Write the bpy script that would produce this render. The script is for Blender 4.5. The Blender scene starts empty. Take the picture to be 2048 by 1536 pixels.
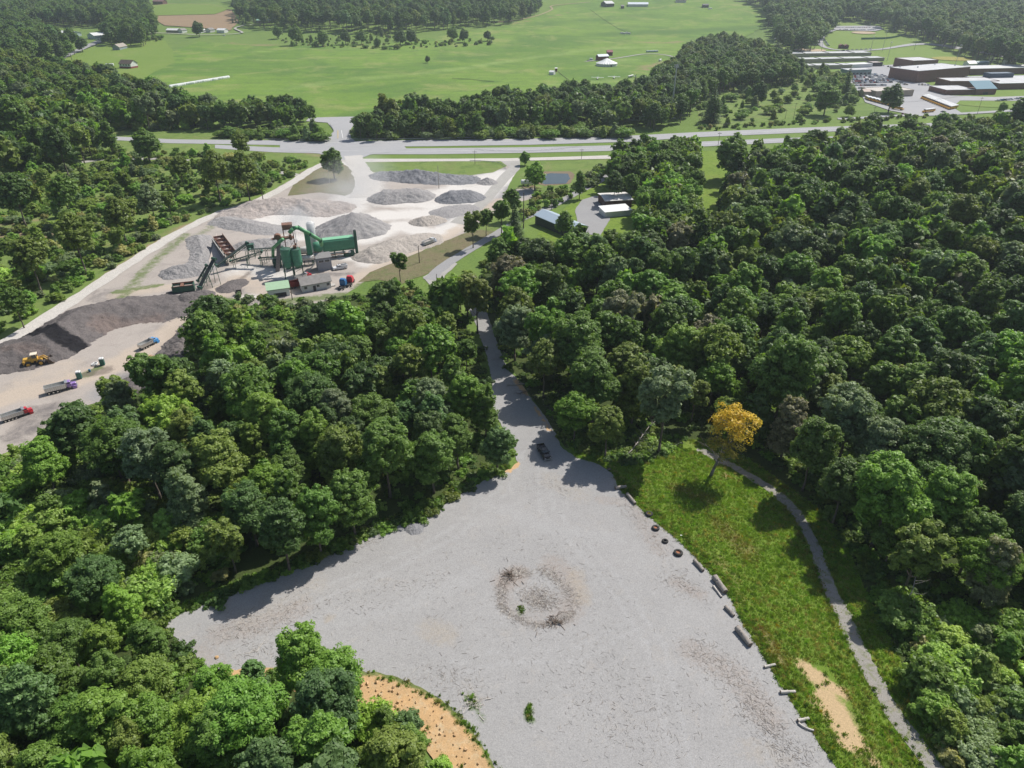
import bpy, bmesh, math, random
import numpy as np
from mathutils import Vector, Matrix, Euler
from mathutils.geometry import delaunay_2d_cdt
S = bpy.context.scene
COL = S.collection
rnd = random.Random(7)
NR = np.random.default_rng(11)
# ---------------------------------------------------------------- camera
CAMZ = 105.0
PITCH = math.radians(31.0)
FPX = 1400.0
cd = bpy.data.cameras.new('camera'); cam = bpy.data.objects.new('camera', cd); COL.objects.link(cam)
cam.location = (0, 0, CAMZ); cam.rotation_euler = (math.pi/2-PITCH, 0, 0)
cd.sensor_width = 36.0; cd.lens = 36.0*FPX/2048.0
cd.clip_start = 1.0; cd.clip_end = 30000.0
S.camera = cam
# ---------------------------------------------------------------- sky, sun, exposure
SUN_EL = math.radians(50.0); SUN_DIR = (0.72, 0.69)       # the sun stands to the right, beyond the scene
W_ = bpy.data.worlds.new('World'); S.world = W_; W_.use_nodes = True
wn = W_.node_tree.nodes; wl = W_.node_tree.links
bg = wn['Background']; sk = wn.new('ShaderNodeTexSky'); sk.sky_type = 'NISHITA'; sk.sun_disc = False
sk.sun_elevation = SUN_EL; sk.sun_rotation = math.atan2(SUN_DIR[0], SUN_DIR[1])
sk.dust_density = 1.5
wl.new(sk.outputs[0], bg.inputs[0]); bg.inputs[1].default_value = 0.09
sd = bpy.data.lights.new('sun', 'SUN'); sd.energy = 4.6; sd.angle = math.radians(0.5); sd.color = (1.0, 0.96, 0.9)
so = bpy.data.objects.new('sun', sd); COL.objects.link(so)
dv = Vector((-SUN_DIR[0]*math.cos(SUN_EL), -SUN_DIR[1]*math.cos(SUN_EL), -math.sin(SUN_EL)))
so.rotation_euler = dv.to_track_quat('-Z', 'Y').to_euler(); so.location = (100, 100, 300)
S.view_settings.view_transform = 'Standard'; S.view_settings.look = 'None'
S.view_settings.exposure = 0.22; S.view_settings.gamma = 1.0
S.render.engine = 'CYCLES'
S.cycles.volume_bounces = 1; S.cycles.max_bounces = 5; S.cycles.diffuse_bounces = 3; S.cycles.transparent_max_bounces = 6
S.cycles.volume_step_rate = 4.0
# ---------------------------------------------------------------- projection and terrain
def sm(t):
    t = np.clip(t, 0, 1); return t*t*(3-2*t)
def hgt(x, y):
    x = np.asarray(x, float); y = np.asarray(y, float)
    s = sm((y-900)/2600.0)
    h = 150*s + 22*s*(np.sin(x/330.0+1.3)+np.sin(x/170.0+y/400.0))*1.0
    h = h + 9*np.exp(-(((x-215)/75.0)**2+((y-330)/85.0)**2))
    h = h - 3*np.exp(-(((x-130)/28.0)**2+((y-120)/60.0)**2))*sm((x-75)/20)
    return h
FW = np.array([0, math.cos(PITCH), -math.sin(PITCH)]); UP = np.array([0, math.sin(PITCH), math.cos(PITCH)])
def ray(px, py):
    dx = (px-1024)/FPX; dy = (768-py)/FPX
    return FW + dy*UP + np.array([dx, 0, 0])
def W(px, py, zo=0.0):
    """world point where the line of sight of a pixel meets the terrain raised by zo"""
    r = ray(px, py)
    if r[2] > -0.02: r[2] = -0.02
    f = lambda t: CAMZ+t*r[2]-zo-float(hgt(t*r[0], t*r[1]))
    lo, hi = 0.0, None
    t = 20.0
    while t < 6000:
        if f(t) <= 0: hi = t; break
        lo = t; t *= 1.06
    if hi is None: hi = 6000
    for _ in range(26):
        m = (lo+hi)/2
        if f(m) > 0: lo = m
        else: hi = m
    return Vector((hi*r[0], hi*r[1], float(hgt(hi*r[0], hi*r[1]))))
def PX(x, y, z):
    x = np.asarray(x, float); y = np.asarray(y, float); z = np.asarray(z, float)-CAMZ
    d = y*FW[1]+z*FW[2]; u = y*UP[1]+z*UP[2]
    d = np.where(d < 1, 1, d)
    return 1024+FPX*x/d, 768-FPX*u/d, d
def inpoly(xs, ys, poly):
    xs = np.asarray(xs); ys = np.asarray(ys); ins = np.zeros(xs.shape, bool)
    n = len(poly)
    for i in range(n):
        x1, y1 = poly[i]; x2, y2 = poly[(i+1) % n]
        if y1 == y2: continue
        c = ((y1 > ys) != (y2 > ys)) & (xs < (x2-x1)*(ys-y1)/(y2-y1)+x1)
        ins ^= c
    return ins
# ---------------------------------------------------------------- object helpers
def tag(o, label=None, cat=None, group=None, kind=None):
    if label: o['label'] = label
    if cat: o['category'] = cat
    if group: o['group'] = group
    if kind: o['kind'] = kind
    return o
def empty(name, loc, rz=0.0, label=None, cat=None, group=None):
    o = bpy.data.objects.new(name, None); COL.objects.link(o)
    o.location = loc; o.rotation_euler = (0, 0, rz); o.empty_display_size = 0.5
    return tag(o, label, cat, group)
def copy_tree(o, parent=None):
    c = o.copy(); COL.objects.link(c)
    if parent: c.parent = parent
    for ch in list(o.children): copy_tree(ch, c)
    return c
class MB:
    def __init__(s): s.v = []; s.f = []
    def add(s, vs, fs, M=None):
        b = len(s.v)
        for v in vs:
            v = Vector(v)
            if M is not None: v = M @ v
            s.v.append(tuple(v))
        s.f += [tuple(i+b for i in f) for f in fs]
        return s
    def box(s, c, sz, M=None, taper=(1, 1), bev=0.0):
        x, y, z = sz[0]/2, sz[1]/2, sz[2]/2
        if bev > 0:
            b = min(bev, x*.45, y*.45, z*.45)
            def ring(zz, ix, k=1):
                return [(-x*k+ix, -y*k, zz), (x*k-ix, -y*k, zz), (x*k, -y*k+ix, zz), (x*k, y*k-ix, zz), (x*k-ix, y*k, zz), (-x*k+ix, y*k, zz), (-x*k, y*k-ix, zz), (-x*k, -y*k+ix, zz)]
            r1 = ring(-z, b); r2 = ring(z-b, b)
            r3 = [((p[0]*(x-b)/x)*taper[0], (p[1]*(y-b)/y)*taper[1], z) for p in r2]
            r2 = [(p[0]*taper[0], p[1]*taper[1], p[2]) for p in r2]
            vs = r1+r2+r3
            fs = [tuple(range(7, -1, -1)), tuple(range(16, 24))]
            for k in (0, 8):
                fs += [(k+i, k+(i+1) % 8, k+8+(i+1) % 8, k+8+i) for i in range(8)]
            vs = [(p[0]+c[0], p[1]+c[1], p[2]+c[2]) for p in vs]
            return s.add(vs, fs, M)
        tx, ty = taper
        vs = [(-x, -y, -z), (x, -y, -z), (x, y, -z), (-x, y, -z), (-x*tx, -y*ty, z), (x*tx, -y*ty, z), (x*tx, y*ty, z), (-x*tx, y*ty, z)]
        vs = [(p[0]+c[0], p[1]+c[1], p[2]+c[2]) for p in vs]
        return s.add(vs, [(0, 3, 2, 1), (4, 5, 6, 7), (0, 1, 5, 4), (1, 2, 6, 5), (2, 3, 7, 6), (3, 0, 4, 7)], M)
    def cyl(s, p0, p1, r0, r1=None, n=12, cap=True, M=None):
        if r1 is None: r1 = r0
        p0 = Vector(p0); p1 = Vector(p1); d = (p1-p0)
        if d.length < 1e-6: return s
        d.normalize()
        a = Vector((0, 0, 1)) if abs(d.z) < .9 else Vector((1, 0, 0))
        u = d.cross(a).normalized(); w = d.cross(u)
        vs = []
        for (p, r) in ((p0, r0), (p1, r1)):
            for i in range(n):
                t = 2*math.pi*i/n; vs.append(p+u*math.cos(t)*r+w*math.sin(t)*r)
        fs = [(i, n+i, n+(i+1) % n, (i+1) % n) for i in range(n)]
        if cap: fs += [tuple(range(n)), tuple(range(2*n-1, n-1, -1))]
        return s.add(vs, fs, M)
    def tube(s, pts, r, n=8, M=None):
        rr = r if isinstance(r, (list, tuple)) else [r]*len(pts)
        for i in range(len(pts)-1): s.cyl(pts[i], pts[i+1], rr[i], rr[i+1], n, True, M)
        return s
    def bar(s, p0, p1, w, h=None, M=None):
        """square bar between two points"""
        h = h or w
        p0 = Vector(p0); p1 = Vector(p1); d = (p1-p0)
        if d.length < 1e-6: return s
        d.normalize()
        a = Vector((0, 0, 1)) if abs(d.z) < .95 else Vector((1, 0, 0))
        u = d.cross(a).normalized()*w/2; v = u.cross(d).normalized()*h/2
        vs = [p-u-v for p in (p0,)]+[p0+u-v, p0+u+v, p0-u+v, p1-u-v, p1+u-v, p1+u+v, p1-u+v]
        return s.add(vs, [(0, 1, 2, 3), (7, 6, 5, 4), (0, 4, 5, 1), (1, 5, 6, 2), (2, 6, 7, 3), (3, 7, 4, 0)], M)
    def prism(s, prof, y0, y1, M=None):
        """profile in (x,z) extruded along y"""
        n = len(prof)
        vs = [(p[0], y0, p[1]) for p in prof]+[(p[0], y1, p[1]) for p in prof]
        fs = [tuple(range(n)), tuple(range(2*n-1, n-1, -1))]+[(i, n+i, n+(i+1) % n, (i+1) % n) for i in range(n)]
        return s.add(vs, fs, M)
    def torus(s, c, R, r, axis='z', n=20, m=10, flat=1.0, M=None):
        vs = []; fs = []
        for i in range(n):
            a = 2*math.pi*i/n
            for j in range(m):
                b = 2*math.pi*j/m
                q = (R+r*math.cos(b)); z = r*math.sin(b)*flat
                p = (q*math.cos(a), q*math.sin(a), z)
                if axis == 'y': p = (p[0], p[2], p[1])
                vs.append((p[0]+c[0], p[1]+c[1], p[2]+c[2]))
        for i in range(n):
            for j in range(m):
                fs.append((i*m+j, ((i+1) % n)*m+j, ((i+1) % n)*m+(j+1) % m, i*m+(j+1) % m))
        return s.add(vs, fs, M)
    def mesh(s, name, mat=None, smooth=False):
        me = bpy.data.meshes.new(name); me.from_pydata(s.v, [], s.f)
        bm = bmesh.new(); bm.from_mesh(me); bmesh.ops.recalc_face_normals(bm, faces=bm.faces); bm.to_mesh(me); bm.free()
        if mat: me.materials.append(mat)
        if smooth: me.polygons.foreach_set('use_smooth', [True]*len(me.polygons))
        me.update(); return me
    def build(s, name, mat, parent=None, smooth=False, loc=None):
        o = bpy.data.objects.new(name, s.mesh(name, mat, smooth)); COL.objects.link(o)
        if parent: o.parent = parent
        if loc is not None: o.location = loc
        return o
def npmesh(name, V, F, mat, fattr=None, vattr=None, smooth=False):
    """fast mesh from numpy: V (n,3), F (m,k) constant k"""
    me = bpy.data.meshes.new(name); k = F.shape[1]
    me.vertices.add(len(V)); me.vertices.foreach_set('co', V.astype(np.float32).ravel())
    me.loops.add(F.size); me.loops.foreach_set('vertex_index', F.astype(np.int32).ravel())
    me.polygons.add(len(F)); me.polygons.foreach_set('loop_start', np.arange(0, F.size, k, dtype=np.int32))
    me.polygons.foreach_set('loop_total', np.full(len(F), k, np.int32))
    if smooth: me.polygons.foreach_set('use_smooth', np.ones(len(F), bool))
    if mat: me.materials.append(mat)
    if fattr:
        for kx, a in fattr.items():
            at = me.attributes.new(kx, 'FLOAT', 'FACE'); at.data.foreach_set('value', a.astype(np.float32))
    if vattr:
        for kx, a in vattr.items():
            at = me.attributes.new(kx, 'FLOAT', 'POINT'); at.data.foreach_set('value', a.astype(np.float32))
    me.update(calc_edges=True); me.validate()
    return me
def link(name, me, parent=None):
    o = bpy.data.objects.new(name, me); COL.objects.link(o)
    if parent: o.parent = parent
    return o
# ---------------------------------------------------------------- materials
MATS = {}
def nodes_new(name):
    m = bpy.data.materials.new(name); m.use_nodes = True
    return m, m.node_tree.nodes, m.node_tree.links, m.node_tree.nodes['Principled BSDF']
def noise(n, l, scale, detail=4, rough=.6, coord='obj', vec=None, dist=0.0):
    t = n.new('ShaderNodeTexNoise'); t.inputs['Scale'].default_value = scale; t.inputs['Detail'].default_value = detail
    t.inputs['Roughness'].default_value = rough; t.inputs['Distortion'].default_value = dist
    if vec is None:
        tc = n.new('ShaderNodeTexCoord'); vec = tc.outputs['Object']
    l.new(vec, t.inputs['Vector']); return t
def ramp(n, l, src, a, b):
    r = n.new('ShaderNodeMapRange'); r.inputs['From Min'].default_value = a; r.inputs['From Max'].default_value = b
    l.new(src, r.inputs['Value']); return r.outputs[0]
def mixc(n, l, fac, c1, c2, mode='MIX'):
    m = n.new('ShaderNodeMix'); m.data_type = 'RGBA'; m.blend_type = mode; m.clamp_factor = True
    for (s_, v) in ((m.inputs[0], fac), (m.inputs[6], c1), (m.inputs[7], c2)):
        if isinstance(v, (int, float)): s_.default_value = v
        elif isinstance(v, (tuple, list)): s_.default_value = (v[0], v[1], v[2], 1)
        else: l.new(v, s_)
    return m.outputs[2]
def math_(n, l, op, a, b=0.5):
    m = n.new('ShaderNodeMath'); m.operation = op
    for s_, v in ((m.inputs[0], a), (m.inputs[1], b)):
        if isinstance(v, (int, float)): s_.default_value = v
        else: l.new(v, s_)
    return m.outputs[0]
def mat(name, col, rough=.6, metal=0.0, var=.18, scale=1.5, bump=0.0, bscale=20, dirt=0.0, dirtcol=(.25, .2, .15), spec=.4):
    """painted or raw surface with blotchy variation and a little dirt"""
    if name in MATS: return MATS[name]
    m, n, l, p = nodes_new(name)
    nz = noise(n, l, scale, 6, .65)
    f = ramp(n, l, nz.outputs[0], .3, .7)
    c = mixc(n, l, f, tuple(x*(1-var) for x in col), tuple(min(1, x*(1+var)) for x in col))
    if dirt > 0:
        n2 = noise(n, l, scale*2.7, 8, .7)
        c = mixc(n, l, math_(n, l, 'MULTIPLY', ramp(n, l, n2.outputs[0], .48, .68), dirt), c, dirtcol)
    l.new(c, p.inputs['Base Color']); p.inputs['Roughness'].default_value = rough; p.inputs['Metallic'].default_value = metal
    p.inputs['Specular IOR Level'].default_value = spec
    if bump > 0:
        n3 = noise(n, l, bscale, 5, .7); b = n.new('ShaderNodeBump'); b.inputs['Strength'].default_value = bump; b.inputs['Distance'].default_value = .1
        l.new(n3.outputs[0], b.inputs['Height']); l.new(b.outputs[0], p.inputs['Normal'])
    MATS[name] = m; return m
def gmat(name, c1, c2, big=.02, mid=.25, fine=3.0, layers=(), rough=.95, bump=.6, bscale=4.0, bdist=.25, fineamt=.35, stripes=None, extra=None):
    """ground: two colours mixed at three scales; layers = (attribute, colour, noise scale, strength, edge) painted soils"""
    if name in MATS: return MATS[name]
    m, n, l, p = nodes_new(name)
    tc = n.new('ShaderNodeTexCoord'); v = tc.outputs['Object']
    a = noise(n, l, big, 5, .6, vec=v); b = noise(n, l, mid, 6, .7, vec=v, dist=.4); c = noise(n, l, fine, 6, .75, vec=v)
    f = math_(n, l, 'ADD', math_(n, l, 'MULTIPLY', ramp(n, l, a.outputs[0], .35, .65), .5), math_(n, l, 'MULTIPLY', ramp(n, l, b.outputs[0], .3, .7), .5))
    col = mixc(n, l, f, c1, c2)
    if stripes:
        w = n.new('ShaderNodeTexWave'); w.inputs['Scale'].default_value = stripes[0]; w.bands_direction = stripes[1]
        w.inputs['Distortion'].default_value = 1.2; w.inputs['Detail'].default_value = 2; w.inputs['Detail Scale'].default_value = .3
        l.new(v, w.inputs['Vector']); col = mixc(n, l, math_(n, l, 'MULTIPLY', w.outputs[1], stripes[3]), col, stripes[2])
    if extra:
        for (sc, c3, lo, hi, amt) in extra:
            e = noise(n, l, sc, 7, .7, vec=v, dist=.6)
            col = mixc(n, l, math_(n, l, 'MULTIPLY', ramp(n, l, e.outputs[0], lo, hi), amt), col, c3)
    for (att, c3, ns, st, ed) in layers:
        an = n.new('ShaderNodeAttribute'); an.attribute_name = att
        e = noise(n, l, ns, 7, .75, vec=v, dist=.5)
        q = math_(n, l, 'ADD', an.outputs['Fac'], math_(n, l, 'MULTIPLY', math_(n, l, 'SUBTRACT', e.outputs[0], .5), 1.6))
        q = ramp(n, l, q, .5-ed, .5+ed)
        q = math_(n, l, 'MULTIPLY', q, ramp(n, l, an.outputs['Fac'], .02, .2))
        col = mixc(n, l, math_(n, l, 'MULTIPLY', q, st), col, c3)
    g = ramp(n, l, c.outputs[0], .3, .7)
    col = mixc(n, l, 1.0, col, mixc(n, l, g, (1-fineamt,)*3, (1+fineamt,)*3), 'MULTIPLY')
    l.new(col, p.inputs['Base Color']); p.inputs['Roughness'].default_value = rough; p.inputs['Specular IOR Level'].default_value = .15
    if bump > 0:
        n3 = noise(n, l, bscale, 6, .75, vec=v); bb = n.new('ShaderNodeBump'); bb.inputs['Strength'].default_value = bump; bb.inputs['Distance'].default_value = bdist
        l.new(n3.outputs[0], bb.inputs['Height']); l.new(bb.outputs[0], p.inputs['Normal'])
    MATS[name] = m; return m
def leafmat(name, transl=.42, rough=.5, spec=.35):
    if name in MATS: return MATS[name]
    m, n, l, p = nodes_new(name)
    ic = n.new('ShaderNodeAttribute'); ic.attribute_type = 'INSTANCER'; ic.attribute_name = 'leafcol'
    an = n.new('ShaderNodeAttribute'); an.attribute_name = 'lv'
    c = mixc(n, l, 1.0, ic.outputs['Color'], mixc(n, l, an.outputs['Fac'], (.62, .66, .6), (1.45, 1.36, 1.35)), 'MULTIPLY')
    l.new(c, p.inputs['Base Color']); p.inputs['Roughness'].default_value = rough; p.inputs['Specular IOR Level'].default_value = spec
    tr = n.new('ShaderNodeBsdfTranslucent'); l.new(mixc(n, l, 1.0, c, (1.25, 1.3, .55), 'MULTIPLY'), tr.inputs[0])
    ms = n.new('ShaderNodeMixShader'); ms.inputs[0].default_value = transl
    l.new(p.outputs[0], ms.inputs[1]); l.new(tr.outputs[0], ms.inputs[2]); l.new(ms.outputs[0], n['Material Output'].inputs[0])
    MATS[name] = m; return m
# ---------------------------------------------------------------- painting soils and draping sheets
def dist_poly(P, pts):
    """distance of points P (n,2) to a polyline pts"""
    d = np.full(len(P), 1e9)
    pts = [np.array(q[:2], float) for q in pts]
    if len(pts) == 1: return np.hypot(*(P-pts[0]).T)
    for a, b in zip(pts[:-1], pts[1:]):
        ab = b-a; t = np.clip(((P-a)@ab)/max(1e-9, ab@ab), 0, 1)
        d = np.minimum(d, np.hypot(*(P-a-t[:, None]*ab).T))
    return d
def strokes(P, st):
    r = np.zeros(len(P))
    for (pts, wd, s) in st:
        q = [W(*p) for p in pts]
        d = dist_poly(P, q); r = np.maximum(r, s*sm(1.25-d/wd))
    return r
def vnoise(x, y, sc, seed=0):
    x = np.asarray(x)*sc; y = np.asarray(y)*sc; r = 0; a = 1.0
    for k in range(4):
        r = r + a*np.sin(x*(1.3+k)+seed+2.1*k+1.7*np.sin(y*(.9+.6*k)+seed*1.3+k))*np.cos(y*(1.1+.8*k)-seed*.7+1.3*np.sin(x*.8+k))
        x, y = x*1.31+y*.9, y*1.37-x*.8; a *= .62
    return r/2
def sheet(name, pxpoly, off, mt, res=6.0, jit=.0, paint=None, edge=4.0, label=None, world=False, bump=None):
    q = [Vector(p) for p in pxpoly] if world else [W(*p) for p in pxpoly]
    bd = []
    for a, b in zip(q, q[1:]+q[:1]):
        L = (b-a).length; k = max(1, int(L/edge))
        for i in range(k): bd.append(a.lerp(b, i/k))
    bx = np.array([[p.x, p.y] for p in bd])
    if jit > 0:
        c = bx.mean(0); nn = vnoise(bx[:, 0], bx[:, 1], 1.1/edge, 3)
        nx = np.roll(bx, -1, 0)-np.roll(bx, 1, 0); nx = np.stack([-nx[:, 1], nx[:, 0]], 1); nx /= np.maximum(1e-6, np.hypot(*nx.T))[:, None]
        bx = bx+nx*(nn*jit+NR.normal(0, jit*.3, len(bx)))[:, None]
    mn = bx.min(0); mx = bx.max(0)
    gx, gy = np.meshgrid(np.arange(mn[0], mx[0], res), np.arange(mn[1], mx[1], res))
    g = np.stack([gx.ravel(), gy.ravel()], 1)+NR.uniform(-.25, .25, (gx.size, 2))*res
    g = g[inpoly(g[:, 0], g[:, 1], [tuple(p) for p in bx])]
    if len(g):
        keep = np.ones(len(g), bool)
        for p in bx: keep &= np.hypot(g[:, 0]-p[0], g[:, 1]-p[1]) > min(res, edge)*.4
        g = g[keep]
    n0 = len(bx); pts = [Vector(p) for p in bx]+[Vector(p) for p in g]
    r = delaunay_2d_cdt(pts, [(i, (i+1) % n0) for i in range(n0)], [list(range(n0))], 1, 1e-4)
    V = np.array([[p.x, p.y] for p in r[0]]); F = np.array([f for f in r[2] if len(f) == 3])
    a = V[F]; ar = (a[:, 1, 0]-a[:, 0, 0])*(a[:, 2, 1]-a[:, 0, 1])-(a[:, 2, 0]-a[:, 0, 0])*(a[:, 1, 1]-a[:, 0, 1])
    F[ar < 0] = F[ar < 0][:, ::-1]
    z = hgt(V[:, 0], V[:, 1])+off*(1+np.maximum(0, V[:, 1]-400)/250.0)
    if bump is not None: z = z+bump(V[:, 0], V[:, 1])
    va = {k: strokes(V, s) for k, s in paint.items()} if paint else None
    me = npmesh(name, np.column_stack([V, z]), F, mt, vattr=va, smooth=True)
    o = link(name, me); tag(o, label, kind='structure'); return o
def catmull(pts, step):
    out = []
    P = [pts[0]]+list(pts)+[pts[-1]]
    for i in range(1, len(P)-2):
        p0, p1, p2, p3 = P[i-1:i+3]; k = max(2, int((p2-p1).length/step))
        for j in range(k):
            t = j/k
            out.append(.5*((2*p1)+(p2-p0)*t+(2*p0-5*p1+4*p2-p3)*t*t+(3*p1-p0-3*p2+p3)*t**3))
    out.append(pts[-1]); return out
def ribbon(name, pxline, width, off, mt, step=4.0, jit=0.0, label=None, nc=6, kind='structure', attr_c='mid', shift=0.0, zadd=0):
    c = catmull([W(*p) for p in pxline], step); n = len(c)
    wd = width if isinstance(width, (list, tuple)) else [width, width]
    V = []; A = []
    for i, p in enumerate(c):
        d = (c[min(n-1, i+1)]-c[max(0, i-1)]); d.z = 0; d.normalize(); s = Vector((d.y, -d.x, 0))
        t = i/(n-1); k = t*(len(wd)-1); k0 = min(len(wd)-2, int(k)); w = wd[k0]+(wd[k0+1]-wd[k0])*(k-k0)
        for j in range(nc+1):
            u = j/nc*2-1
            q = p+s*(u*w/2+shift+(rnd.gauss(0, jit) if j in (0, nc) else 0))
            V.append((q.x, q.y, float(hgt(q.x, q.y))+zadd+off*(1+max(0, q.y-400)/250.0))); A.append(u)
    F = [(i*(nc+1)+j, i*(nc+1)+j+1, (i+1)*(nc+1)+j+1, (i+1)*(nc+1)+j) for i in range(n-1) for j in range(nc)]
    V = np.array(V); F = np.array(F)
    me = npmesh(name, V, F[:, ::-1] if False else F, mt, vattr={'mid': np.array(A)}, smooth=True)
    o = link(name, me)
    if me.polygons[0].normal.z < 0: me.flip_normals()
    tag(o, label, kind=kind); return o
def heap(name, pxline, w, h, mt, label, cat='gravel heap', res=None, rough=.12, flat=0.0, power=.9, paint=None, group=None, kind=None, seed=0, asym=0.0, gul=.5, zb=0.0):
    """heap of loose material: height from the distance to its crest line"""
    hs = [k*(.88 if max(np.atleast_1d(h)) > 1.5 else 1) for k in (h if isinstance(h, (list, tuple)) else [h]*len(pxline))]
    q = [W(p[0], p[1], k) for p, k in zip(pxline, hs)]; pts = np.array([[p.x, p.y] for p in q])   # pixels of the crest
    res = res or w/22.0
    mn = pts.min(0)-w*1.2; mx = pts.max(0)+w*1.2
    gx, gy = np.meshgrid(np.arange(mn[0], mx[0], res), np.arange(mn[1], mx[1], res))
    P = np.stack([gx.ravel(), gy.ravel()], 1)
    d = np.full(len(P), 1e9); hh = np.zeros(len(P)); sg = np.zeros(len(P))
    segs = list(zip(range(len(q)-1), range(1, len(q)))) or [(0, 0)]
    for i, j in segs:
        a, b = pts[i], pts[j]; ab = b-a; L2 = max(1e-9, ab@ab)
        t = np.clip(((P-a)@ab)/L2, 0, 1) if i != j else np.zeros(len(P))
        dd = np.hypot(*(P-a-t[:, None]*ab).T); m = dd < d
        d[m] = dd[m]; hh[m] = (hs[i]+(hs[j]-hs[i])*t)[m]
    ang = np.arctan2(P[:, 1]-pts[:, 1].mean(), P[:, 0]-pts[:, 0].mean())
    ww = w*(1+.16*vnoise(P[:, 0], P[:, 1], 1.6/w, seed)+.05*vnoise(P[:, 0], P[:, 1], 6/w, seed+3))
    u = np.clip(1-(d-flat*w)/(ww*(1-flat)), -.2, 1)
    z = hh*np.sign(u)*np.abs(u)**power
    z = z*(1+gul*.12*np.sin(ang*17+3*vnoise(P[:, 0], P[:, 1], 2/w, seed+1))*(1-u)*2*(u > 0))+h_(hs)*rough*vnoise(P[:, 0], P[:, 1], 5/w, seed+5)*np.clip(u*3, 0, 1)
    z = z+h_(hs)*.025*NR.normal(0, 1, len(z))*(u > 0)
    if asym: z = z*(1+asym*np.clip((P[:, 0]-pts[:, 0].mean())/w, -1, 1))
    ny, nx = gx.shape; idx = np.arange(ny*nx).reshape(ny, nx)
    F = np.stack([idx[:-1, :-1], idx[:-1, 1:], idx[1:, 1:], idx[1:, :-1]], -1).reshape(-1, 4)
    keep = (u[F] > -.04).any(1); F = F[keep]
    z = np.where(u <= 0, -.35, z)+hgt(P[:, 0], P[:, 1])+zb
    us, inv = np.unique(F, return_inverse=True); F = inv.reshape(-1, 4)
    o0 = Vector((pts[:, 0].mean(), pts[:, 1].mean(), 0))
    V = np.column_stack([P, z])[us]; va = {k: strokes(V[:, :2], s) for k, s in paint.items()} if paint else None
    V = V-np.array([o0.x, o0.y, 0])
    o = link(name, npmesh(name, V, F, mt, vattr=va, smooth=True)); o.location = o0
    return tag(o, label, cat if not kind else None, group, kind)
def h_(hs): return max(hs)
# ================================================================ GROUND
M_base = gmat('ground_grass', (.11, .175, .035), (.155, .225, .055), big=.006, mid=.05, fine=1.2, bump=.4, bscale=1.2, bdist=.4,
              extra=[(.012, (.085, .15, .04), .5, .72, .7), (.03, (.21, .25, .08), .56, .75, .5), (.004, (.19, .28, .04), .5, .7, .5)],
              layers=[('tan', (.24, .19, .10), .05, .75, .3), ('dark', (.07, .13, .03), .02, .8, .4)])
def build_base():
    ys = np.concatenate([np.arange(-300, 40, 30), np.arange(40, 900, 12), np.arange(900, 1800, 22), np.arange(1800, 6200, 90)])
    us = np.linspace(-1, 1, 261)
    us = np.sign(us)*np.abs(us)**1.15
    V = []; 
    for y in ys:
        wx = 500+max(0, y)*1.15
        x = us*wx; V.append(np.column_stack([x, np.full_like(x, y), hgt(x, np.full_like(x, y))]))
    V = np.concatenate(V); nx = len(us); ny = len(ys); idx = np.arange(nx*ny).reshape(ny, nx)
    F = np.stack([idx[:-1, :-1], idx[:-1, 1:], idx[1:, 1:], idx[1:, :-1]], -1).reshape(-1, 4)
    P = V[:, :2]
    tan = strokes(P, [([(455, 88), (500, 90), (550, 92)], 10, .8), ([(380, 108), (420, 112)], 14, .6), ([(1160, 35), (1090, 45), (1020, 48)], 12, .5),
                      ([(270, 150), (300, 142)], 9, .6), ([(1200, 60), (1290, 75)], 30, .25), ([(1255, 84), (1330, 86), (1420, 80)], 9, .8), ([(1310, 100), (1400, 95)], 8, .9),
                      ([(1240, 96), (1280, 92)], 5, .5)])
    drk = strokes(P, [([(360, 120), (440, 140), (560, 130)], 25, .8), ([(1200, 70), (1400, 75), (1500, 60)], 45, .7), ([(1080, 60), (1300, 50)], 50, .5), ([(850, 160), (1000, 170)], 20, .35)])
    me = npmesh('ground', V, F, M_base, vattr={'tan': tan, 'dark': drk}, smooth=True)
    o = link('ground', me); tag(o, kind='structure')
build_base()
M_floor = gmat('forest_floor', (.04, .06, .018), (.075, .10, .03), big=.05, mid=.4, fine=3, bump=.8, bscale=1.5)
M_scrub = gmat('scrub_grass', (.135, .20, .045), (.18, .24, .07), big=.03, mid=.3, fine=2.2, extra=[(.05, (.22, .20, .09), .52, .68, .6), (.12, (.08, .14, .03), .48, .66, .7)], bscale=1.5,
               layers=[('dry', (.29, .215, .135), .12, .95, .25)])
M_brush = gmat('dry_brush_ground', (.20, .155, .10), (.15, .16, .07), big=.08, mid=.5, fine=2.5, extra=[(.25, (.09, .14, .04), .52, .66, .6), (.6, (.07, .05, .035), .54, .7, .6)])
M_lawn = gmat('mown_lawn', (.14, .205, .038), (.18, .24, .055), big=.01, mid=.06, fine=1.5, stripes=(.032, 'Y', (.13, .23, .035), .5), bump=.2, extra=[(.02, (.24, .24, .09), .55, .75, .5)])
M_field = gmat('pasture_grass', (.13, .225, .034), (.175, .265, .045), big=.005, mid=.03, fine=.8, bump=.3, bscale=.8, bdist=.5,
               stripes=(.012, 'Y', (.12, .20, .035), .45), extra=[(.007, (.085, .165, .03), .46, .60, .9), (.05, (.10, .165, .04), .50, .64, .7), (.018, (.23, .26, .08), .52, .64, .75)],
               layers=[('tan', (.26, .20, .11), .06, .8, .3), ('dark', (.075, .145, .03), .02, .85, .35), ('pale', (.23, .31, .09), .03, .8, .35)])
M_meadow = gmat('meadow_grass', (.135, .215, .028), (.18, .25, .042), big=.05, mid=.35, fine=3.5, bump=.6, bscale=3, bdist=.15, fineamt=.22,
                extra=[(.1, (.19, .19, .07), .55, .7, .6), (.5, (.05, .10, .014), .5, .66, .6)],
                layers=[('sand', (.50, .36, .21), .5, .95, .18), ('dry', (.24, .18, .09), .3, .7, .3)])
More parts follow.
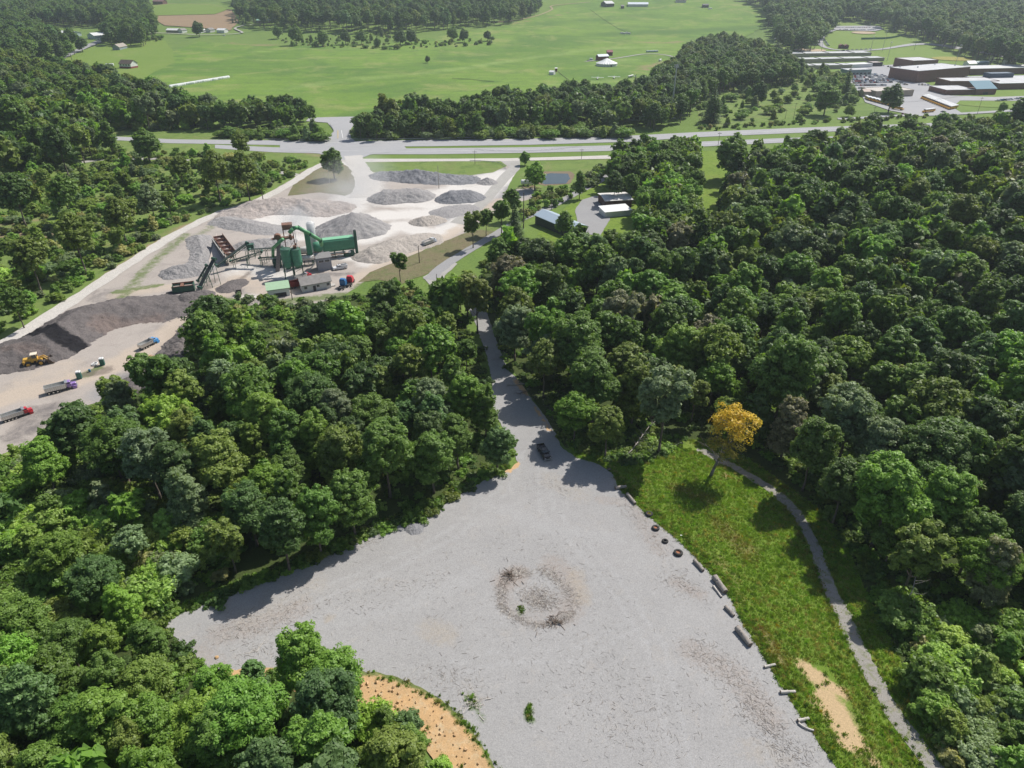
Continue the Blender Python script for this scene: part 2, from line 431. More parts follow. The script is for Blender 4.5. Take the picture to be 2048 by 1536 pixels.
M_gravel = gmat('gravel', (.308, .300, .292), (.355, .346, .336), big=.04, mid=.35, fine=5, bump=.7, bscale=6, bdist=.08, fineamt=.26,
                extra=[(.11, (.288, .280, .272), .5, .75, .6), (2.5, (.44, .42, .40), .58, .75, .5), (.18, (.38, .35, .315), .56, .72, .5), (1.1, (.25, .245, .24), .58, .7, .45)],
                layers=[('rut', (.375, .37, .365), .8, .55, .4), ('brown', (.30, .235, .19), 1.2, .6, .4), ('straw', (.36, .31, .245), .8, .6, .35), ('sand', (.55, .36, .19), .6, .95, .15), ('green', (.10, .15, .05), 1.5, .8, .2)])
M_track = gmat('track_gravel', (.33, .315, .29), (.40, .385, .355), big=.1, mid=.6, fine=6, bump=.6, bscale=6, bdist=.08,
               extra=[(.35, (.17, .19, .08), .58, .70, .55)])
M_trail = gmat('trail_gravel', (.255, .24, .215), (.32, .30, .27), big=.1, mid=.6, fine=6, bump=.6, bscale=6, bdist=.08, extra=[(.7, (.16, .18, .07), .52, .64, .8), (.3, (.36, .28, .2), .58, .7, .5)])
M_haul = gmat('haul_road_dust', (.46, .43, .39), (.54, .51, .47), big=.05, mid=.3, fine=3, bump=.3, bscale=3, bdist=.1)
M_quarry = gmat('quarry_floor', (.345, .305, .27), (.42, .375, .335), big=.02, mid=.12, fine=2.5, bump=.5, bscale=2.5, bdist=.15, fineamt=.16,
                extra=[(.06, (.25, .225, .205), .52, .7, .7), (.35, (.40, .36, .32), .55, .72, .4)],
                layers=[('grey', (.27, .265, .268), .15, .9, .3), ('grit', (.15, .135, .13), .2, .85, .25), ('white', (.60, .57, .53), .08, .95, .35), ('tanw', (.47, .39, .31), .15, .8, .3),
                        ('weeds', (.13, .17, .06), .4, .9, .2), ('wet', (.16, .13, .11), .3, .7, .25), ('rust', (.42, .24, .10), .6, .8, .25)])
M_asph = gmat('asphalt_road', (.33, .33, .335), (.375, .37, .37), big=.02, mid=.15, fine=2, bump=.1, fineamt=.1, extra=[(.08, (.29, .29, .295), .5, .75, .6)])
M_asph2 = gmat('worn_asphalt', (.27, .265, .265), (.32, .315, .31), big=.03, mid=.2, fine=2, bump=.1, fineamt=.12)
M_line = mat('road_paint_white', (.75, .75, .72), .7); M_liney = mat('road_paint_yellow', (.62, .45, .08), .7)

# --- open land
P_PAST = [(300, 152), (330, 110), (395, 84), (560, 92), (745, 92), (1000, 55), (1100, 20), (1180, -5), (1420, -4), (1530, 12), (1540, 45), (1470, 85), (1385, 120), (1350, 140), (1240, 200), (1060, 230), (900, 225), (780, 242), (600, 238), (470, 225), (400, 200)]
sheet('pasture', P_PAST, .12, M_field, res=16, edge=20, jit=3, paint={
    'tan': [([(1180, 148), (1210, 155)], 5, .3), ([(1290, 135), (1330, 128), (1345, 124)], 12, .8), ([(1262, 144), (1290, 140)], 6, .9), ([(1290, 150), (1330, 148)], 8, .6), ([(1255, 84), (1330, 86), (1400, 80), (1480, 70)], 8, .8), ([(460, 88), (540, 92)], 8, .8), ([(380, 108), (420, 110)], 9, .6), ([(1330, 96), (1400, 92)], 5, .9), ([(1020, 48), (1100, 36), (1160, 16)], 5, .8)],
    'dark': [([(350, 110), (360, 125)], 5, .9), ([(380, 138), (470, 134), (600, 125)], 13, .5), ([(1200, 70), (1400, 62), (1510, 55)], 35, .75), ([(1080, 50), (1300, 30)], 40, .5), ([(860, 160), (900, 158)], 3, .9), ([(905, 158), (990, 165)], 3, 1), ([(1100, 145), (1158, 180)], 3, .9), ([(1180, 25), (1220, 48), (1265, 70)], 4, .9), ([(400, 165), (600, 160), (760, 175)], 10, .3)],
    'pale': [([(500, 105), (640, 95), (760, 100)], 12, .4), ([(560, 180), (700, 160), (820, 150)], 16, .5), ([(850, 148), (1050, 118), (1180, 100), (1330, 92)], 14, .6), ([(1100, 170), (1200, 165), (1280, 160)], 14, .6), ([(1200, 130), (1260, 120)], 20, .5), ([(980, 60), (1100, 50)], 10, .4)]})
sheet('mown_lawn', [(108, 122), (160, 104), (205, 86), (240, 80), (330, 82), (345, 100), (350, 125), (300, 150), (285, 170), (200, 150), (150, 135)], .16, M_lawn, res=14, edge=14, jit=1)
sheet('hay_field', [(300, 12), (345, 8), (430, 10), (465, 22), (478, 45), (460, 62), (395, 56), (330, 52), (312, 42)], .2, gmat('hay_stubble', (.25, .18, .11), (.30, .21, .13), big=.01, mid=.05, fine=1), res=18, edge=14, jit=2)
sheet('hilltop_lawn', [(292, 14), (345, 9), (430, 11), (458, 20), (430, 30), (305, 33)], .3, M_lawn, res=18, edge=14, jit=1)
P_SCRUB = [(-120, 170), (60, 160), (200, 200), (330, 250), (430, 270), (640, 290), (660, 330), (600, 350), (520, 400), (400, 435), (300, 505), (170, 590), (60, 655), (-60, 700), (-400, 720), (-400, 300)]
sheet('scrub_ground', P_SCRUB, .04, M_scrub, res=6, edge=12, paint={'dry': [([(640, 370), (500, 415), (390, 450), (290, 510), (190, 590), (120, 640)], 7.5, 1.0), ([(0, 470), (90, 470)], 10, .8), ([(60, 440), (0, 450)], 8, .6), ([(590, 300), (640, 312)], 6, .6)]})
sheet('school_lawn', [(1540, 100), (1600, 78), (1660, 50), (1720, 30), (1830, 60), (1960, 110), (2130, 170), (2130, 222), (1960, 214), (1870, 205), (1780, 150), (1600, 110)], .14, M_lawn, res=12, edge=12, jit=1)
sheet('meadow_by_school', [(1440, 160), (1540, 152), (1610, 160), (1660, 180), (1700, 215), (1560, 240), (1400, 258), (1392, 200)], .05, M_scrub, res=8, edge=10)
sheet('upper_clearing', [(1680, 38), (1690, 30), (1780, 52), (1750, 56)], .16, M_lawn, res=14, edge=14)
sheet('far_clearing', [(1950, 60), (2060, 55), (2120, 85), (2000, 70)], .16, M_lawn, res=18, edge=14)
sheet('grassy_gap', [(1385, 305), (1470, 300), (1500, 330), (1455, 360), (1440, 425), (1400, 430), (1385, 380)], .22, M_meadow, res=5, edge=6, jit=.6)
sheet('shed_yard_lawn', [(1075, 470), (1100, 440), (1200, 360), (1240, 350), (1290, 420), (1240, 470), (1150, 500)], .08, M_meadow, res=5, edge=6, jit=.5)
sheet('verge', [(1030, 355), (1080, 325), (1225, 318), (1240, 345), (1150, 395), (1030, 455), (960, 480), (940, 470), (1010, 400), (1060, 385), (1085, 360)], .05, M_scrub, res=5, edge=6, jit=.5)
sheet('north_verge', [(715, 322), (1010, 322), (1018, 330), (985, 345), (930, 352), (760, 345), (730, 345)], .09, M_scrub, res=5, edge=5, jit=.4)
sheet('dry_bank', [(760, 560), (715, 565), (740, 545), (850, 500), (925, 468), (960, 460), (1010, 465), (960, 490), (900, 520), (860, 545), (800, 570)], .12, M_brush, res=3, edge=4, jit=.6)
sheet('haul_island', [(600, 345), (650, 325), (690, 330), (715, 345), (740, 372), (690, 392), (640, 385), (575, 392)], .12, M_brush, res=4, edge=5, jit=.5)
# --- water
M_water, n_, l_, p_ = nodes_new('pond_water')
p_.inputs['Base Color'].default_value = (.035, .05, .045, 1); p_.inputs['Roughness'].default_value = .06
nb = noise(n_, l_, 1.5, 3); bb = n_.new('ShaderNodeBump'); bb.inputs['Strength'].default_value = .08; l_.new(nb.outputs[0], bb.inputs['Height']); l_.new(bb.outputs[0], p_.inputs['Normal'])
sheet('pond_bank', [(1066, 365), (1074, 350), (1090, 343), (1140, 343), (1150, 350), (1140, 368), (1090, 372)], .12, gmat('mud', (.17, .13, .09), (.22, .17, .11), mid=.6), res=3, edge=3, jit=.4)
sheet('pond', [(1074, 362), (1082, 351), (1100, 347), (1136, 348), (1140, 358), (1132, 368), (1090, 369)], .18, M_water, res=4, edge=3, jit=.3)
# --- quarry yard
P_QUARRY = [(-260, 960), (-120, 800), (-60, 720), (5, 690), (60, 652), (140, 605), (200, 565), (300, 500), (400, 437), (520, 395), (600, 350), (645, 330), (690, 318), (712, 318), (735, 345), (770, 340), (850, 338), (935, 345), (1000, 330), (1030, 322), (1032, 345), (1010, 385), (1030, 378), (1068, 376), (1070, 395), (1020, 410), (940, 462), (860, 495), (760, 540), (715, 575), (690, 590), (640, 606), (540, 612), (470, 600), (430, 620), (400, 650), (345, 720), (320, 765), (240, 790), (120, 830), (60, 885), (20, 915), (-100, 1010), (-260, 1100)]
sheet('quarry_yard', P_QUARRY, .07, M_quarry, res=1.9, edge=3, jit=.4, paint={
    'white': [([(705, 330), (725, 370), (690, 420), (640, 440), (600, 440)], 15, 1), ([(560, 430), (600, 425), (640, 420)], 12, .9), ([(730, 400), (860, 410), (960, 370)], 12, .8), ([(640, 440), (800, 430), (900, 425), (960, 390), (1010, 350)], 11, 1), ([(480, 440), (560, 445), (640, 455)], 11, 1), ([(560, 480), (640, 470)], 7, .8), ([(730, 480), (800, 450), (870, 470), (920, 445)], 8, 1), ([(700, 515), (760, 520)], 6, .9), ([(760, 400), (880, 385), (1000, 345)], 9, .8), ([(480, 540), (560, 550)], 9, .8), ([(430, 500), (440, 520)], 5, .5), ([(720, 520), (740, 530)], 5, .8), ([(500, 595), (520, 600)], 5, .7)],
    'tanw': [([(0, 800), (150, 760), (260, 720), (350, 660), (420, 600), (480, 560)], 7, .95), ([(330, 680), (400, 620)], 4, 1), ([(480, 555), (540, 580)], 8, .7), ([(700, 565), (760, 530), (900, 470), (1000, 400)], 5, .8), ([(20, 790), (120, 740)], 10, .5), ([(240, 590), (330, 575)], 6, .7)],
    'grey': [([(900, 450), (960, 400), (1020, 360)], 10, .9), ([(850, 340), (1000, 345)], 14, .8), ([(1060, 385), (1000, 400)], 8, .9), ([(780, 345), (740, 355)], 6, .8), ([(200, 790), (250, 760)], 6, .6)],
    'grit': [([(200, 590), (330, 620), (400, 640)], 9, .5), ([(350, 700), (380, 660), (400, 640)], 9, .9), ([(240, 770), (310, 740)], 7, .7), ([(60, 830), (100, 820), (40, 870)], 6, .6), ([(420, 610), (470, 580)], 5, .6), ([(640, 550), (700, 548)], 3, .7), ([(560, 520), (620, 500), (660, 510)], 4, .6)],
    'wet': [([(170, 750), (215, 740)], 3, .9), ([(380, 600), (430, 560)], 3, .7), ([(500, 545), (480, 560), (470, 580)], 1.6, .9)],
    'rust': [([(290, 718), (298, 716)], 2.2, 1), ([(600, 555), (650, 548)], 1.5, .5)],
    'weeds': [([(170, 752), (195, 738)], 2.5, 1), ([(230, 585), (320, 570)], 2.6, .8), ([(400, 470), (440, 440)], 4, .5), ([(720, 575), (790, 545)], 5, .7), ([(420, 600), (470, 605)], 4, 1), ([(240, 600), (300, 530), (370, 470)], 4, .6), ([(870, 498), (930, 470)], 2, .6), ([(690, 590), (560, 605), (480, 608)], 4, .8), ([(350, 740), (420, 630)], 3, .6)]})
# --- gravel lot and access road
P_LOT = [(318, 1245), (420, 1205), (560, 1153), (640, 1120), (760, 1065), (860, 1028), (930, 985), (985, 950), (1022, 938), (1034, 925), (1030, 900), (1012, 872), (1000, 845), (984, 830), (982, 800), (985, 770), (975, 715), (962, 680), (950, 645), (935, 612), (922, 585), (960, 585), (972, 620), (985, 660), (1000, 700), (1015, 740), (1042, 765), (1064, 800), (1088, 830), (1112, 868), (1122, 895), (1150, 915), (1195, 928), (1225, 948), (1236, 975), (1262, 1002), (1300, 1035), (1355, 1080), (1400, 1125), (1452, 1182), (1478, 1235), (1512, 1290), (1560, 1370), (1600, 1430), (1640, 1490), (1690, 1560), (1800, 1740), (1060, 1740), (1000, 1560), (960, 1490), (930, 1450), (880, 1400), (820, 1368), (760, 1348), (700, 1345), (600, 1335), (500, 1342), (425, 1345), (380, 1300), (345, 1272)]
sheet('gravel_lot', P_LOT, .10, M_gravel, res=1.0, edge=.8, jit=.22, paint={
    'rut': [([(1040, 900), (1000, 980), (900, 1060), (760, 1130), (560, 1210)], .55, .9), ([(1050, 900), (1015, 985), (920, 1070), (780, 1145), (580, 1225)], .55, .9), ([(1075, 930), (1080, 1020), (1200, 1150), (1300, 1300), (1350, 1536)], .6, .8), ([(1095, 930), (1105, 1015), (1225, 1140), (1330, 1295), (1385, 1536)], .6, .8), ([(900, 1330), (1000, 1300), (1150, 1300), (1260, 1240)], .5, .8), ([(910, 1350), (1010, 1322), (1160, 1322), (1280, 1255)], .5, .8), ([(960, 1000), (1100, 1060), (1240, 1080)], 2.5, .5), ([(600, 1250), (800, 1220), (950, 1150)], 3, .5)],
    'brown': [([(1010, 1165), (1035, 1150)], 3.2, .8), ([(1105, 1130), (1140, 1160), (1150, 1195), (1130, 1230)], 3.6, .55), ([(1005, 1180), (1015, 1215), (1060, 1240), (1110, 1235)], 2.6, .35), ([(1060, 1190), (1090, 1200)], 4, .25), ([(440, 1270), (520, 1250), (600, 1215)], 3.5, .45), ([(1260, 990), (1290, 1050), (1320, 1100)], 3, .4), ([(1380, 1300), (1470, 1350), (1540, 1440)], 3.5, .45), ([(1350, 1165), (1400, 1190)], 2, .5), ([(400, 1300), (440, 1330)], 2, .4), ([(1240, 1005), (1200, 1000)], 2, .4), ([(1060, 760), (1110, 860)], 1.5, .5)],
    'straw': [([(860, 1260), (890, 1270)], 3.5, .6), ([(1150, 1150), (1165, 1200)], 2.5, .6), ([(1500, 1500), (1560, 1520)], 3, .4), ([(500, 1230), (620, 1170)], 5, .35), ([(655, 1240), (660, 1235)], 1.2, .8), ([(1100, 960), (1160, 990)], 4, .4)],
    'sand': [([(1040, 762), (1058, 785)], 2.4, 1), ([(935, 625), (930, 640)], 1.5, 1), ([(1030, 930), (1015, 940)], 1.6, 1), ([(1070, 815), (1100, 862)], .9, .7), ([(978, 818), (985, 845)], 1.6, 1)],
    'green': [([(1055, 1420), (1060, 1440)], 1.0, .9), ([(940, 1395), (950, 1415)], 1.3, .8), ([(1040, 1215), (1044, 1228)], .8, .8), ([(960, 1430), (965, 1440)], .8, .6)]})
sheet('access_lane', [(845, 555), (862, 545), (900, 520), (915, 528), (890, 552), (885, 570), (922, 588), (955, 590), (952, 600), (925, 602), (870, 580)], .14, M_track, res=3, edge=3, jit=.3)
# --- meadow to the right of the lot
P_MEADOW = [(1225, 945), (1236, 975), (1262, 1002), (1300, 1035), (1355, 1080), (1400, 1125), (1452, 1182), (1478, 1235), (1512, 1290), (1560, 1370), (1600, 1430), (1640, 1490), (1690, 1560), (1800, 1740), (2120, 1740), (1960, 1560), (1850, 1420), (1790, 1300), (1730, 1180), (1690, 1080), (1640, 1020), (1580, 975), (1500, 920), (1420, 880), (1340, 880), (1290, 915), (1190, 905), (1130, 880), (1150, 915), (1195, 928)]
sheet('meadow', P_MEADOW, .06, M_meadow, res=1.4, edge=1.5, jit=.1, paint={
    'sand': [([(1600, 1325), (1640, 1360), (1690, 1390)], 1.6, .95), ([(1650, 1400), (1680, 1440), (1700, 1480)], 3.0, 1), ([(1740, 1510), (1760, 1545)], 1.5, .9), ([(1735, 1350), (1745, 1380)], .8, .7), ([(1448, 950), (1460, 955)], 1.2, .8)],
    'dry': [([(1350, 975), (1420, 1000)], 2.5, .6), ([(1440, 1050), (1500, 1110)], 3, .6), ([(1520, 1260), (1560, 1330)], 2, .8), ([(1550, 960), (1620, 1080)], 3, .5), ([(1440, 1120), (1480, 1200)], 2, .6)]})
ribbon('gravel_track', [(1395, 898), (1440, 920), (1520, 965), (1580, 1012), (1622, 1078), (1648, 1150), (1690, 1240), (1735, 1335), (1790, 1430), (1850, 1510), (1920, 1600), (2010, 1740)], [2.0, 2.3, 2.5, 2.9, 3.0, 3.2], .13, M_trail, step=1.2, jit=.2)
ribbon('haul_road', [(-120, 755), (0, 692), (70, 650), (170, 585), (240, 540), (300, 500), (360, 464), (430, 430), (520, 400), (590, 362), (618, 343), (650, 328), (690, 318)], [6.5, 6, 5.5, 5.5, 6], .16, M_haul, step=4, jit=.3)
ribbon('quarry_exit_road', [(705, 312), (718, 335), (735, 365), (728, 395)], [11, 12, 16], .20, M_haul, step=4, jit=.4)
ribbon('loop_road', [(520, 400), (505, 412), (480, 432), (475, 438)], [5, 7], .2, M_haul, step=3, jit=.3)
ribbon('ridge_track', [(137, 330), (200, 320), (273, 318), (330, 318), (376, 322)], 5, .14, M_track, step=6, jit=.4)
ribbon('field_track', [(530, 342), (575, 347), (600, 352)], 5, .15, M_track, step=5, jit=.3)
ribbon('lower_lane', [(860, 560), (885, 535), (930, 505), (985, 473), (1040, 440), (1100, 415), (1150, 388), (1200, 362), (1228, 340), (1238, 322)], [5, 4.6, 4.8, 5.5], .17, M_asph2, step=4, jit=.15)
sheet('shed_yard', [(1165, 400), (1190, 392), (1215, 395), (1220, 440), (1200, 470), (1160, 470), (1150, 420)], .19, M_asph2, res=4, edge=4, jit=.3)
# --- highway and junction
def band(name, up, lo, off, mt, **k): sheet(name, up+lo[::-1], off, mt, res=7, edge=8, **k)
band('highway_westbound', [(200, 272), (342, 279), (526, 281), (700, 283), (860, 280), (1060, 278), (1257, 272), (1389, 265), (1600, 256), (1802, 249), (2120, 236)], [(200, 279), (342, 287), (526, 290), (700, 294), (860, 293), (1060, 290), (1257, 284), (1389, 275), (1600, 266), (1802, 258), (2120, 244)], .14, M_asph)
band('highway_eastbound', [(430, 290), (547, 295), (700, 298), (860, 297), (1060, 295), (1230, 291), (1395, 284), (1560, 277), (1800, 269), (2120, 256)], [(430, 297), (547, 305), (700, 309), (860, 309), (1060, 306), (1230, 302), (1395, 294), (1560, 286), (1800, 278), (2120, 265)], .14, M_asph)
sheet('junction', [(560, 283), (640, 284), (655, 278), (668, 262), (655, 246), (612, 243), (618, 236), (700, 234), (770, 235), (770, 240), (712, 244), (700, 262), (702, 276), (712, 284), (800, 284), (815, 300), (740, 310), (720, 318), (690, 320), (655, 318), (640, 308), (560, 302)], .19, M_asph, res=6, edge=6)
band('frontage_road', [(690, 318), (800, 318), (900, 318), (1020, 317), (1130, 314), (1222, 311), (1245, 318)], [(690, 325), (800, 324), (900, 323), (1000, 323), (1130, 320), (1220, 318), (1235, 326)], .16, M_haul)
band('yard_entrance', [(1000, 322), (1018, 335), (1000, 352), (960, 400), (900, 445)], [(1040, 322), (1040, 338), (1018, 360), (980, 405), (930, 450)], .13, M_track)
band('back_road', [(770, 234), (900, 232), (1000, 230)], [(770, 240), (900, 238), (1000, 236)], .15, M_asph2)
band('farm_road', [(103, 122), (140, 106), (170, 92), (200, 80), (210, 78)], [(112, 126), (150, 109), (178, 96), (206, 85), (222, 79)], .3, M_asph2)
ribbon('farm_track', [(222, 80), (280, 68), (340, 68), (400, 71), (450, 70), (485, 67), (470, 58), (490, 52), (515, 50)], 4, .3, M_track, step=14)
ribbon('tent_track', [(1170, 124), (1230, 118), (1290, 109), (1330, 111), (1360, 119)], 4, .25, M_track, step=10)
ribbon('hill_track', [(985, 46), (1030, 42), (1075, 32), (1104, 20), (1106, 12), (1180, 5)], 4, .2, gmat('hill_dirt', (.30, .23, .15), (.34, .27, .17)), step=14)
ribbon('school_road', [(1675, 238), (1700, 238), (1790, 232), (1850, 231), (1960, 226), (2120, 215)], 7, .24, M_asph, step=10)
sheet('school_car_park', [(1690, 150), (1700, 140), (1745, 133), (1790, 130), (1810, 150), (1862, 172), (1900, 192), (1990, 195), (2120, 190), (2120, 203), (1920, 202), (1905, 215), (1925, 228), (1830, 231), (1780, 222), (1730, 205), (1720, 185), (1700, 175)], .22, M_asph, res=10, edge=10)
sheet('field_car_park', [(1665, 62), (1672, 54), (1755, 53), (1768, 60), (1750, 64), (1680, 62)], .35, M_asph, res=12, edge=10)
ribbon('field_drive', [(1672, 60), (1650, 68), (1638, 82), (1652, 97), (1700, 103), (1760, 100), (1830, 90), (1880, 92), (1960, 105), (2040, 120)], [9, 12, 6, 9, 22, 9], .3, M_asph, step=10)
for (nm, c, a, b, rr) in (('infield_dirt', (1727, 67), 0, 0, 15), ('running_dirt', (1905, 119), 0, 0, 20), ('near_infield', (1620, 102), 0, 0, 17)):
    cc = W(*c); ring = [(cc.x+rr*1.25*math.cos(t/24*2*math.pi), cc.y+rr*math.sin(t/24*2*math.pi), 0) for t in range(24)]
    sheet(nm, ring, .32, gmat('infield_clay' if nm != 'running_dirt' else 'worn_turf', (.42, .33, .22) if nm != 'running_dirt' else (.27, .27, .07), (.45, .36, .25) if nm != 'running_dirt' else (.31, .27, .08)), res=8, edge=6, world=True)
# lane lines
def lines(pts, off=.0, w=.35, m=M_line, name='lane_line'):
    ribbon(name, pts, w, .22+off, m, step=9, nc=1)
lines([(540, 284), (700, 286), (860, 285.5), (1060, 283), (1257, 277)]); lines([(1389, 270), (1600, 261), (1802, 253.5)]); lines([(740, 303), (860, 303), (1060, 300), (1230, 296.5)]); lines([(1395, 289), (1560, 281.5)])
lines([(600, 301), (720, 303)], .02); lines([(676, 262), (676, 278)], .08, m=M_liney); lines([(683, 262), (686, 278)], .08)
# --- orange cut bank below the lot
M_clay = gmat('orange_clay', (.56, .35, .165), (.46, .31, .17), big=.15, mid=.8, fine=5, bump=.7, bscale=1.4, bdist=.18, fineamt=.2, extra=[(.5, (.52, .43, .28), .5, .68, .7), (.9, (.40, .27, .14), .55, .7, .6), (1.4, (.13, .17, .05), .62, .70, .6)], layers=[('grass', (.10, .15, .04), 1.0, .9, .2)])
sheet('cut_bank', [(430, 1342), (500, 1337), (620, 1336), (700, 1343), (760, 1346), (820, 1366), (882, 1398), (932, 1448), (962, 1488), (1002, 1558), (1062, 1740), (930, 1740), (905, 1600), (880, 1540), (840, 1480), (780, 1424), (700, 1400), (620, 1395), (560, 1372), (440, 1366)], .14, M_clay, res=.8, edge=1, jit=.25,
      bump=lambda x, y: .22*vnoise(x, y, 1.6, 2)+.05, paint={'grass': [([(690, 1342), (760, 1348), (820, 1368), (880, 1400), (932, 1450), (975, 1510), (1010, 1580)], .8, .8), ([(560, 1345), (600, 1345)], 1.5, .8)]})
# ================================================================ FOLIAGE
M_leaf = leafmat('leaves'); M_needle = leafmat('needles', .12, .6, .25); M_grass = leafmat('grass_blades', .35, .6, .2)
M_bark = mat('bark', (.13, .105, .085), .9, var=.35, scale=3, bump=.6, bscale=8)
M_palebark = mat('pale_bark', (.34, .31, .27), .9, var=.25, scale=3, bump=.4, bscale=8)
EXRIDGE = [(120, 300), (380, 300), (440, 285), (660, 285), (660, 335), (600, 345), (520, 345), (380, 335), (140, 345)]
GREEN = dict(green=(.078, .132, .024), dark=(.056, .096, .024), olive=(.100, .138, .026), silver=(.112, .152, .066), blue=(.070, .122, .036), lime=(.125, .195, .030),
             yellow=(.64, .47, .055), greybrown=(.125, .135, .07), bright=(.108, .190, .028), rust=(.26, .15, .06), tan=(.19, .195, .07), vine=(.15, .225, .045))
for k_ in GREEN: GREEN[k_] = (GREEN[k_] if k_ == 'yellow' else tuple(q_*f_ for q_, f_ in zip(GREEN[k_], (2.0, 1.97, 2.3))))
def unit(v): return v/np.maximum(1e-9, np.linalg.norm(v, axis=1))[:, None]
def sphere_dirs(n, zmin=-1.0):
    z = NR.uniform(zmin, 1, n); a = NR.uniform(0, 2*np.pi, n); r = np.sqrt(1-z*z)
    return np.column_stack([r*np.cos(a), r*np.sin(a), z])
def cards(C, N, size, asp=.55, jag=.25, bend=0.0):
    """rhombic leaf sprays at C facing N"""
    n = len(C); u = unit(np.cross(N, NR.normal(size=(n, 3)))); w = np.cross(N, u)
    s = (size*NR.uniform(.6, 1.3, n))[:, None]
    a = u*s; b = w*s*asp; k = lambda: NR.normal(0, jag*.3, (n, 1))*s*N
    V = np.stack([C-a+k(), C+b+k(), C+a+k(), C-b+k()], 1).reshape(-1, 3)
    return V, np.arange(4*n).reshape(n, 4)
def lobes_shape(kind):
    """main masses of a crown: (centre, radius vector) in a unit crown: x,y in -1..1, z 0..1"""
    L = []
    if kind == 'round':
        L.append(((0, 0, .55), (.62, .62, .36)))
        for i in range(9):
            a = i*2.4+NR.uniform(-.4, .4); r = NR.uniform(.36, .58); L.append(((r*math.cos(a), r*math.sin(a), NR.uniform(.28, .72)), (NR.uniform(.30, .42),)*2+(NR.uniform(.18, .26),)))
        for i in range(4): L.append(((NR.uniform(-.25, .25), NR.uniform(-.25, .25), NR.uniform(.72, .84)), (.32, .32, .17)))
    elif kind == 'tall':
        for i in range(14):
            t = i/13; a = i*2.4; r = (.46*(1-abs(t-.4)*1.0))*NR.uniform(.5, 1.1); q = .44*(1-.45*t)
            L.append(((r*math.cos(a), r*math.sin(a), .10+.78*t), (q, q, NR.uniform(.13, .18))))
    elif kind == 'spread':
        for i in range(15):
            a = i*2.4+NR.uniform(-.3, .3); r = math.sqrt((i+.3)/15)*.74; L.append(((r*math.cos(a), r*math.sin(a), .72-.42*r*r+NR.uniform(-.09, .09)), (NR.uniform(.24, .36),)*2+(NR.uniform(.13, .2),)))
        for i in range(4): a = i*1.6; L.append(((.5*math.cos(a), .5*math.sin(a), .28), (.28, .28, .13)))
    elif kind == 'shrub':
        for i in range(7):
            a = i*2.4; r = NR.uniform(.1, .6); L.append(((r*math.cos(a), r*math.sin(a), NR.uniform(.25, .6)), (NR.uniform(.3, .5),)*2+(NR.uniform(.25, .38),)))
    elif kind == 'open':
        for i in range(11):
            a = i*2.4; r = NR.uniform(.15, .72); L.append(((r*math.cos(a), r*math.sin(a), NR.uniform(.30, .88)), (NR.uniform(.2, .3),)*2+(NR.uniform(.11, .17),)))
    return L
def crown_mesh(name, kind, R, z0, z1, nclump, nleaf, leaf, mt=None, inner=.2, ragged=.12, csz=.17):
    """crown: lobes > clumps > leaf sprays, R radius, from height z0 to z1"""
    L = lobes_shape(kind); H = z1-z0; VV = []; FF = []; lv = []; b = 0
    vol = np.array([l[1][0]**2 for l in L]); cnt = np.maximum(3, (vol/vol.sum()*nclump).astype(int))
    ctr = np.array([0, 0, z0+H*.45])
    for (c, rr), k in zip(L, cnt):
        c = np.array(c)*np.array([R, R, H])+np.array([0, 0, z0]); rr = np.array(rr)*np.array([R, R, H])
        d = sphere_dirs(k, -.55); P = c+d*rr*NR.uniform(.82, 1.08, (k, 1))
        cr = R*csz*NR.uniform(.6, 1.4, k)
        for p, q, dd in zip(P, cr, d):
            m = int(nleaf*NR.uniform(.7, 1.2)); e = sphere_dirs(m, -.5)
            e = unit(e+dd*.45)
            pos = p+e*q*np.array([1, 1, .75])*NR.uniform(.55, 1.0+ragged, (m, 1))
            N = unit(e*.55+dd*.25+NR.normal(0, .30, (m, 3))+np.array([0, 0, .38]))
            V, F = cards(pos, N, leaf)
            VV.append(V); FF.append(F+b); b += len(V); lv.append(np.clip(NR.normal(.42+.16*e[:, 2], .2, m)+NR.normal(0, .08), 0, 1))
    m = int(len(FF)*nleaf*inner); pos = []
    sel = NR.integers(0, len(L), m); d = sphere_dirs(m)
    for i in range(m):
        c, rr = L[sel[i]]; pos.append(np.array(c)*np.array([R, R, H])+np.array([0, 0, z0])+d[i]*np.array(rr)*np.array([R, R, H])*NR.uniform(.2, .8))
    if m:
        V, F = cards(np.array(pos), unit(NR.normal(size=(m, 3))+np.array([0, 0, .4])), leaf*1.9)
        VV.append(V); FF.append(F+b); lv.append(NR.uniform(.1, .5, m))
    return npmesh(name, np.concatenate(VV), np.concatenate(FF), mt or M_leaf, fattr={'lv': np.concatenate(lv)})
def conifer_mesh(name, R, z0, z1, tiers, leaf, mt=None):
    VV = []; FF = []; lv = []; b = 0; H = z1-z0
    for t in range(tiers):
        f = t/(tiers-1); z = z0+H*f; r = R*(1-f)**.8*(1+.12*math.sin(t*2.3))+.15
        for i in range(max(5, int(11*(1-f)+4))):
            a = i*2.399+t*1.1+NR.uniform(-.2, .2); rr = r*NR.uniform(.75, 1.1); m = max(6, int(rr/leaf*5))
            s = NR.uniform(.1, 1, m)
            pos = np.column_stack([np.cos(a)*rr*s, np.sin(a)*rr*s, z-.28*rr*s+NR.normal(0, .12, m)])+np.column_stack([NR.normal(0, .18, m)*s*rr, NR.normal(0, .18, m)*s*rr, np.zeros(m)])
            N = unit(np.array([math.cos(a)*.3, math.sin(a)*.3, 1.0])+NR.normal(0, .3, (m, 3)))
            V, F = cards(pos, N, leaf, .5); VV.append(V); FF.append(F+b); b += len(V); lv.append(np.clip(.25+.5*s+NR.normal(0, .12, m), 0, 1))
    return npmesh(name, np.concatenate(VV), np.concatenate(FF), mt or M_needle, fattr={'lv': np.concatenate(lv)})
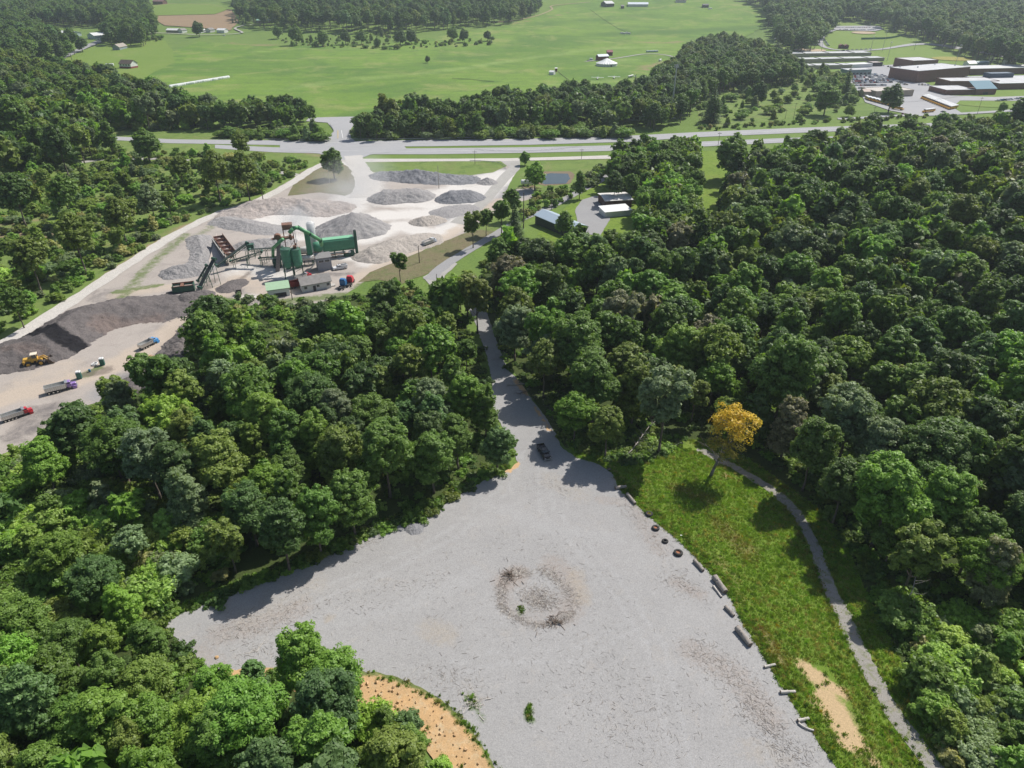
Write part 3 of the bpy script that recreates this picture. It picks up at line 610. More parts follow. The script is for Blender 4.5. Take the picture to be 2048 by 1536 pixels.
def trunk_mesh(name, H, r, R, zc, nb=7, seed=0, lean=(0, 0), mt=None):
    q = random.Random(seed); mb = MB(); pts = [Vector((0, 0, -.4))]; k = 6
    for i in range(1, k+1):
        t = i/k; pts.append(Vector((lean[0]*t+q.uniform(-.12, .12), lean[1]*t+q.uniform(-.12, .12), H*.8*t)))
    rad = [r*(1.25 if i == 0 else 1-.75*i/k) for i in range(k+1)]
    for i in range(k): mb.cyl(pts[i], pts[i+1], rad[i], rad[i+1], 7, i == 0)
    for j in range(nb):
        t = q.uniform(.35, .9); i = min(k-1, int(t*k)); p = pts[i].lerp(pts[i+1], t*k-i); a = j*2.4+q.uniform(-.3, .3); ln = R*q.uniform(.55, .9)*(1.2-t*.6)
        e = p+Vector((math.cos(a)*ln*.55, math.sin(a)*ln*.55, ln*.55)); f = e+Vector((math.cos(a)*ln*.45, math.sin(a)*ln*.45, ln*.25))
        r0 = r*(1-.75*t)*.55; mb.cyl(p, e, r0, r0*.6, 5, False); mb.cyl(e, f, r0*.6, .02, 5, False)
        g = e+Vector((math.cos(a+.8)*ln*.35, math.sin(a+.8)*ln*.35, ln*.3)); mb.cyl(e, g, r0*.5, .02, 4, False)
    return mb.mesh(name, mt or M_bark, True)
BR = []   # (crown mesh, trunk mesh, R, H)
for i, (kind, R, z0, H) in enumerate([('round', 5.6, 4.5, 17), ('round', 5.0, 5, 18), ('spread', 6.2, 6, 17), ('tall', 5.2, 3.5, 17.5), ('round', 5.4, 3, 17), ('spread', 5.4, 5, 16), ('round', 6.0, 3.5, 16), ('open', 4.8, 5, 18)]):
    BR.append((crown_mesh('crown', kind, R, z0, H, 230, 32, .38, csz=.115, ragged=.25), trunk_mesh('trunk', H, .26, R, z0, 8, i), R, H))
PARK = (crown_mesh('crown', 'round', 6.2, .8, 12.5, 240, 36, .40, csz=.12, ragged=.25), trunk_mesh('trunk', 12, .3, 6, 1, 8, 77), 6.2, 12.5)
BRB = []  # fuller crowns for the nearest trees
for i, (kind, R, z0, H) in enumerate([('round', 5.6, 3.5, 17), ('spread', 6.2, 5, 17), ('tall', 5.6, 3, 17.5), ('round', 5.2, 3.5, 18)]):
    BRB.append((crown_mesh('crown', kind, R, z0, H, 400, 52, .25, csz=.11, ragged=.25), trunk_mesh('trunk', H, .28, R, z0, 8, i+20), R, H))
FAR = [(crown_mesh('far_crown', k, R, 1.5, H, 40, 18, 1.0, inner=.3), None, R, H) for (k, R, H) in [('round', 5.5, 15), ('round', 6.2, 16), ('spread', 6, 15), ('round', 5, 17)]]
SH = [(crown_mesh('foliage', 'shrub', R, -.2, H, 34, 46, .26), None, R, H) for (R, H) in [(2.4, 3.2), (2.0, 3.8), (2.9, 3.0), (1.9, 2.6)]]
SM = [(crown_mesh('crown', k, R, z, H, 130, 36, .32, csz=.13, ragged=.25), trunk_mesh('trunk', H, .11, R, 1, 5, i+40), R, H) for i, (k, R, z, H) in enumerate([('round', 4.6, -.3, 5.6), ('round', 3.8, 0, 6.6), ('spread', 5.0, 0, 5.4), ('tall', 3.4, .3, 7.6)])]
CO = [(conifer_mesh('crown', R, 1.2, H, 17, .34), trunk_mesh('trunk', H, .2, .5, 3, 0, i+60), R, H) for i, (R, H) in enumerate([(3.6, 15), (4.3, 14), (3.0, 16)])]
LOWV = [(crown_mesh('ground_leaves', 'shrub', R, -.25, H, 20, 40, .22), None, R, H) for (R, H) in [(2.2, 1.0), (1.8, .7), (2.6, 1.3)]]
EXCL = [P_LOT, P_QUARRY, [(200, 262), (700, 262), (1257, 265), (2120, 228), (2120, 268), (1257, 325), (690, 328), (200, 300)], [(655, 235), (712, 235), (712, 290), (650, 290)],
        [(1165, 390), (1215, 385), (1270, 385), (1270, 425), (1222, 470), (1130, 475), (1130, 415)], [(1030, 340), (1225, 318), (1240, 345), (1150, 395), (1030, 450), (960, 480)],
        [(-60, 700), (-60, 735), (70, 665), (240, 552), (430, 442), (600, 372), (655, 335), (640, 318), (590, 350), (520, 390), (430, 418), (300, 488), (170, 572)],
        [(1290, 862), (1360, 878), (1440, 912), (1520, 957), (1590, 1005), (1640, 1078), (1662, 1150), (1705, 1240), (1750, 1335), (1810, 1430), (1880, 1530), (1860, 1600), (1790, 1500), (1700, 1300), (1640, 1150), (1600, 1070), (1500, 970)],
        P_MEADOW, [(855, 560), (885, 530), (930, 500), (960, 488), (930, 520), (895, 555), (890, 575)], [(108, 122), (205, 86), (330, 82), (350, 125), (300, 140), (200, 140)]]
def excluded(bx, by, ex): 
    r = np.zeros(len(bx), bool)
    for p in ex: r |= inpoly(bx, by, p)
    return r
def fill(poly, sp, zt, ex=EXCL, jitter=.38, keep=1.0, seed=0, ymax=6000):
    """feet of plants on a jittered hex grid whose crown centres (zt above the ground) show inside a canopy outline"""
    g = np.random.default_rng(seed+100)
    q = [W(x, y, zt) for x, y in poly]; xs = [p.x for p in q]; ys = [min(p.y, ymax) for p in q]
    gx, gy = np.meshgrid(np.arange(min(xs)-5, max(xs)+5, sp), np.arange(min(ys)-5, max(ys)+5, sp*.87)); gx = gx+(np.arange(gx.shape[0]) % 2)[:, None]*sp/2
    x = gx.ravel()+g.uniform(-jitter, jitter, gx.size)*sp; y = gy.ravel()+g.uniform(-jitter, jitter, gx.size)*sp
    z = hgt(x, y); px, py, d = PX(x, y, z+zt); m = inpoly(px, py, poly)
    if keep < 1: m &= g.uniform(0, 1, len(x)) < keep
    bx, by, _ = PX(x, y, z)
    if ex: m &= ~excluded(bx, by, ex)
    return np.column_stack([x, y, z])[m]
def scatter(name, P, scale, rot, tint, sources, kind='stuff', label=None, cat=None):
    """one stuff object: instances of the given meshes on points"""
    me = bpy.data.meshes.new(name); me.from_pydata([tuple(p) for p in P], [], [])
    for k, a, ty in (('sc', scale, 'FLOAT'), ('rz', rot, 'FLOAT')):
        at = me.attributes.new(k, ty, 'POINT'); at.data.foreach_set('value', np.asarray(a, np.float32))
    at = me.attributes.new('ix', 'INT', 'POINT'); at.data.foreach_set('value', NR.integers(0, len(sources), len(P)).astype(np.int32))
    at = me.attributes.new('leafcol', 'FLOAT_VECTOR', 'POINT'); at.data.foreach_set('vector', np.asarray(tint, np.float32).ravel())
    o = link(name, me); tag(o, label, cat, kind=kind)
    t = bpy.data.node_groups.new(name, 'GeometryNodeTree'); t.interface.new_socket('Geometry', in_out='INPUT', socket_type='NodeSocketGeometry'); t.interface.new_socket('Geometry', in_out='OUTPUT', socket_type='NodeSocketGeometry')
    n = t.nodes; l = t.links; gi = n.new('NodeGroupInput'); go = n.new('NodeGroupOutput'); J = n.new('GeometryNodeJoinGeometry')
    for s_ in sources:
        j2 = n.new('GeometryNodeJoinGeometry')
        for me_ in s_:
            if me_ is None: continue
            so_ = SRC.get(me_.name) or bpy.data.objects.new('source_'+me_.name, me_); SRC[me_.name] = so_
            oi = n.new('GeometryNodeObjectInfo'); oi.inputs[0].default_value = so_; l.new(oi.outputs['Geometry'], j2.inputs[0])
        g2 = n.new('GeometryNodeGeometryToInstance'); l.new(j2.outputs[0], g2.inputs[0]); l.new(g2.outputs[0], J.inputs[0])
    ip = n.new('GeometryNodeInstanceOnPoints'); l.new(gi.outputs[0], ip.inputs['Points']); l.new(J.outputs[0], ip.inputs['Instance']); ip.inputs['Pick Instance'].default_value = True
    def na(nm, ty):
        a = n.new('GeometryNodeInputNamedAttribute'); a.data_type = ty; a.inputs[0].default_value = nm; return next(s for s in a.outputs if s.enabled)
    l.new(na('ix', 'INT'), ip.inputs['Instance Index']); cx = n.new('ShaderNodeCombineXYZ'); l.new(na('rz', 'FLOAT'), cx.inputs[2]); l.new(cx.outputs[0], ip.inputs['Rotation'])
    l.new(na('sc', 'FLOAT'), ip.inputs['Scale']); l.new(ip.outputs[0], go.inputs[0])
    md = o.modifiers.new('scatter', 'NODES'); md.node_group = t
    return o
SRC = {}
def tints(n, mix, var=.17, P=None):
    ks = list(mix); w = np.array([mix[k] for k in ks], float); w /= w.sum()
    if P is not None:   # species grow in loose stands
        s = vnoise(P[:, 0], P[:, 1], .03, 5)*.22+NR.uniform(0, 1, n); s = np.clip(s, 0, .9999); i = np.searchsorted(np.cumsum(w), s); i = np.minimum(i, len(ks)-1)
    else: i = NR.choice(len(ks), n, p=w)
    c = np.array([GREEN[ks[j]] for j in i])*1.0*NR.uniform(1-var, 1+var, (n, 1))*NR.uniform(.94, 1.06, (n, 3))
    return c, [ks[j] for j in i]
# ---------------------------------------------------------------- the woods: canopy outlines traced from the photograph
R_LEFTWOOD = [(100, 825), (150, 800), (240, 780), (325, 750), (335, 712), (375, 670), (410, 640), (470, 618), (540, 612), (620, 610), (700, 592), (760, 590), (830, 588), (900, 590), (928, 630), (950, 690), (968, 740), (980, 800), (990, 850), (1025, 880), (1028, 915), (975, 940), (930, 965), (860, 998), (760, 1030), (640, 1080), (560, 1095), (500, 1090), (420, 1030), (330, 1000), (240, 950), (150, 900), (60, 880)]
R_BL = [(-80, 900), (60, 880), (150, 900), (240, 950), (330, 1000), (420, 1030), (500, 1090), (440, 1150), (350, 1190), (300, 1230), (150, 1245), (-80, 1260)]
R_BOT = [(-120, 1265), (60, 1240), (240, 1250), (340, 1262), (385, 1300), (430, 1345), (480, 1345), (540, 1305), (600, 1265), (695, 1295), (700, 1345), (695, 1405), (780, 1425), (850, 1485), (905, 1560), (940, 1640), (-120, 1640)]
R_RIGHT = [(905, 575), (940, 535), (985, 505), (1060, 485), (1130, 480), (1200, 480), (1300, 470), (1380, 450), (1440, 430), (1450, 380), (1480, 320), (1560, 300), (1640, 280), (1750, 262), (1880, 250), (2200, 228), (2200, 1640), (1960, 1640), (1900, 1540), (1850, 1440), (1790, 1320), (1740, 1200), (1700, 1100), (1650, 1010), (1590, 950), (1520, 890), (1440, 860), (1370, 860), (1300, 870), (1200, 895), (1140, 880), (1085, 830), (1060, 760), (1000, 740), (978, 690), (965, 640), (950, 600), (930, 590)]
R_STRIP = [(1235, 330), (1222, 310), (1240, 275), (1275, 245), (1330, 238), (1380, 250), (1392, 300), (1390, 380), (1400, 440), (1340, 470), (1280, 470), (1260, 430), (1285, 400), (1260, 360), (1215, 370)]
R_HEDGE = [(712, 250), (770, 225), (840, 212), (900, 228), (950, 212), (1000, 195), (1060, 200), (1130, 185), (1230, 175), (1290, 165), (1340, 140), (1365, 110), (1410, 88), (1460, 80), (1540, 100), (1590, 130), (1610, 150), (1440, 170), (1400, 190), (1380, 215), (1330, 235), (1250, 240), (1255, 262), (1060, 266), (715, 270)]
R_HEDGEL = [(440, 225), (500, 210), (600, 212), (640, 235), (665, 262), (640, 272), (520, 268), (430, 255)]
R_LTREE = [(-120, 130), (60, 135), (150, 140), (240, 170), (330, 195), (440, 225), (430, 262), (330, 262), (240, 250), (190, 300), (0, 330), (-120, 350)]
R_FARL = [(-200, -10), (290, -10), (310, 60), (290, 80), (200, 78), (130, 110), (90, 120), (60, 132), (-200, 140)]
FARMX = [[(80, 55), (222, 55), (215, 92), (150, 110), (112, 128), (95, 120), (130, 96), (80, 90)]]
R_FARC = [(460, -10), (1080, -10), (1078, 20), (1020, 38), (930, 45), (800, 55), (690, 55), (560, 50), (480, 42)]
R_FARR = [(1480, -10), (2400, -10), (2400, 130), (2048, 130), (1960, 108), (1850, 70), (1760, 42), (1690, 30), (1660, 60), (1620, 95), (1560, 95), (1540, 60), (1530, 12)]
MIXR = dict(green=3.2, dark=2.2, silver=1.4, olive=1.5, bright=1.1, blue=.5, lime=.25, greybrown=.12)
MIXL = dict(green=3.2, bright=2.2, dark=1.5, olive=1.3, blue=.6, silver=.8, lime=.3)
MIXB = dict(bright=3, green=3, olive=1.2, lime=.6, blue=1.0)
MIXF = dict(dark=2.5, green=3, blue=1.5, olive=.8)
MIXS = dict(olive=2.0, green=1.5, bright=1.5, silver=1.2, vine=1.2, tan=.8)
TREES = []   # (x, y, z, scale, tint name or rgb, set) broadleaf trees, gathered before the nearest are built one by one
def gather(poly, sp, zt, smin, smax, mix, st='b', **k):
    P = fill(poly, sp, zt, **k)
    c, nm = tints(len(P), mix, P=P)
    hv = 1+.10*vnoise(P[:, 0], P[:, 1], .02, 2)
    if st == 's': c = c*1.2
    for i, p in enumerate(P): TREES.append((p[0], p[1], p[2], float(NR.uniform(smin, smax)*hv[i]), tuple(c[i]), nm[i], st))
CH = []
SMALLEX = EXCL
gather(R_LEFTWOOD, 8.8, 11, .70, 1.25, MIXL, seed=1)
gather(R_BL, 6.6, 5, .7, 1.25, dict(green=2, olive=1.6, bright=1, silver=.8, vine=1), st='s', seed=2)
gather(R_BL, 15, 9, .55, .85, MIXL, seed=12)
gather(R_BOT, 7.4, 10, .68, 1.05, MIXB, seed=3, ex=[P_LOT])
THK = [(1730, 1210), (1850, 1210), (1960, 1240), (2200, 1250), (2300, 1740), (1800, 1740)]
gather(R_RIGHT, 9.0, 11, .68, 1.32, MIXR, seed=4, ex=EXCL+[THK])
gather([(1780, 1250), (1860, 1190), (2200, 1220), (2200, 1640), (1940, 1640), (1850, 1440)], 5.2, 3, .5, 1.15, dict(green=2, bright=1.6, olive=1.5, vine=1, silver=.6), st='s', seed=14, ex=[EXCL[7], P_MEADOW])
gather(R_STRIP, 8.5, 10, .85, 1.15, dict(bright=2, green=3, olive=1, dark=.6), seed=5)
gather(R_HEDGE, 10.5, 9, .95, 1.35, dict(green=3, dark=2, silver=1, olive=.8, blue=.7), st='m', seed=6)
gather(R_HEDGEL, 10, 9, .9, 1.2, dict(green=3, dark=2, olive=1), st='m', seed=7)
gather(R_LTREE, 12, 8, .9, 1.5, dict(green=2.5, dark=.7, olive=2, bright=1.5, silver=1, blue=.4), st='m', seed=8, ex=EXCL+FARMX)
gather(R_LTREE, 9, 3, .6, 1.3, dict(olive=2, bright=1.5, vine=1, silver=1), st='s', seed=18, ex=EXCL+FARMX, keep=.6)
gather([(712, 255), (800, 248), (1000, 248), (1255, 255), (1255, 268), (715, 272)], 7, 3, .7, 1.4, dict(olive=2, green=2, silver=1), st='s', seed=28, ex=[])
gather([(430, 262), (560, 258), (660, 262), (645, 274), (520, 272), (430, 266)], 7, 3, .7, 1.4, dict(olive=2, green=2, silver=1), st='s', seed=29, ex=[])
gather([(720, 245), (800, 225), (900, 225), (960, 220), (960, 255), (720, 262)], 9, 7, .7, 1.1, dict(green=2, dark=1, olive=1), st='m', seed=38, ex=[])
gather(P_SCRUB, 9.8, 3, .5, 1.25, dict(olive=2.6, bright=2.4, tan=.8, vine=1, silver=1.4), st='s', seed=9, keep=.48, ex=EXCL+[[(130, 308), (380, 308), (380, 330), (140, 340)], [(520, 325), (650, 300), (640, 335), (560, 350)]])
gather(P_SCRUB, 30, 7, .6, .9, dict(olive=2, green=2), st='b', seed=19, keep=.5, ex=EXCL+[EXRIDGE])
for a_ in (([(1440, 160), (1540, 150), (1610, 160), (1700, 205), (1710, 225), (1560, 240), (1400, 250), (1395, 200)], 22, 'x'), ([(1595, 130), (1700, 150), (1720, 190), (1700, 210), (1640, 180), (1600, 160)], 11, 'y'), ([(545, 80), (760, 66), (860, 84), (990, 74), (985, 86), (850, 93), (760, 96), (560, 88)], 24, 'z'), ([(200, 80), (225, 74), (330, 72), (330, 80), (230, 84)], 13, 'w')):
    gather(a_[0], a_[1], 3, .45, 1.4, dict(olive=2, silver=1, green=2), st='s', seed=ord(a_[2]), ex=[EXCL[2]])
gather([(690, 1400), (780, 1415), (850, 1470), (905, 1535), (955, 1640), (850, 1640), (760, 1480), (680, 1440)], 3.6, 3, .35, .75, MIXB, st='s', seed=93, ex=[])
gather([(400, 1345), (470, 1345), (575, 1340), (600, 1400), (690, 1400), (690, 1430), (450, 1430)], 3.2, 2.5, .35, .7, MIXB, st='s', seed=92, ex=[P_LOT])
# stands and single trees of the photograph: (crown centre px, crown width px, colour, tree kind)
HAND = [(1458, 835, 118, 'yellow', 'Y'), (1358, 705, 95, 'lime', 'r'), (1245, 640, 80, 'greybrown', 'o'), (1160, 690, 120, 'green', 'r'), (1030, 655, 85, 'silver', 'r'), (1190, 765, 110, 'green', 'r'), (1215, 855, 85, 'olive', 'r'), (1330, 810, 105, 'silver', 'o'),
        (1465, 310, 80, 'green', 'p'), (665, 325, 56, 'green', 'p'), (1160, 368, 32, 'green', 't'), (1050, 315, 28, 'bright', 'p'), (1070, 350, 52, 'bright', 'p'), (1210, 310, 0, 'green', 'p'), (798, 530, 36, 'green', 'o'), (995, 895, 75, 'blue', 'r'),
        (945, 455, 40, 'olive', 'o'), (972, 440, 38, 'green', 'r'), (1003, 425, 44, 'green', 'o'), (1025, 405, 42, 'green', 'r'), (905, 455, 0, 'green', 't'), (1128, 455, 46, 'green', 'r'), (1150, 480, 40, 'green', 'r'), (1200, 350, 0, 'g', 'r'),
        (1230, 370, 44, 'dark', 'r'), (1265, 372, 40, 'green', 'r'), (1110, 540, 0, 'green', 'r'), (455, 1085, 80, 'olive', 'o'), (580, 1000, 95, 'green', 't'), (700, 1000, 110, 'green', 'r'), (770, 905, 130, 'green', 'r'), (870, 990, 0, 'blue', 'r'),
        (530, 1150, 0, 'green', 'o'), (610, 1330, 130, 'bright', 'r'), (90, 930, 90, 'bright', 'r'), (1835, 1110, 110, 'olive', 'o'), (1780, 990, 150, 'bright', 'r'), (1890, 1010, 130, 'bright', 'r'), (1950, 1080, 110, 'green', 'r'), (1700, 840, 130, 'silver', 'r'), (1760, 900, 110, 'silver', 'r'),
        (1570, 760, 130, 'green', 'r'), (1790, 1075, 90, 'green', 'r'), (880, 320, 0, '', 'r'), (865, 215, 30, 'dark', 'p'), (797, 215, 28, 'dark', 'p'), (1520, 185, 42, 'dark', 'p'), (1655, 195, 56, 'green', 'p'), (1785, 192, 52, 'dark', 'p'), (1350, 195, 30, 'dark', 'r'),
        (1310, 228, 34, 'dark', 'r'), (1335, 340, 0, '', 'r'), (290, 285, 66, 'green', 'p'), (160, 85, 30, 'dark', 'p'), (395, 55, 28, 'dark', 'p'), (855, 118, 14, 'dark', 'p'), (555, 62, 24, 'green', 'p'), (590, 68, 34, 'green', 'p'), (645, 75, 28, 'green', 'p'), (755, 85, 18, 'green', 'p'),
        (690, 72, 26, 'dark', 'p'), (722, 72, 26, 'green', 'p'), (800, 72, 30, 'dark', 'p'), (822, 72, 26, 'dark', 'p'), (905, 65, 28, 'green', 'p'), (928, 70, 24, 'dark', 'p'), (975, 70, 20, 'dark', 'p'), (2006, 215, 22, 'bright', 'p'), (2048, 230, 60, 'dark', 'r'), (1870, 60, 18, 'dark', 'p'),
        (1962, 48, 18, 'green', 'p'), (1985, 50, 18, 'green', 'p'), (2010, 55, 18, 'green', 'p'), (30, 390, 70, 'dark', 'r'), (60, 520, 80, 'olive', 'r'), (150, 480, 80, 'olive', 'r'), (240, 440, 60, 'olive', 'r'), (120, 300, 60, 'dark', 'r'), (30, 240, 70, 'green', 'r'), (215, 270, 40, 'green', 't'), (490, 350, 60, 'olive', 'r'), (430, 350, 60, 'olive', 'r'),
        (480, 295, 40, 'olive', 'r'), (360, 340, 46, 'olive', 'r'), (520, 365, 40, 'green', 'r'), (30, 610, 60, 'green', 'r'), (130, 400, 60, 'green', 'r'), (300, 400, 54, 'silver', 'r'), (880, 570, 0, '', 'r'), (920, 580, 50, 'green', 'r'), (1490, 860, 0, '', 'r'), (1430, 215, 34, 'dark', 'r')]
HP = []
for (cx, cy, wpx, colr, kd) in HAND:
    if wpx == 0: continue
    st = {'r': 0, 'p': 6, 't': 3, 'o': 7, 'Y': 7}[kd]; R, H = (BR[st] if kd != 'p' else PARK)[2:4]
    f = W(cx, cy, 8); d = float(PX(f.x, f.y, f.z+8)[2]); s = wpx*d/FPX/2/R/1.02; f = W(cx, cy, H*s*.58)
    HP.append((f.x, f.y, R*s, H*s, colr, kd, s, f.z))
hx = np.array([[h[0], h[1], h[2]] for h in HP])
keep = []
for t in TREES:
    d = np.hypot(hx[:, 0]-t[0], hx[:, 1]-t[1])
    if (d < hx[:, 2]*.8+2.2*t[3]).any(): continue
    keep.append(t)
TREES = keep
# clearings: no tree grew where it would stand in the way of these yard objects
VIEW = [(37, 828, 30), (100, 782, 18), (123, 775, 22), (150, 772, 14), (160, 746, 12), (206, 722, 12), (180, 735, 12), (297, 690, 22), (600, 583, 10), (630, 580, 14), (650, 578, 14), (555, 586, 22), (680, 530, 14), (686, 568, 10), (700, 564, 10), (478, 586, 10), (1087, 902, 24), (395, 575, 12), (365, 578, 14), (60, 722, 24), (941, 618, 7), (950, 648, 7), (962, 680, 8), (975, 712, 8), (990, 745, 10), (1195, 159, 9), (1228, 158, 9), (1262, 155, 9), (1267, 234, 9), (975, 482, 4)]
def blocks(t):
    hh = {'s': 3.2}.get(t[6], 10.0)*t[3]; px, py, d = PX(t[0], t[1], t[2]+hh); r = {'s': 4.6}.get(t[6], 5.6)*t[3]*FPX/float(d)
    return any(math.hypot(px-v[0], (py-v[1])*.85) < r*.95+v[2] and py > v[1]-8 for v in VIEW)
TREES = [t for t in TREES if not blocks(t)]
for (x, y, R, H, c, kd, s, z) in HP:
    if kd != 'Y': TREES.append((x, y, z, s, tuple(np.array(GREEN[c])*NR.uniform(.92, 1.08)), c, kd))
# size in the picture; crowns outside the frame come last
def shown(t):
    px, py, d = PX(t[0], t[1], t[2]+9*t[3]); inside = -40 < px < 2088 and -30 < py < 1580
    return (t[3]*(0.65 if t[6] == 's' else 1)*5.5*FPX/float(d))*(1 if inside else .001)*(30 if t[6] in 'rpto' else 1)
TREES.sort(key=shown, reverse=True)
NEAR = TREES[:299]; REST = TREES[299:]
# ---------------------------------------------------------------- names for single trees: colour, side and nearest landmark
LAND = [('black pickup', 1087, 902), ('yellow-leaved tree', 1440, 900), ('left tip of the gravel lot', 318, 1245), ('purple-cabbed dump truck', 123, 775), ('blue-cabbed dump truck', 297, 687), ('long white plant office', 630, 590), ('blue-roofed shed', 1150, 445), ('white-roofed shed', 1235, 410),
        ('brushwood ring', 1080, 1200), ('thickest log', 1437, 1175), ('smallest tyre', 1330, 1082), ('bare sandy patch', 1680, 1440), ('orange clay bank', 820, 1400), ('road junction', 680, 300), ('grassy gap in the wood', 1420, 370), ('bend of the gravel track', 1625, 1080),
        ('small grey gravel heap', 828, 1060), ('access road mouth', 1030, 775), ('access road top end', 945, 620), ('log at the lot corner', 1240, 975), ('pond', 1110, 357), ('yellow wheel loader', 73, 722), ('red-cabbed dump truck', 37, 828), ('last pair of logs', 1610, 1450)]
ORD = ['nearest', 'second nearest', 'third nearest', 'fourth nearest', 'fifth nearest', 'sixth nearest', 'seventh nearest', 'eighth nearest', 'ninth nearest', 'tenth nearest', '11th nearest', '12th nearest', '13th nearest', '14th nearest', '15th nearest', '16th nearest', '17th nearest', '18th nearest', '19th nearest', '20th nearest'] + ['%dth nearest' % i for i in range(21, 60)]
CN = dict(green='mid-green', dark='dark green', olive='olive green', silver='silvery green', blue='bluish green', lime='lime green', yellow='yellow', greybrown='thin grey-brown', bright='bright green', vine='pale green', tan='tan-green', rust='rusty')
def label_all(items, noun):
    """items: list of (x, y, z, colour name, object) -> a label of its own for each"""
    g = {}
    for (x, y, z, c, o) in items:
        px, py, d = PX(x, y, z+6); best = min(LAND, key=lambda q: math.hypot((px-q[1]), (py-q[2])*1.4)); dx = px-best[1]; dy = py-best[2]
        side = ('to the right of' if dx > 0 else 'to the left of') if abs(dx) > abs(dy)*1.2 else ('beyond' if dy < 0 else 'on the near side of')
        g.setdefault((c, best[0].replace('gravel ', '') if 'tip' in best[0] else best[0], side), []).append((math.hypot(dx, dy), o))
    for (c, b, side), L in g.items():
        L.sort(key=lambda q: q[0])
        for i, (_, o) in enumerate(L):
            art = {'mouth': '', }
            o['label'] = '%s %s, %s %s the %s' % (CN.get(c, c), noun, ORD[i], {'to the right of': 'right of', 'to the left of': 'left of', 'beyond': 'beyond', 'on the near side of': 'below'}[side], b)
def grow(t, name, cat, group):
    x, y, z, s, col, nm, st = t
    d = math.hypot(x, y, CAMZ-z)
    if st == 's': v = SM[rnd.randrange(len(SM))]; k = s
    elif st in ('r', 'p', 't', 'o', 'b', 'm'):
        if st in 'bm': v = (BRB if d < 190 else BR)[rnd.randrange(len(BRB if d < 190 else BR))] ; k = s
        elif st == 'r': v = BRB[0] if d < 230 else BR[0]; k = s
        elif st == 'p': v = PARK; k = s
        else: v = BR[{'t': 3, 'o': 7}[st]]; k = s
    e = empty(name, (x, y, z), rnd.uniform(0, 6.28), cat=cat, group=group); e.scale = (k, k, k*rnd.uniform(.93, 1.08))
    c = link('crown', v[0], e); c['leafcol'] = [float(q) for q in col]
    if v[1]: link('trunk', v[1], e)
    return e
L_ = []
for t in NEAR: L_.append((t[0], t[1], t[2], t[5], grow(t, 'broadleaf_tree', 'tree', 'broadleaf trees of the woods')))
label_all(L_, 'broadleaf tree')
def sc_arrays(T, kk=1.0):
    P = np.array([t[:3] for t in T]); return P, np.array([t[3] for t in T])*kk, NR.uniform(0, 6.28, len(T)), np.array([t[4] for t in T])
far_pts = []
big = [t for t in REST if t[6] != 's']; sml = [t for t in REST if t[6] == 's']
# the rest of the same kinds of tree, each kind one object
Pb, sb, rb, cb = sc_arrays(big); near = Pb[:, 1] < 620
# far woods
FP = []; FC = []
for (poly, sp, mix, sd, ex) in ((R_FARL, 15, MIXF, 30, FARMX), (R_FARC, 19, MIXF, 31, []), (R_FARR, 16, MIXF, 32, [])):
    P = fill(poly, sp, 9, ex=ex, seed=sd, ymax=4200); P = P[np.abs(P[:, 0]) < 400+P[:, 1]*.85]; FP.append(P); FC.append(tints(len(P), mix, P=P)[0])
def backdrop(x0, x1, y0, y1, sp, sd):
    g = np.random.default_rng(sd); gx, gy = np.meshgrid(np.arange(x0, x1, sp), np.arange(y0, y1, sp)); x = gx.ravel()+g.uniform(-.4, .4, gx.size)*sp; y = gy.ravel()+g.uniform(-.4, .4, gx.size)*sp
    m = vnoise(x, y, .004, 9) > -.35; return np.column_stack([x, y, hgt(x, y)])[m]
P = backdrop(-3200, 3200, 2300, 3400, 17, 50); FP.append(P); FC.append(tints(len(P), MIXF)[0])
P = backdrop(-700, -330, 60, 360, 8, 51); P = P[P[:, 0] < -300-.35*P[:, 1]]
P2 = backdrop(-900, -520, 360, 700, 10, 52); P = np.concatenate([P, P2, backdrop(430, 620, 150, 560, 9, 53), backdrop(620, 1000, 560, 900, 11, 54)]); FP.append(P); FC.append(tints(len(P), MIXR)[0])
B1 = np.concatenate([backdrop(110, 440, -20, 330, 9, 56), backdrop(-420, -90, -20, 330, 9, 57)]); q1, q2, q3 = PX(B1[:, 0], B1[:, 1], B1[:, 2]+8)
q1 = np.where(B1[:, 1]*FW[1]-CAMZ*FW[2] < 5, 9e3, q1); B1 = B1[((q1 > 2190) | (q1 < -130) | (q2 > 1700)) & (np.abs(B1[:, 0]) > 110) & ~((B1[:, 0] < 0) & (B1[:, 1] > 90) & (q1 > -500))]; FP.append(B1); FC.append(tints(len(B1), MIXR)[0])
FP = np.concatenate(FP); FC = np.concatenate(FC)
fp = np.concatenate([FP, Pb[~near]]); fc = np.concatenate([FC, cb[~near]]); fs = np.concatenate([NR.uniform(1.25, 1.9, len(FP)), sb[~near]]); fr = NR.uniform(0, 6.28, len(fp))
NB = int(near.sum())
def woods_object():
    P = np.concatenate([Pb[near], fp]); s = np.concatenate([sb[near], fs]); r = np.concatenate([rb[near], fr]); c = np.concatenate([cb[near], fc])
    srcs = [(v[0], v[1]) for v in BR]+[(v[0],) for v in FAR]
    o = scatter('broadleaf_woods', P, s, r, c, srcs)
    ix = np.concatenate([NR.integers(0, len(BR), NB), NR.integers(len(BR), len(BR)+len(FAR), len(fp))])
    # join order sources in link order
    o.data.attributes['ix'].data.foreach_set('value', ix.astype(np.int32)); return o
wo = woods_object(); wo['label'] = 'remaining broadleaf trees of the woods, hedgerows and far hills'; wo['category'] = 'woods'
if sml:
    Ps, ss, rs, cs = sc_arrays(sml, 1.0); o = scatter('small_tree_thicket', Ps, ss, rs, cs, [(v[0], v[1]) for v in SM]); tag(o, 'thicket of small bushy trees on the scrubland left of the haul road', 'thicket')
print('TREES', len(TREES), 'woods', NB, 'far', len(fp), 'small', len(sml))
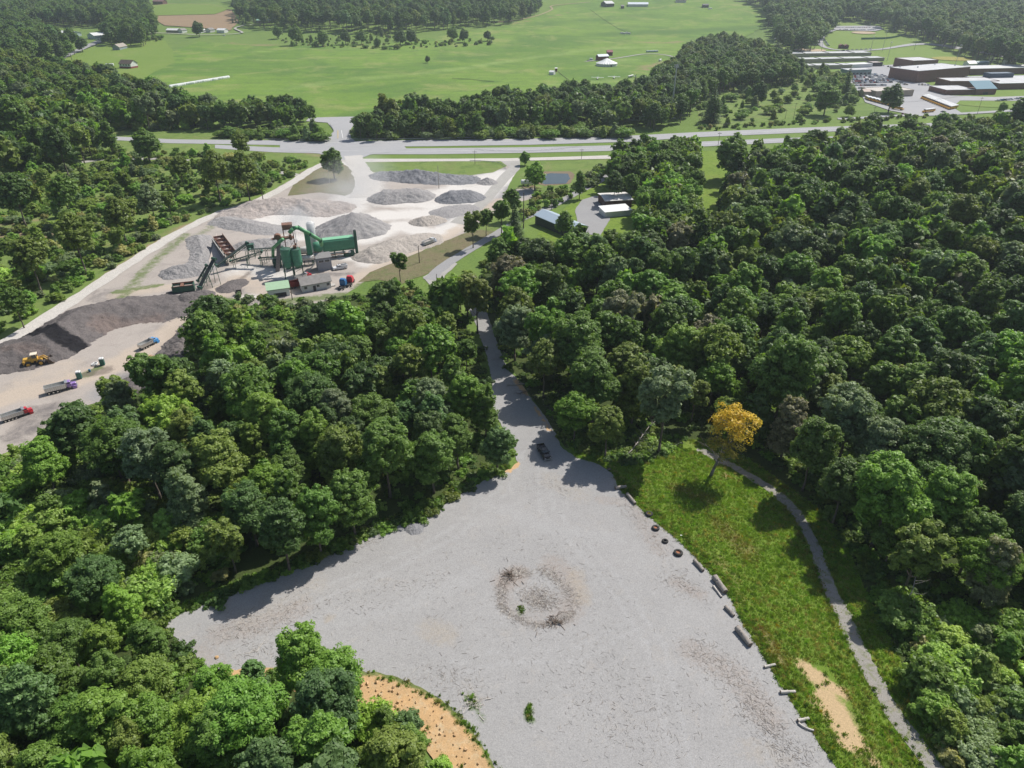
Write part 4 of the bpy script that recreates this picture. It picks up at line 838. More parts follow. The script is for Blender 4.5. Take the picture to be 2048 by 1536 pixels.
# ---------------------------------------------------------------- yellow tree
y0 = W(1421, 952)
yt = empty('yellow_tree', y0, 0, 'yellow-leaved tree with a bare leaning trunk on the meadow beside the gravel track', 'tree')
yk = 1.0
cr = link('crown', crown_mesh('crown', 'round', 6.3, 8.0, 18.8, 100, 40, .27, ragged=.4, inner=.0), yt); cr['leafcol'] = GREEN['yellow']; cr.location = (3.6, .6, 0)
c2 = link('lower_foliage', crown_mesh('lower_foliage', 'open', 5.0, 4.0, 15.5, 80, 30, .24, inner=.0), yt); c2['leafcol'] = (.34, .30, .06); c2.location = (1.6, 0, 0)
yb = MB(); q = random.Random(5); base = [Vector((0, 0, -.3)), Vector((.5, .1, 2.2)), Vector((1.2, .2, 4.6)), Vector((2.2, .3, 7.6)), Vector((3.3, .5, 11)), Vector((4.2, .7, 16))]
yb.tube(base, [.42, .36, .30, .22, .15, .05], 9)
for j in range(26):
    t = q.uniform(.25, .95)*(len(base)-1); i = int(t); p = base[i].lerp(base[min(5, i+1)], t-i); a = j*2.4; ln = q.uniform(2.2, 5.5)*(1.1 if t > 1.3 else .7)
    e = p+Vector((math.cos(a)*ln*.6, math.sin(a)*ln*.6, ln*.45)); f = e+Vector((math.cos(a+.3)*ln*.4, math.sin(a+.3)*ln*.4, ln*.2)); yb.cyl(p, e, .09, .06, 5, False); yb.cyl(e, f, .06, .02, 4, False)
    for s_ in (-.7, .8): yb.cyl(e, e+Vector((math.cos(a+s_)*ln*.4, math.sin(a+s_)*ln*.4, ln*.22)), .04, .015, 4, False)
yb.build('trunk', mat('grey_bark', (.20, .18, .16), .9, var=.3, scale=3), yt, True)
# ---------------------------------------------------------------- conifers
CL = []
for (cx, cy, hpx, c) in [(215, 330, 0, 'blue'), (72, 315, 44, 'blue'), (1424, 225, 62, 'dark'), (1692, 180, 55, 'dark'), (765, 600, 58, 'blue'), (1030, 440, 60, 'dark'), (1375, 200, 50, 'blue'), (1652, 190, 50, 'green'), (130, 215, 46, 'blue'), (255, 190, 44, 'blue'), (90, 240, 50, 'blue'), (170, 205, 40, 'blue'), (1705, 760, 62, 'greybrown'), (888, 595, 40, 'blue'),
                         (1270, 175, 34, 'dark'), (1160, 205, 34, 'dark'), (1925, 780, 60, 'dark'), (1560, 580, 56, 'dark'), (1490, 640, 56, 'dark'), (40, 700, 0, 'd'), (1580, 480, 40, 'dark')]:
    if hpx == 0: continue
    v = CO[len(CL) % 3]; f = W(cx, cy, 7); d = float(PX(f.x, f.y, f.z+7)[2]); s = hpx*d/FPX/.9/v[3]
    e = empty('conifer', f, rnd.uniform(0, 6), cat='tree', group='conifers among the woods'); e.scale = (s, s, s)
    o = link('crown', v[0], e); o['leafcol'] = [float(q) for q in np.array(GREEN[c])*.85]; link('trunk', v[1], e); CL.append((f.x, f.y, f.z, c, e))
label_all(CL, 'conifer')
row = [W(466+i*6.5, 47+i*.2) for i in range(5)]
for i, f in enumerate(row):
    e = empty('conifer', f, 0, 'dark slender conifer, %s from the left in the short row below the brown hillside' % ['first', 'second', 'third', 'fourth', 'fifth'][i], 'tree', 'row of slender conifers'); e.scale = (.62, .62, .8)
    o = link('crown', CO[2][0], e); o['leafcol'] = GREEN['dark']; link('trunk', CO[2][1], e)
# ---------------------------------------------------------------- shrubs
SHL = []
Ps = []
Ps.append(fill(P_SCRUB, 4.6, 1.5, seed=40, keep=.62)); Ps.append(fill([(1440, 165), (1540, 155), (1610, 165), (1690, 205), (1700, 218), (1560, 238), (1400, 252), (1395, 200)], 16, 1.5, seed=41, keep=.5))
Ps.append(fill(R_BL, 3.6, 1.5, seed=42, keep=.85)); Ps.append(fill([(1075, 385), (1130, 375), (1200, 330), (1225, 325), (1225, 345), (1140, 392), (1060, 432), (1000, 452), (1050, 410)], 5, 1.5, seed=43, ex=[]))
Ps.append(fill([(1080, 480), (1150, 490), (1190, 480), (1130, 540), (1000, 540), (960, 520)], 5, 2, seed=44))
Ps.append(fill([(700, 585), (760, 560), (830, 565), (880, 590), (910, 640), (860, 620), (760, 610)], 4.2, 2, seed=45, ex=[P_LOT]))
Ps.append(fill([(420, 600), (480, 590), (640, 600), (600, 625), (430, 640)], 5, 1.5, seed=46, ex=[]))
Ps.append(fill([(700, 262), (1250, 262), (1250, 270), (700, 274)], 8, 1.5, seed=47, ex=[])); Ps.append(fill([(1400, 252), (1700, 238), (1860, 228), (1860, 234), (1600, 248), (1400, 262)], 7, 1, seed=48, ex=[]))
Ps.append(fill([(540, 72), (760, 62), (860, 82), (990, 72), (985, 88), (850, 95), (760, 98), (560, 88)], 20, 2, seed=49, ex=[]))
Ps.append(fill([(1800, 1250), (1900, 1200), (2100, 1250), (2100, 1600), (1960, 1600), (1860, 1440)], 3.6, 2, seed=55, ex=[]))
Ps = np.concatenate(Ps); dS = np.hypot(Ps[:, 0], Ps[:, 1]); px, py, _ = PX(Ps[:, 0], Ps[:, 1], Ps[:, 2]+1); dS = dS+((px < 0) | (px > 2048) | (py > 1530))*1e4; Ps = Ps[np.argsort(dS)]
cS, nS = tints(len(Ps), MIXS); sS = NR.uniform(.6, 1.35, len(Ps))
for i in range(150):
    e = empty('shrub', tuple(Ps[i]), rnd.uniform(0, 6), cat='shrub', group='shrubs at the wood edges'); e.scale = (sS[i],)*3
    o = link('foliage', SH[i % len(SH)][0], e); o['leafcol'] = [float(q) for q in cS[i]]; SHL.append((Ps[i][0], Ps[i][1], Ps[i][2], nS[i], e))
label_all(SHL, 'leafy shrub')
o = scatter('shrub_thicket', Ps[150:], sS[150:], NR.uniform(0, 6.28, len(Ps)-150), cS[150:], [(v[0],) for v in SH]); tag(o, 'tangle of shrubs covering the scrubland and road banks', 'thicket')
# undergrowth: floor of the woods and vines, nobody could count it
U = [fill(R_LEFTWOOD, 3.4, 0, seed=60, ex=[P_LOT, P_QUARRY]), fill([(x+10, y+20) for x, y in R_RIGHT], 4.6, 0, seed=61, ex=EXCL), fill(R_BOT+[], 3.2, 0, seed=62, ex=[P_LOT, [(420, 1340), (700, 1340), (900, 1400), (1000, 1540), (900, 1600), (800, 1450), (700, 1400), (430, 1385)]]), fill(R_BL, 2.6, 0, seed=63),
     fill([(300, 1240), (420, 1190), (560, 1140), (640, 1105), (760, 1050), (860, 1012), (930, 970), (985, 935), (1010, 935), (985, 950), (930, 985), (860, 1028), (760, 1065), (640, 1120), (560, 1153), (420, 1205), (318, 1250)], 1.7, 0, seed=64, ex=[]),
     fill([(1090, 815), (1120, 860), (1150, 895), (1230, 930), (1300, 920), (1380, 880), (1300, 860), (1180, 860)], 2.2, 0, seed=65, ex=[P_LOT]), fill([(1500, 900), (1640, 1000), (1700, 1100), (1760, 1250), (1850, 1400), (1960, 1560), (2100, 1560), (2100, 900), (1700, 860)], 3.0, 0, seed=66, ex=EXCL)]
U = np.concatenate(U); cU, _ = tints(len(U), dict(vine=1.6, green=2, bright=1, olive=1, dark=1.2)); o = scatter('undergrowth', U, NR.uniform(.5, 1.3, len(U)), NR.uniform(0, 6.28, len(U)), cU*.9, [(v[0],) for v in LOWV]); tag(o, 'low leafy undergrowth and vines on the floor of the woods', 'undergrowth')
print('shrubs', len(Ps), 'under', len(U))
# forest floor sheets
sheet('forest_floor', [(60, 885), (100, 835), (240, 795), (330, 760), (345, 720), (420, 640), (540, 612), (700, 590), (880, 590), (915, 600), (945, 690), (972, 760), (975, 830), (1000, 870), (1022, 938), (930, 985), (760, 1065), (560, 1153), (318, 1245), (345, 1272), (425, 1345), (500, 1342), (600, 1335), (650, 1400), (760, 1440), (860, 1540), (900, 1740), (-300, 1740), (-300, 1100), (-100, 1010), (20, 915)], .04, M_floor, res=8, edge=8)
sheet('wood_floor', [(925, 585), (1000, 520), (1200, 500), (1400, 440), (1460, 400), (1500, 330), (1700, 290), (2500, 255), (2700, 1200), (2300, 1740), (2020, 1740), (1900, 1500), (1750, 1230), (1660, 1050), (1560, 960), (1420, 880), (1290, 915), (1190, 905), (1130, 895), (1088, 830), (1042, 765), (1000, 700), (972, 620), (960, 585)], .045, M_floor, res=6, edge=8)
# ================================================================ BUILDINGS
M_white = mat('white_paint', (.72, .72, .70), .5, var=.06, dirt=.25, dirtcol=(.4, .37, .32))
M_offw = mat('off_white_siding', (.58, .58, .56), .6, var=.08, dirt=.2)
M_glass = mat('dark_glass', (.03, .04, .05), .08, var=.2, spec=.8)
M_brick = mat('brown_brick', (.19, .098, .072), .85, var=.22, scale=.8, dirt=.2, dirtcol=(.08, .05, .04))
M_flat = mat('grey_membrane_roof', (.50, .50, .50), .8, var=.14, scale=.12, dirt=.35, dirtcol=(.30, .30, .30))
M_dark = mat('dark_trim', (.05, .05, .055), .6)
M_tan = mat('tan_wall', (.36, .31, .24), .8, var=.12)
M_bluer = mat('pale_blue_roof', (.15, .27, .33), .8, var=.06)
M_conc = mat('concrete', (.42, .40, .37), .85, var=.18, scale=.6, dirt=.3, dirtcol=(.25, .23, .2), bump=.2)
M_galv = mat('galvanised_metal', (.45, .46, .47), .4, .6, var=.12)
M_green = mat('plant_green_paint', (.075, .26, .155), .5, var=.16, scale=.7, dirt=.35, dirtcol=(.16, .22, .16))
M_green2 = mat('dark_green_steel', (.035, .105, .07), .55, var=.25, scale=1, dirt=.35, dirtcol=(.13, .12, .09))
M_rust = mat('rusty_steel', (.20, .095, .06), .85, var=.35, scale=1.2, dirt=.5, dirtcol=(.30, .22, .18))
M_shin = mat('dark_shingles', (.10, .075, .06), .9, var=.25, scale=1)
M_greyr = mat('grey_shingles', (.25, .235, .22), .9, var=.2, scale=.8)
M_red = mat('barn_red', (.13, .025, .022), .7, var=.2)
def frame(A, B):
    a = W(*A); b = W(*B); u = b-a; L = math.hypot(u.x, u.y); return a, math.atan2(u.y, u.x), L, b
def bld(name, label, A, B, d, h, wall=M_white, roof=M_flat, kind='flat', rh=1.5, oh=.4, cat='building', group=None, wins=(), doors=(), parapet=.35, z0=0.0, para=None):
    a, rz, L, b = frame(A, B)
    e = empty(name, a, rz, label, cat, group); w = MB()
    if kind == 'gx': w.prism([(0, -.4), (d, -.4), (d, h), (d/2, h+rh), (0, h)], 0, L, Matrix.Rotation(math.pi/2, 4, 'Z') @ Matrix.Scale(-1, 4, (0, 1, 0)))
    elif kind == 'gy': w.prism([(0, -.4), (L, -.4), (L, h), (L/2, h+rh), (0, h)], 0, d)
    else: w.box((L/2, d/2, h/2-.2), (L, d, h+.4))
    w.build('wall', wall, e)
    r = MB()
    if kind == 'gx':
        t = .22; s_ = rh/(d/2)
        r.prism([(-oh, h-oh*s_+.02), (d/2, h+rh+.02), (d+oh, h-oh*s_+.02), (d+oh, h-oh*s_+t), (d/2, h+rh+t+.05), (-oh, h-oh*s_+t)], -oh, L+oh, Matrix.Rotation(math.pi/2, 4, 'Z') @ Matrix.Scale(-1, 4, (0, 1, 0)))
    elif kind == 'gy':
        t = .22; s_ = rh/(L/2)
        r.prism([(-oh, h-oh*s_+.02), (L/2, h+rh+.02), (L+oh, h-oh*s_+.02), (L+oh, h-oh*s_+t), (L/2, h+rh+t+.05), (-oh, h-oh*s_+t)], -oh, d+oh)
    elif kind == 'shed': r.add([(-oh, -oh, h+.02), (L+oh, -oh, h+.02), (L+oh, d+oh, h+rh), (-oh, d+oh, h+rh), (-oh, -oh, h+.22), (L+oh, -oh, h+.22), (L+oh, d+oh, h+rh+.2), (-oh, d+oh, h+rh+.2)], [(0, 3, 2, 1), (4, 5, 6, 7), (0, 1, 5, 4), (1, 2, 6, 5), (2, 3, 7, 6), (3, 0, 4, 7)])
    else: r.box((L/2, d/2, h+.05), (L-.3, d-.3, .1))
    ro = r.build('roof', roof, e)
    if kind == 'flat' and parapet:
        p = MB()
        for c, s in (((L/2, .08, 0), (L+.1, .3)), ((L/2, d-.08, 0), (L+.1, .3)), ((.08, d/2, 0), (.3, d-.5)), ((L-.08, d/2, 0), (.3, d-.5))): p.box((c[0], c[1], h+parapet/2), (s[0], s[1], parapet))
        p.build('parapet', para or wall, e)
    if kind == 'shed':
        p = MB(); p.add([(0, d, h), (L, d, h), (L, d-.15, h), (0, d-.15, h), (0, d, h+rh), (L, d, h+rh)], [(0, 1, 5, 4), (0, 3, 2, 1)]); 
    for (x, z, ww, wh) in wins:
        m = MB(); m.box((x*L, -.02, z), (ww+.2, .10, wh+.2)); f = m.build('window', M_white if wall is not M_white else M_dark, e)
        m = MB(); m.box((x*L, -.08, z), (ww, .06, wh)); m.build('pane', M_glass, f)
    for (x, ww, hh, mt) in doors:
        m = MB(); m.box((x*L, -.04, hh/2), (ww, .14, hh)); m.build('door', mt, e)
    return e, L
def extra(e, name, mt, fn, smooth=False):
    m = MB(); fn(m); return m.build(name, mt, e, smooth)
# ---- plant offices
e, L = bld('plant_office', 'long white office with grey gable roof between the silos and the wood', (606, 586), (663, 576), 7.0, 3.0, M_offw, M_greyr, 'gx', 1.7, .5, 'office', wins=[(.12, 1.8, 1.1, 1.0), (.55, 1.8, 1.0, .9), (.9, 1.8, 1.1, 1.0)], doors=[(.42, 1.0, 2.1, M_dark)])
extra(e, 'chimney', M_galv, lambda m: (m.cyl((L*.15, 5.0, 3.5), (L*.15, 5.0, 5.1), .14, n=8), m.cyl((L*.6, 5.0, 3.5), (L*.6, 5.0, 4.9), .1, n=8)))
extra(e, 'porch_step', M_conc, lambda m: m.box((L+.9, 2, .25), (1.8, 2.2, .5), bev=.05))
e, L = bld('green_roofed_shed', 'white shed with pale green metal roof left of the long plant office', (537, 597), (581, 591), 5.0, 3.0, M_white, mat('pale_green_roof', (.33, .47, .30), .5, var=.08), 'shed', .9, .3, 'shed', doors=[(.55, 4.5, 1.6, M_dark)])
e, L = bld('control_house', 'grey two-storey control house beside the white service truck', (637, 543), (665, 539), 4.6, 5.2, mat('grey_block', (.30, .31, .33), .8, var=.12), mat('dark_felt_roof', (.21, .205, .2), .9, var=.15), 'shed', .5, .4, 'control house', wins=[(.28, 4.0, 1.9, .9), (.72, 4.0, 1.9, .9)])
extra(e, 'stair', M_galv, lambda m: [m.box((-.9-i*.42, 1.4, 2.9-i*.45), (.42, 1.1, .12)) for i in range(6)]+[m.bar((-.6, .9, 3.9), (-3.4, .9, 1.0), .08), m.bar((-.6, 1.9, 3.0), (-3.4, 1.9, .1), .14)])
# red container trailer behind the office
t = empty('red_trailer', W(579, 580), frame((579, 580), (601, 575))[1], 'dark red open-top trailer behind the white plant office', 'trailer')
extra(t, 'box', mat('trailer_red', (.20, .025, .025), .6, var=.2, dirt=.3), lambda m: [m.box((2.6, .1, 1.6), (5.2, .12, 1.9)), m.box((2.6, 2.4, 1.6), (5.2, .12, 1.9)), m.box((.06, 1.25, 1.6), (.12, 2.18, 1.9)), m.box((5.14, 1.25, 1.6), (.12, 2.18, 1.9)), m.box((2.6, 1.25, .72), (4.9, 2.1, .12))]+[m.box((.5+i*.84, -.02, 1.6), (.1, .14, 1.9)) for i in range(6)])
for i, x in enumerate((1.0, 2.1)): extra(t, 'wheel', M_dark, lambda m: [m.cyl((x, .0, .5), (x, .35, .5), .5, n=14), m.cyl((x, 2.15, .5), (x, 2.5, .5), .5, n=14)])
# skip, generator
e = empty('waste_skip', W(478, 590), .15, 'small dark skip standing alone below the conveyor yard', 'skip')
extra(e, 'box', mat('skip_brown', (.07, .065, .05), .8, var=.3), lambda m: [m.box((0, -.75, .9), (2.0, .1, 1.5)), m.box((0, .75, .9), (2.0, .1, 1.5)), m.box((-.95, 0, .9), (.1, 1.4, 1.5)), m.box((.95, 0, .9), (.1, 1.4, 1.5)), m.box((0, 0, .2), (1.8, 1.4, .12))])
extra(e, 'rim', M_dark, lambda m: [m.box((0, -.78, 1.68), (2.1, .12, .1)), m.box((0, .78, 1.68), (2.1, .12, .1))])
# ---- sheds beside the lower lane
e, L = bld('blue_roofed_shed', 'long shed with pale blue-grey metal roof beside the gravel shed yard', (1140, 478), (1172, 470), 26, 4.2, mat('dark_green_wall', (.045, .06, .045), .8), mat('blue_grey_metal_roof', (.42, .50, .56), .4, .2, var=.05), 'gy', 1.6, .5, 'shed', doors=[(.5, 4, 3.4, M_dark)])
e, L = bld('white_roofed_shed', 'large shed with a flat weathered white roof at the end of the shed yard', (1210, 418), (1263, 415), 13, 4.0, mat('maroon_wall', (.09, .045, .04), .8), mat('weathered_white_roof', (.66, .64, .60), .6, var=.14, scale=.3, dirt=.5, dirtcol=(.42, .36, .3)), 'gx', .8, .5, 'shed')
e, L = bld('lean_to_shed', 'low white-roofed lean-to in front of the large weathered white roof', (1210, 436), (1262, 431), 8, 2.7, M_offw, mat('white_sheet_roof', (.74, .74, .72), .5, var=.06), 'shed', .6, .4, 'shed')
e, L = bld('cottage', 'small pale green cottage half hidden by trees across the highway', (1256, 241), (1279, 242), 8, 5.5, mat('pale_green_wall', (.40, .50, .40), .8, var=.08), mat('tan_roof', (.42, .36, .29), .9), 'gx', 2.2, .4, 'house', wins=[(.22, 1.9, 1.6, 2.0), (.36, 1.9, 1.2, 2.0), (.68, 1.9, 1.2, 2.0), (.84, 1.9, 1.2, 2.0)])
# ---- houses and farm buildings of the far left
bld('ranch_house', 'grey-roofed ranch house with pale gable on the mown lawn', (226, 101), (240, 101), 22, 4.2, mat('blue_grey_siding', (.25, .30, .31), .8), mat('tan_grey_roof', (.33, .29, .25), .9, var=.12), 'gy', 3.4, .6, 'house')
e, L = bld('brown_roofed_house', 'house with dark brown roof, white gable and red brick base on the mown lawn', (240, 137), (263, 138), 11, 5.4, M_white, M_shin, 'gx', 3.4, .6, 'house', wins=[(.15, 4.0, 1.7, 1.2), (.38, 4.0, 1.7, 1.2), (.62, 4.0, 1.7, 1.2), (.85, 4.0, 1.7, 1.2)])
extra(e, 'brick_base', mat('red_brick', (.24, .06, .05), .85, var=.2), lambda m: m.box((L/2, 5.4, 1.0), (L+.3, 11.3, 2.6)))
bld('long_white_shed', 'longest white metal shed among trees at the far left', (102, 71), (146, 74), 16, 5, mat('pale_blue_wall', (.50, .58, .60), .7), M_white, 'gx', 2.0, .6, 'shed')
bld('short_white_shed', 'shorter white shed right of the long white one behind a dark tree', (176, 77), (190, 79), 22, 5, mat('pale_blue_wall', (.5, .58, .6)), M_white, 'gy', 3.2, .6, 'shed')
bld('white_cottage', 'small white cottage in the trees at the left edge', (10, 100), (20, 101), 9, 5, M_white, M_greyr, 'gx', 2.2, .4, 'house')
for i, (x, y, w_, lb, wl_, rf) in enumerate([(225, 78, 14, 'pale bungalow at the left of the hedged farmhouses', M_offw, M_greyr), (240, 72, 12, 'cream-roofed bungalow behind the hedge of the farmhouses', M_tan, mat('cream_roof', (.5, .47, .4))), (252, 70, 14, 'tan-roofed bungalow at the right of the hedged farmhouses', M_tan, M_greyr),
        (333, 66, 22, 'long pale farm shed at the foot of the brown hillside', M_tan, M_white), (356, 66, 9, 'white-gabled garage beside the long farm shed', M_white, M_greyr), (394, 66, 8, 'small white garage just right of the round dark tree', M_white, M_white), (412, 65, 9, 'low grey outbuilding between two white ones by the farm track', M_offw, M_greyr), (434, 66, 15, 'white outbuilding with gable at the right end of the farm track', M_white, M_white)]):
    bld('farm_building', lb, (x, y), (x+w_, y+.4), 11, 4.2, wl_, rf, 'gx' if w_ > 10 else 'gy', 2.2, .5, 'farm building')
bld('green_roofed_barn', 'long low barn with mint green roof at the edge of the far wood', (513, 46), (546, 45.5), 16, 4, M_tan, mat('mint_roof', (.26, .45, .35), .5), 'gx', 2, .5, 'barn')
bld('brown_house', 'reddish brown house at the top edge above the brown hillside', (306, 9), (326, 9), 14, 6, mat('brown_wall', (.18, .09, .07)), mat('brown_roof', (.22, .12, .1)), 'gx', 3, .5, 'house')
bld('grey_roofed_farmhouse', 'farm barn with a steep pale roof at the top of the pasture', (1212, 15), (1228, 14), 24, 7, M_dark, mat('pale_roof', (.55, .55, .54)), 'gx', 4, .6, 'barn')
bld('long_barn', 'long white barn at the top of the pasture below dark trees', (1256, 14), (1296, 14), 22, 5, M_offw, mat('silver_roof', (.62, .66, .7), .4), 'gx', 3, .6, 'barn')
bld('hillside_shed', 'tiny dark shed at the top of the pasture left of the long white barn', (1242, 18), (1248, 18), 10, 5, M_dark, M_greyr, 'gx', 2, .3, 'shed')
bld('dark_field_shed', 'dark shed near the end of the hillside track at the top', (1405, 16), (1417, 16), 12, 5, M_dark, M_dark, 'gx', 2, .3, 'shed')
bld('top_farmhouse', 'dark roofed farmhouse on the top edge at the right of the pasture', (1352, 6), (1372, 6), 18, 5, M_offw, M_shin, 'gx', 3, .5, 'house')
# ---- tent site
bld('dark_red_barn', 'dark red barn with pale metal roof behind the round white tent', (1197, 122), (1217, 121), 8, 5, M_red, mat('pale_metal_roof', (.55, .62, .66), .4), 'gx', 2, .4, 'barn', wins=[(.5, 2, 1.5, 1.5)])
bld('maroon_shed', 'maroon gabled shed upper right of the dark red barn', (1214, 112), (1225, 112), 8, 4.6, M_red, mat('maroon_roof', (.24, .06, .07)), 'gx', 2, .4, 'shed')
bld('field_shed', 'small white shed with the pasture path starting beside it', (1098, 150), (1107, 150.5), 6, 3.0, M_white, M_white, 'gx', 1.2, .3, 'shed')
bld('red_booth', 'tiny red booth with white roof behind the small white shed', (1110, 144), (1114.5, 144), 3, 3.6, M_red, M_white, 'shed', .5, .2, 'booth')
c = W(1213, 132); R_ = 12.5; e = empty('circus_tent', c, 0, 'round white tent with scalloped conical roof on the pasture', 'tent')
def tent(m):
    n = 24
    for i in range(n):
        a0 = 2*math.pi*i/n; a1 = 2*math.pi*(i+1)/n; am = (a0+a1)/2
        p = lambda r, a, z: (r*math.cos(a), r*math.sin(a), z)
        m.add([p(R_*1.03, a0, 3.4), p(R_*1.0, am, 3.1), p(R_*1.03, a1, 3.4), p(R_*.5, a1, 5.9), p(R_*.48, am, 5.7), p(R_*.5, a0, 5.9), p(.9, a1, 8.4), p(.9, a0, 8.4)], [(0, 1, 4, 5), (1, 2, 3, 4), (5, 4, 3, 6, 7)])
    m.cyl((0, 0, 8.3), (0, 0, 8.8), .9, .3, 12)
extra(e, 'roof', M_white, tent); extra(e, 'wall', M_offw, lambda m: m.cyl((0, 0, 0), (0, 0, 3.2), R_, n=24, cap=False)); extra(e, 'entrance', M_dark, lambda m: m.box((3.6, -R_*.955, 1.3), (2.6, .3, 2.6)))
# ---- school
def sch(nm, lb, A, B, d, h, wall=M_brick, roof=M_flat, **k): return bld(nm, lb, A, B, d, h, wall, roof, cat='school building', **k)
e, L = sch('school_gym', 'tall brown brick school gym with a flat grey roof', (1831, 167), (1934, 157.5), 34, 11.5, para=M_flat)
extra(e, 'roof_vent', M_galv, lambda m: [m.cyl((L*f, d_, 11.5), (L*f, d_, 12.9), .8, .5, 10) for f, d_ in ((.12, 30), (.3, 20), (.8, 30), (.93, 14))])
sch('gym_annex', 'brown brick annex rising behind the tall school gym', (1822, 141), (1872, 139), 30, 10, para=M_brick)
e, L = sch('school_front_wing', 'low brick school wing in front of the tall gym', (1890, 191), (1948, 190), 26, 4.6, para=M_flat)
sch('school_link', 'grey flat-roofed brick link behind the low front wing', (1898, 176), (1995, 175), 24, 6, para=M_brick)
e, L = sch('school_entrance', 'school entrance block under a pale blue sloping roof', (1949, 190.6), (1990, 189.5), 12, 5.2, M_brick, M_bluer, kind='shed', rh=5.5, oh=.3)
extra(e, 'door', M_dark, lambda m: m.box((L*.5, -.05, 1.3), (5, .2, 2.6)))
sch('school_right_wing', 'wide flat-roofed school block running out of the right edge', (1996, 180), (2130, 177), 50, 5.6, para=M_flat)
sch('school_rear_wing', 'pale-roofed rear school block beyond the dark blue clerestory', (1938, 151), (2120, 147), 26, 6.5, M_brick, mat('pale_membrane_roof', (.55, .55, .53), .8, var=.1), para=M_white)
e, L = bld('clerestory', 'dark blue clerestory block rising from the flat school roofs', (1975, 168), (2022, 167), 10, 9.5, mat('dark_blue_panel', (.035, .06, .10), .5), mat('dark_blue_roof', (.06, .10, .15), .5), cat='school building')
for i, (A, B, d, h, lb) in enumerate([((1610, 139), (1702, 137.5), 17, 4, 'nearest long row of the old school with tan end wall'), ((1604, 126), (1768, 122.5), 17, 4, 'middle long flat-roofed row of the old school'), ((1572, 114.5), (1742, 112), 20, 4, 'farthest long flat-roofed row of the old school')]):
    e, L = bld('old_school_row', lb, A, B, d, h, M_tan, M_flat, cat='school building', group='rows of the old school', para=M_flat)
    extra(e, 'roof_divider', M_dark, lambda m: [m.box((L*f, d*.5, h+.3), (1.0, d*.9, .5)) for f in (.22, .5, .8)])
bld('teal_school_block', 'teal-walled block with grey roof at the head of the school car park', (1693, 153.5), (1741, 152), 13, 6.5, mat('teal_wall', (.19, .27, .26), .7, var=.12), M_flat, cat='school building', para=M_white, wins=[(.1+.16*i, 3.0, 2.6, 1.6) for i in range(6)])
bld('pale_link_building', 'white-roofed link at the right end of the old school rows', (1704, 137), (1744, 135), 14, 4, M_white, M_white, cat='school building')
bld('loading_dock', 'dark-fronted block at the right end of the middle old school row', (1744, 134), (1764, 133.5), 12, 4.5, M_dark, mat('pinkish_roof', (.45, .38, .35)), cat='school building')
bld('bus_workshop', 'beige bus workshop beside the large dark tree at the bus yard', (1750, 196), (1825, 193), 22, 5.5, M_tan, mat('beige_roof', (.47, .43, .38), .8, var=.12), cat='workshop', parapet=.3)
bld('bus_office', 'small brown-roofed office left of the beige bus workshop', (1726, 194), (1740, 194), 9, 4.5, M_tan, mat('redbrown_roof', (.33, .23, .18)), 'gx', 1.4, .3, 'office')
bld('round_hut', 'white hut beside the long blue-grey container on the ball field', (1936, 135), (1952, 134.5), 9, 4.0, M_white, M_white, 'gx', 2.5, .3, 'hut')
bld('field_container', 'long blue-grey storage building on the running field', (1954, 132), (1978, 131), 8, 3.6, mat('blue_grey_panel', (.24, .34, .36)), mat('blue_grey_top', (.33, .44, .46)), 'gx', 1, .2, 'storage building')
e, L = bld('press_box', 'white press box tower beside the bleachers of the running field', (2012, 130), (2020, 129), 5, 8, M_galv, M_offw, 'shed', 1.0, 1.0, 'press box')
extra(e, 'window_band', M_glass, lambda m: m.box((L/2, -.05, 6.3), (L*.9, .12, 1.2)))
for i, (x, y) in enumerate(((1679, 98), (1689, 98.5))):
    e, L = bld('dugout', '%s of the two dark red dugouts below the outfield' % ('left', 'right')[i], (x, y), (x+7.5, y), 6, 4.6, M_red, mat('dugout_roof', (.20, .08, .07)), 'gy', 1.2, .3, 'dugout', group='red dugouts')
    extra(e, 'opening', M_dark, lambda m: m.cyl((L/2, -.12, 2), (L/2, .05, 2), 1.5, n=14))
e = empty('bleachers', W(1977, 122), 0, 'dark metal bleachers at the edge of the running field', 'bleachers'); extra(e, 'bench_rows', M_green2, lambda m: [m.box((0, i*1.1, .5+i*.55), (18, .8, .12)) for i in range(7)]+[m.bar((-9+i*3, 0, 0), (-9+i*3, 7.4, 4), .15) for i in range(7)])
# outfield fence, curved
P = catmull([W(1722, 80), W(1745, 79.5), W(1775, 78.5), W(1800, 74), W(1812, 69)], 6); m = MB()
for a, b in zip(P[:-1], P[1:]): m.add([a, b, b+Vector((0, 0, 3.2)), a+Vector((0, 0, 3.2)), a+Vector((0, .2, 0)), b+Vector((0, .2, 0)), b+Vector((0, .2, 3.2)), a+Vector((0, .2, 3.2))], [(0, 1, 2, 3), (7, 6, 5, 4), (3, 2, 6, 7)])
tag(m.build('outfield_fence', mat('outfield_green', (.04, .16, .12), .7)), 'curved dark green outfield fence on the upper ball field', 'fence')
P = [W(1541, 98), W(1560, 94), W(1600, 91)]; m = MB()
for a, b in zip(P[:-1], P[1:]): m.add([a, b, b+Vector((0, 0, 3)), a+Vector((0, 0, 3)), a+Vector((0, .2, 0)), b+Vector((0, .2, 0)), b+Vector((0, .2, 3)), a+Vector((0, .2, 3))], [(0, 1, 2, 3), (7, 6, 5, 4), (3, 2, 6, 7)])
tag(m.build('field_fence', M_green2), 'dark straight fence of the near ball field beside the hedgerow', 'fence')
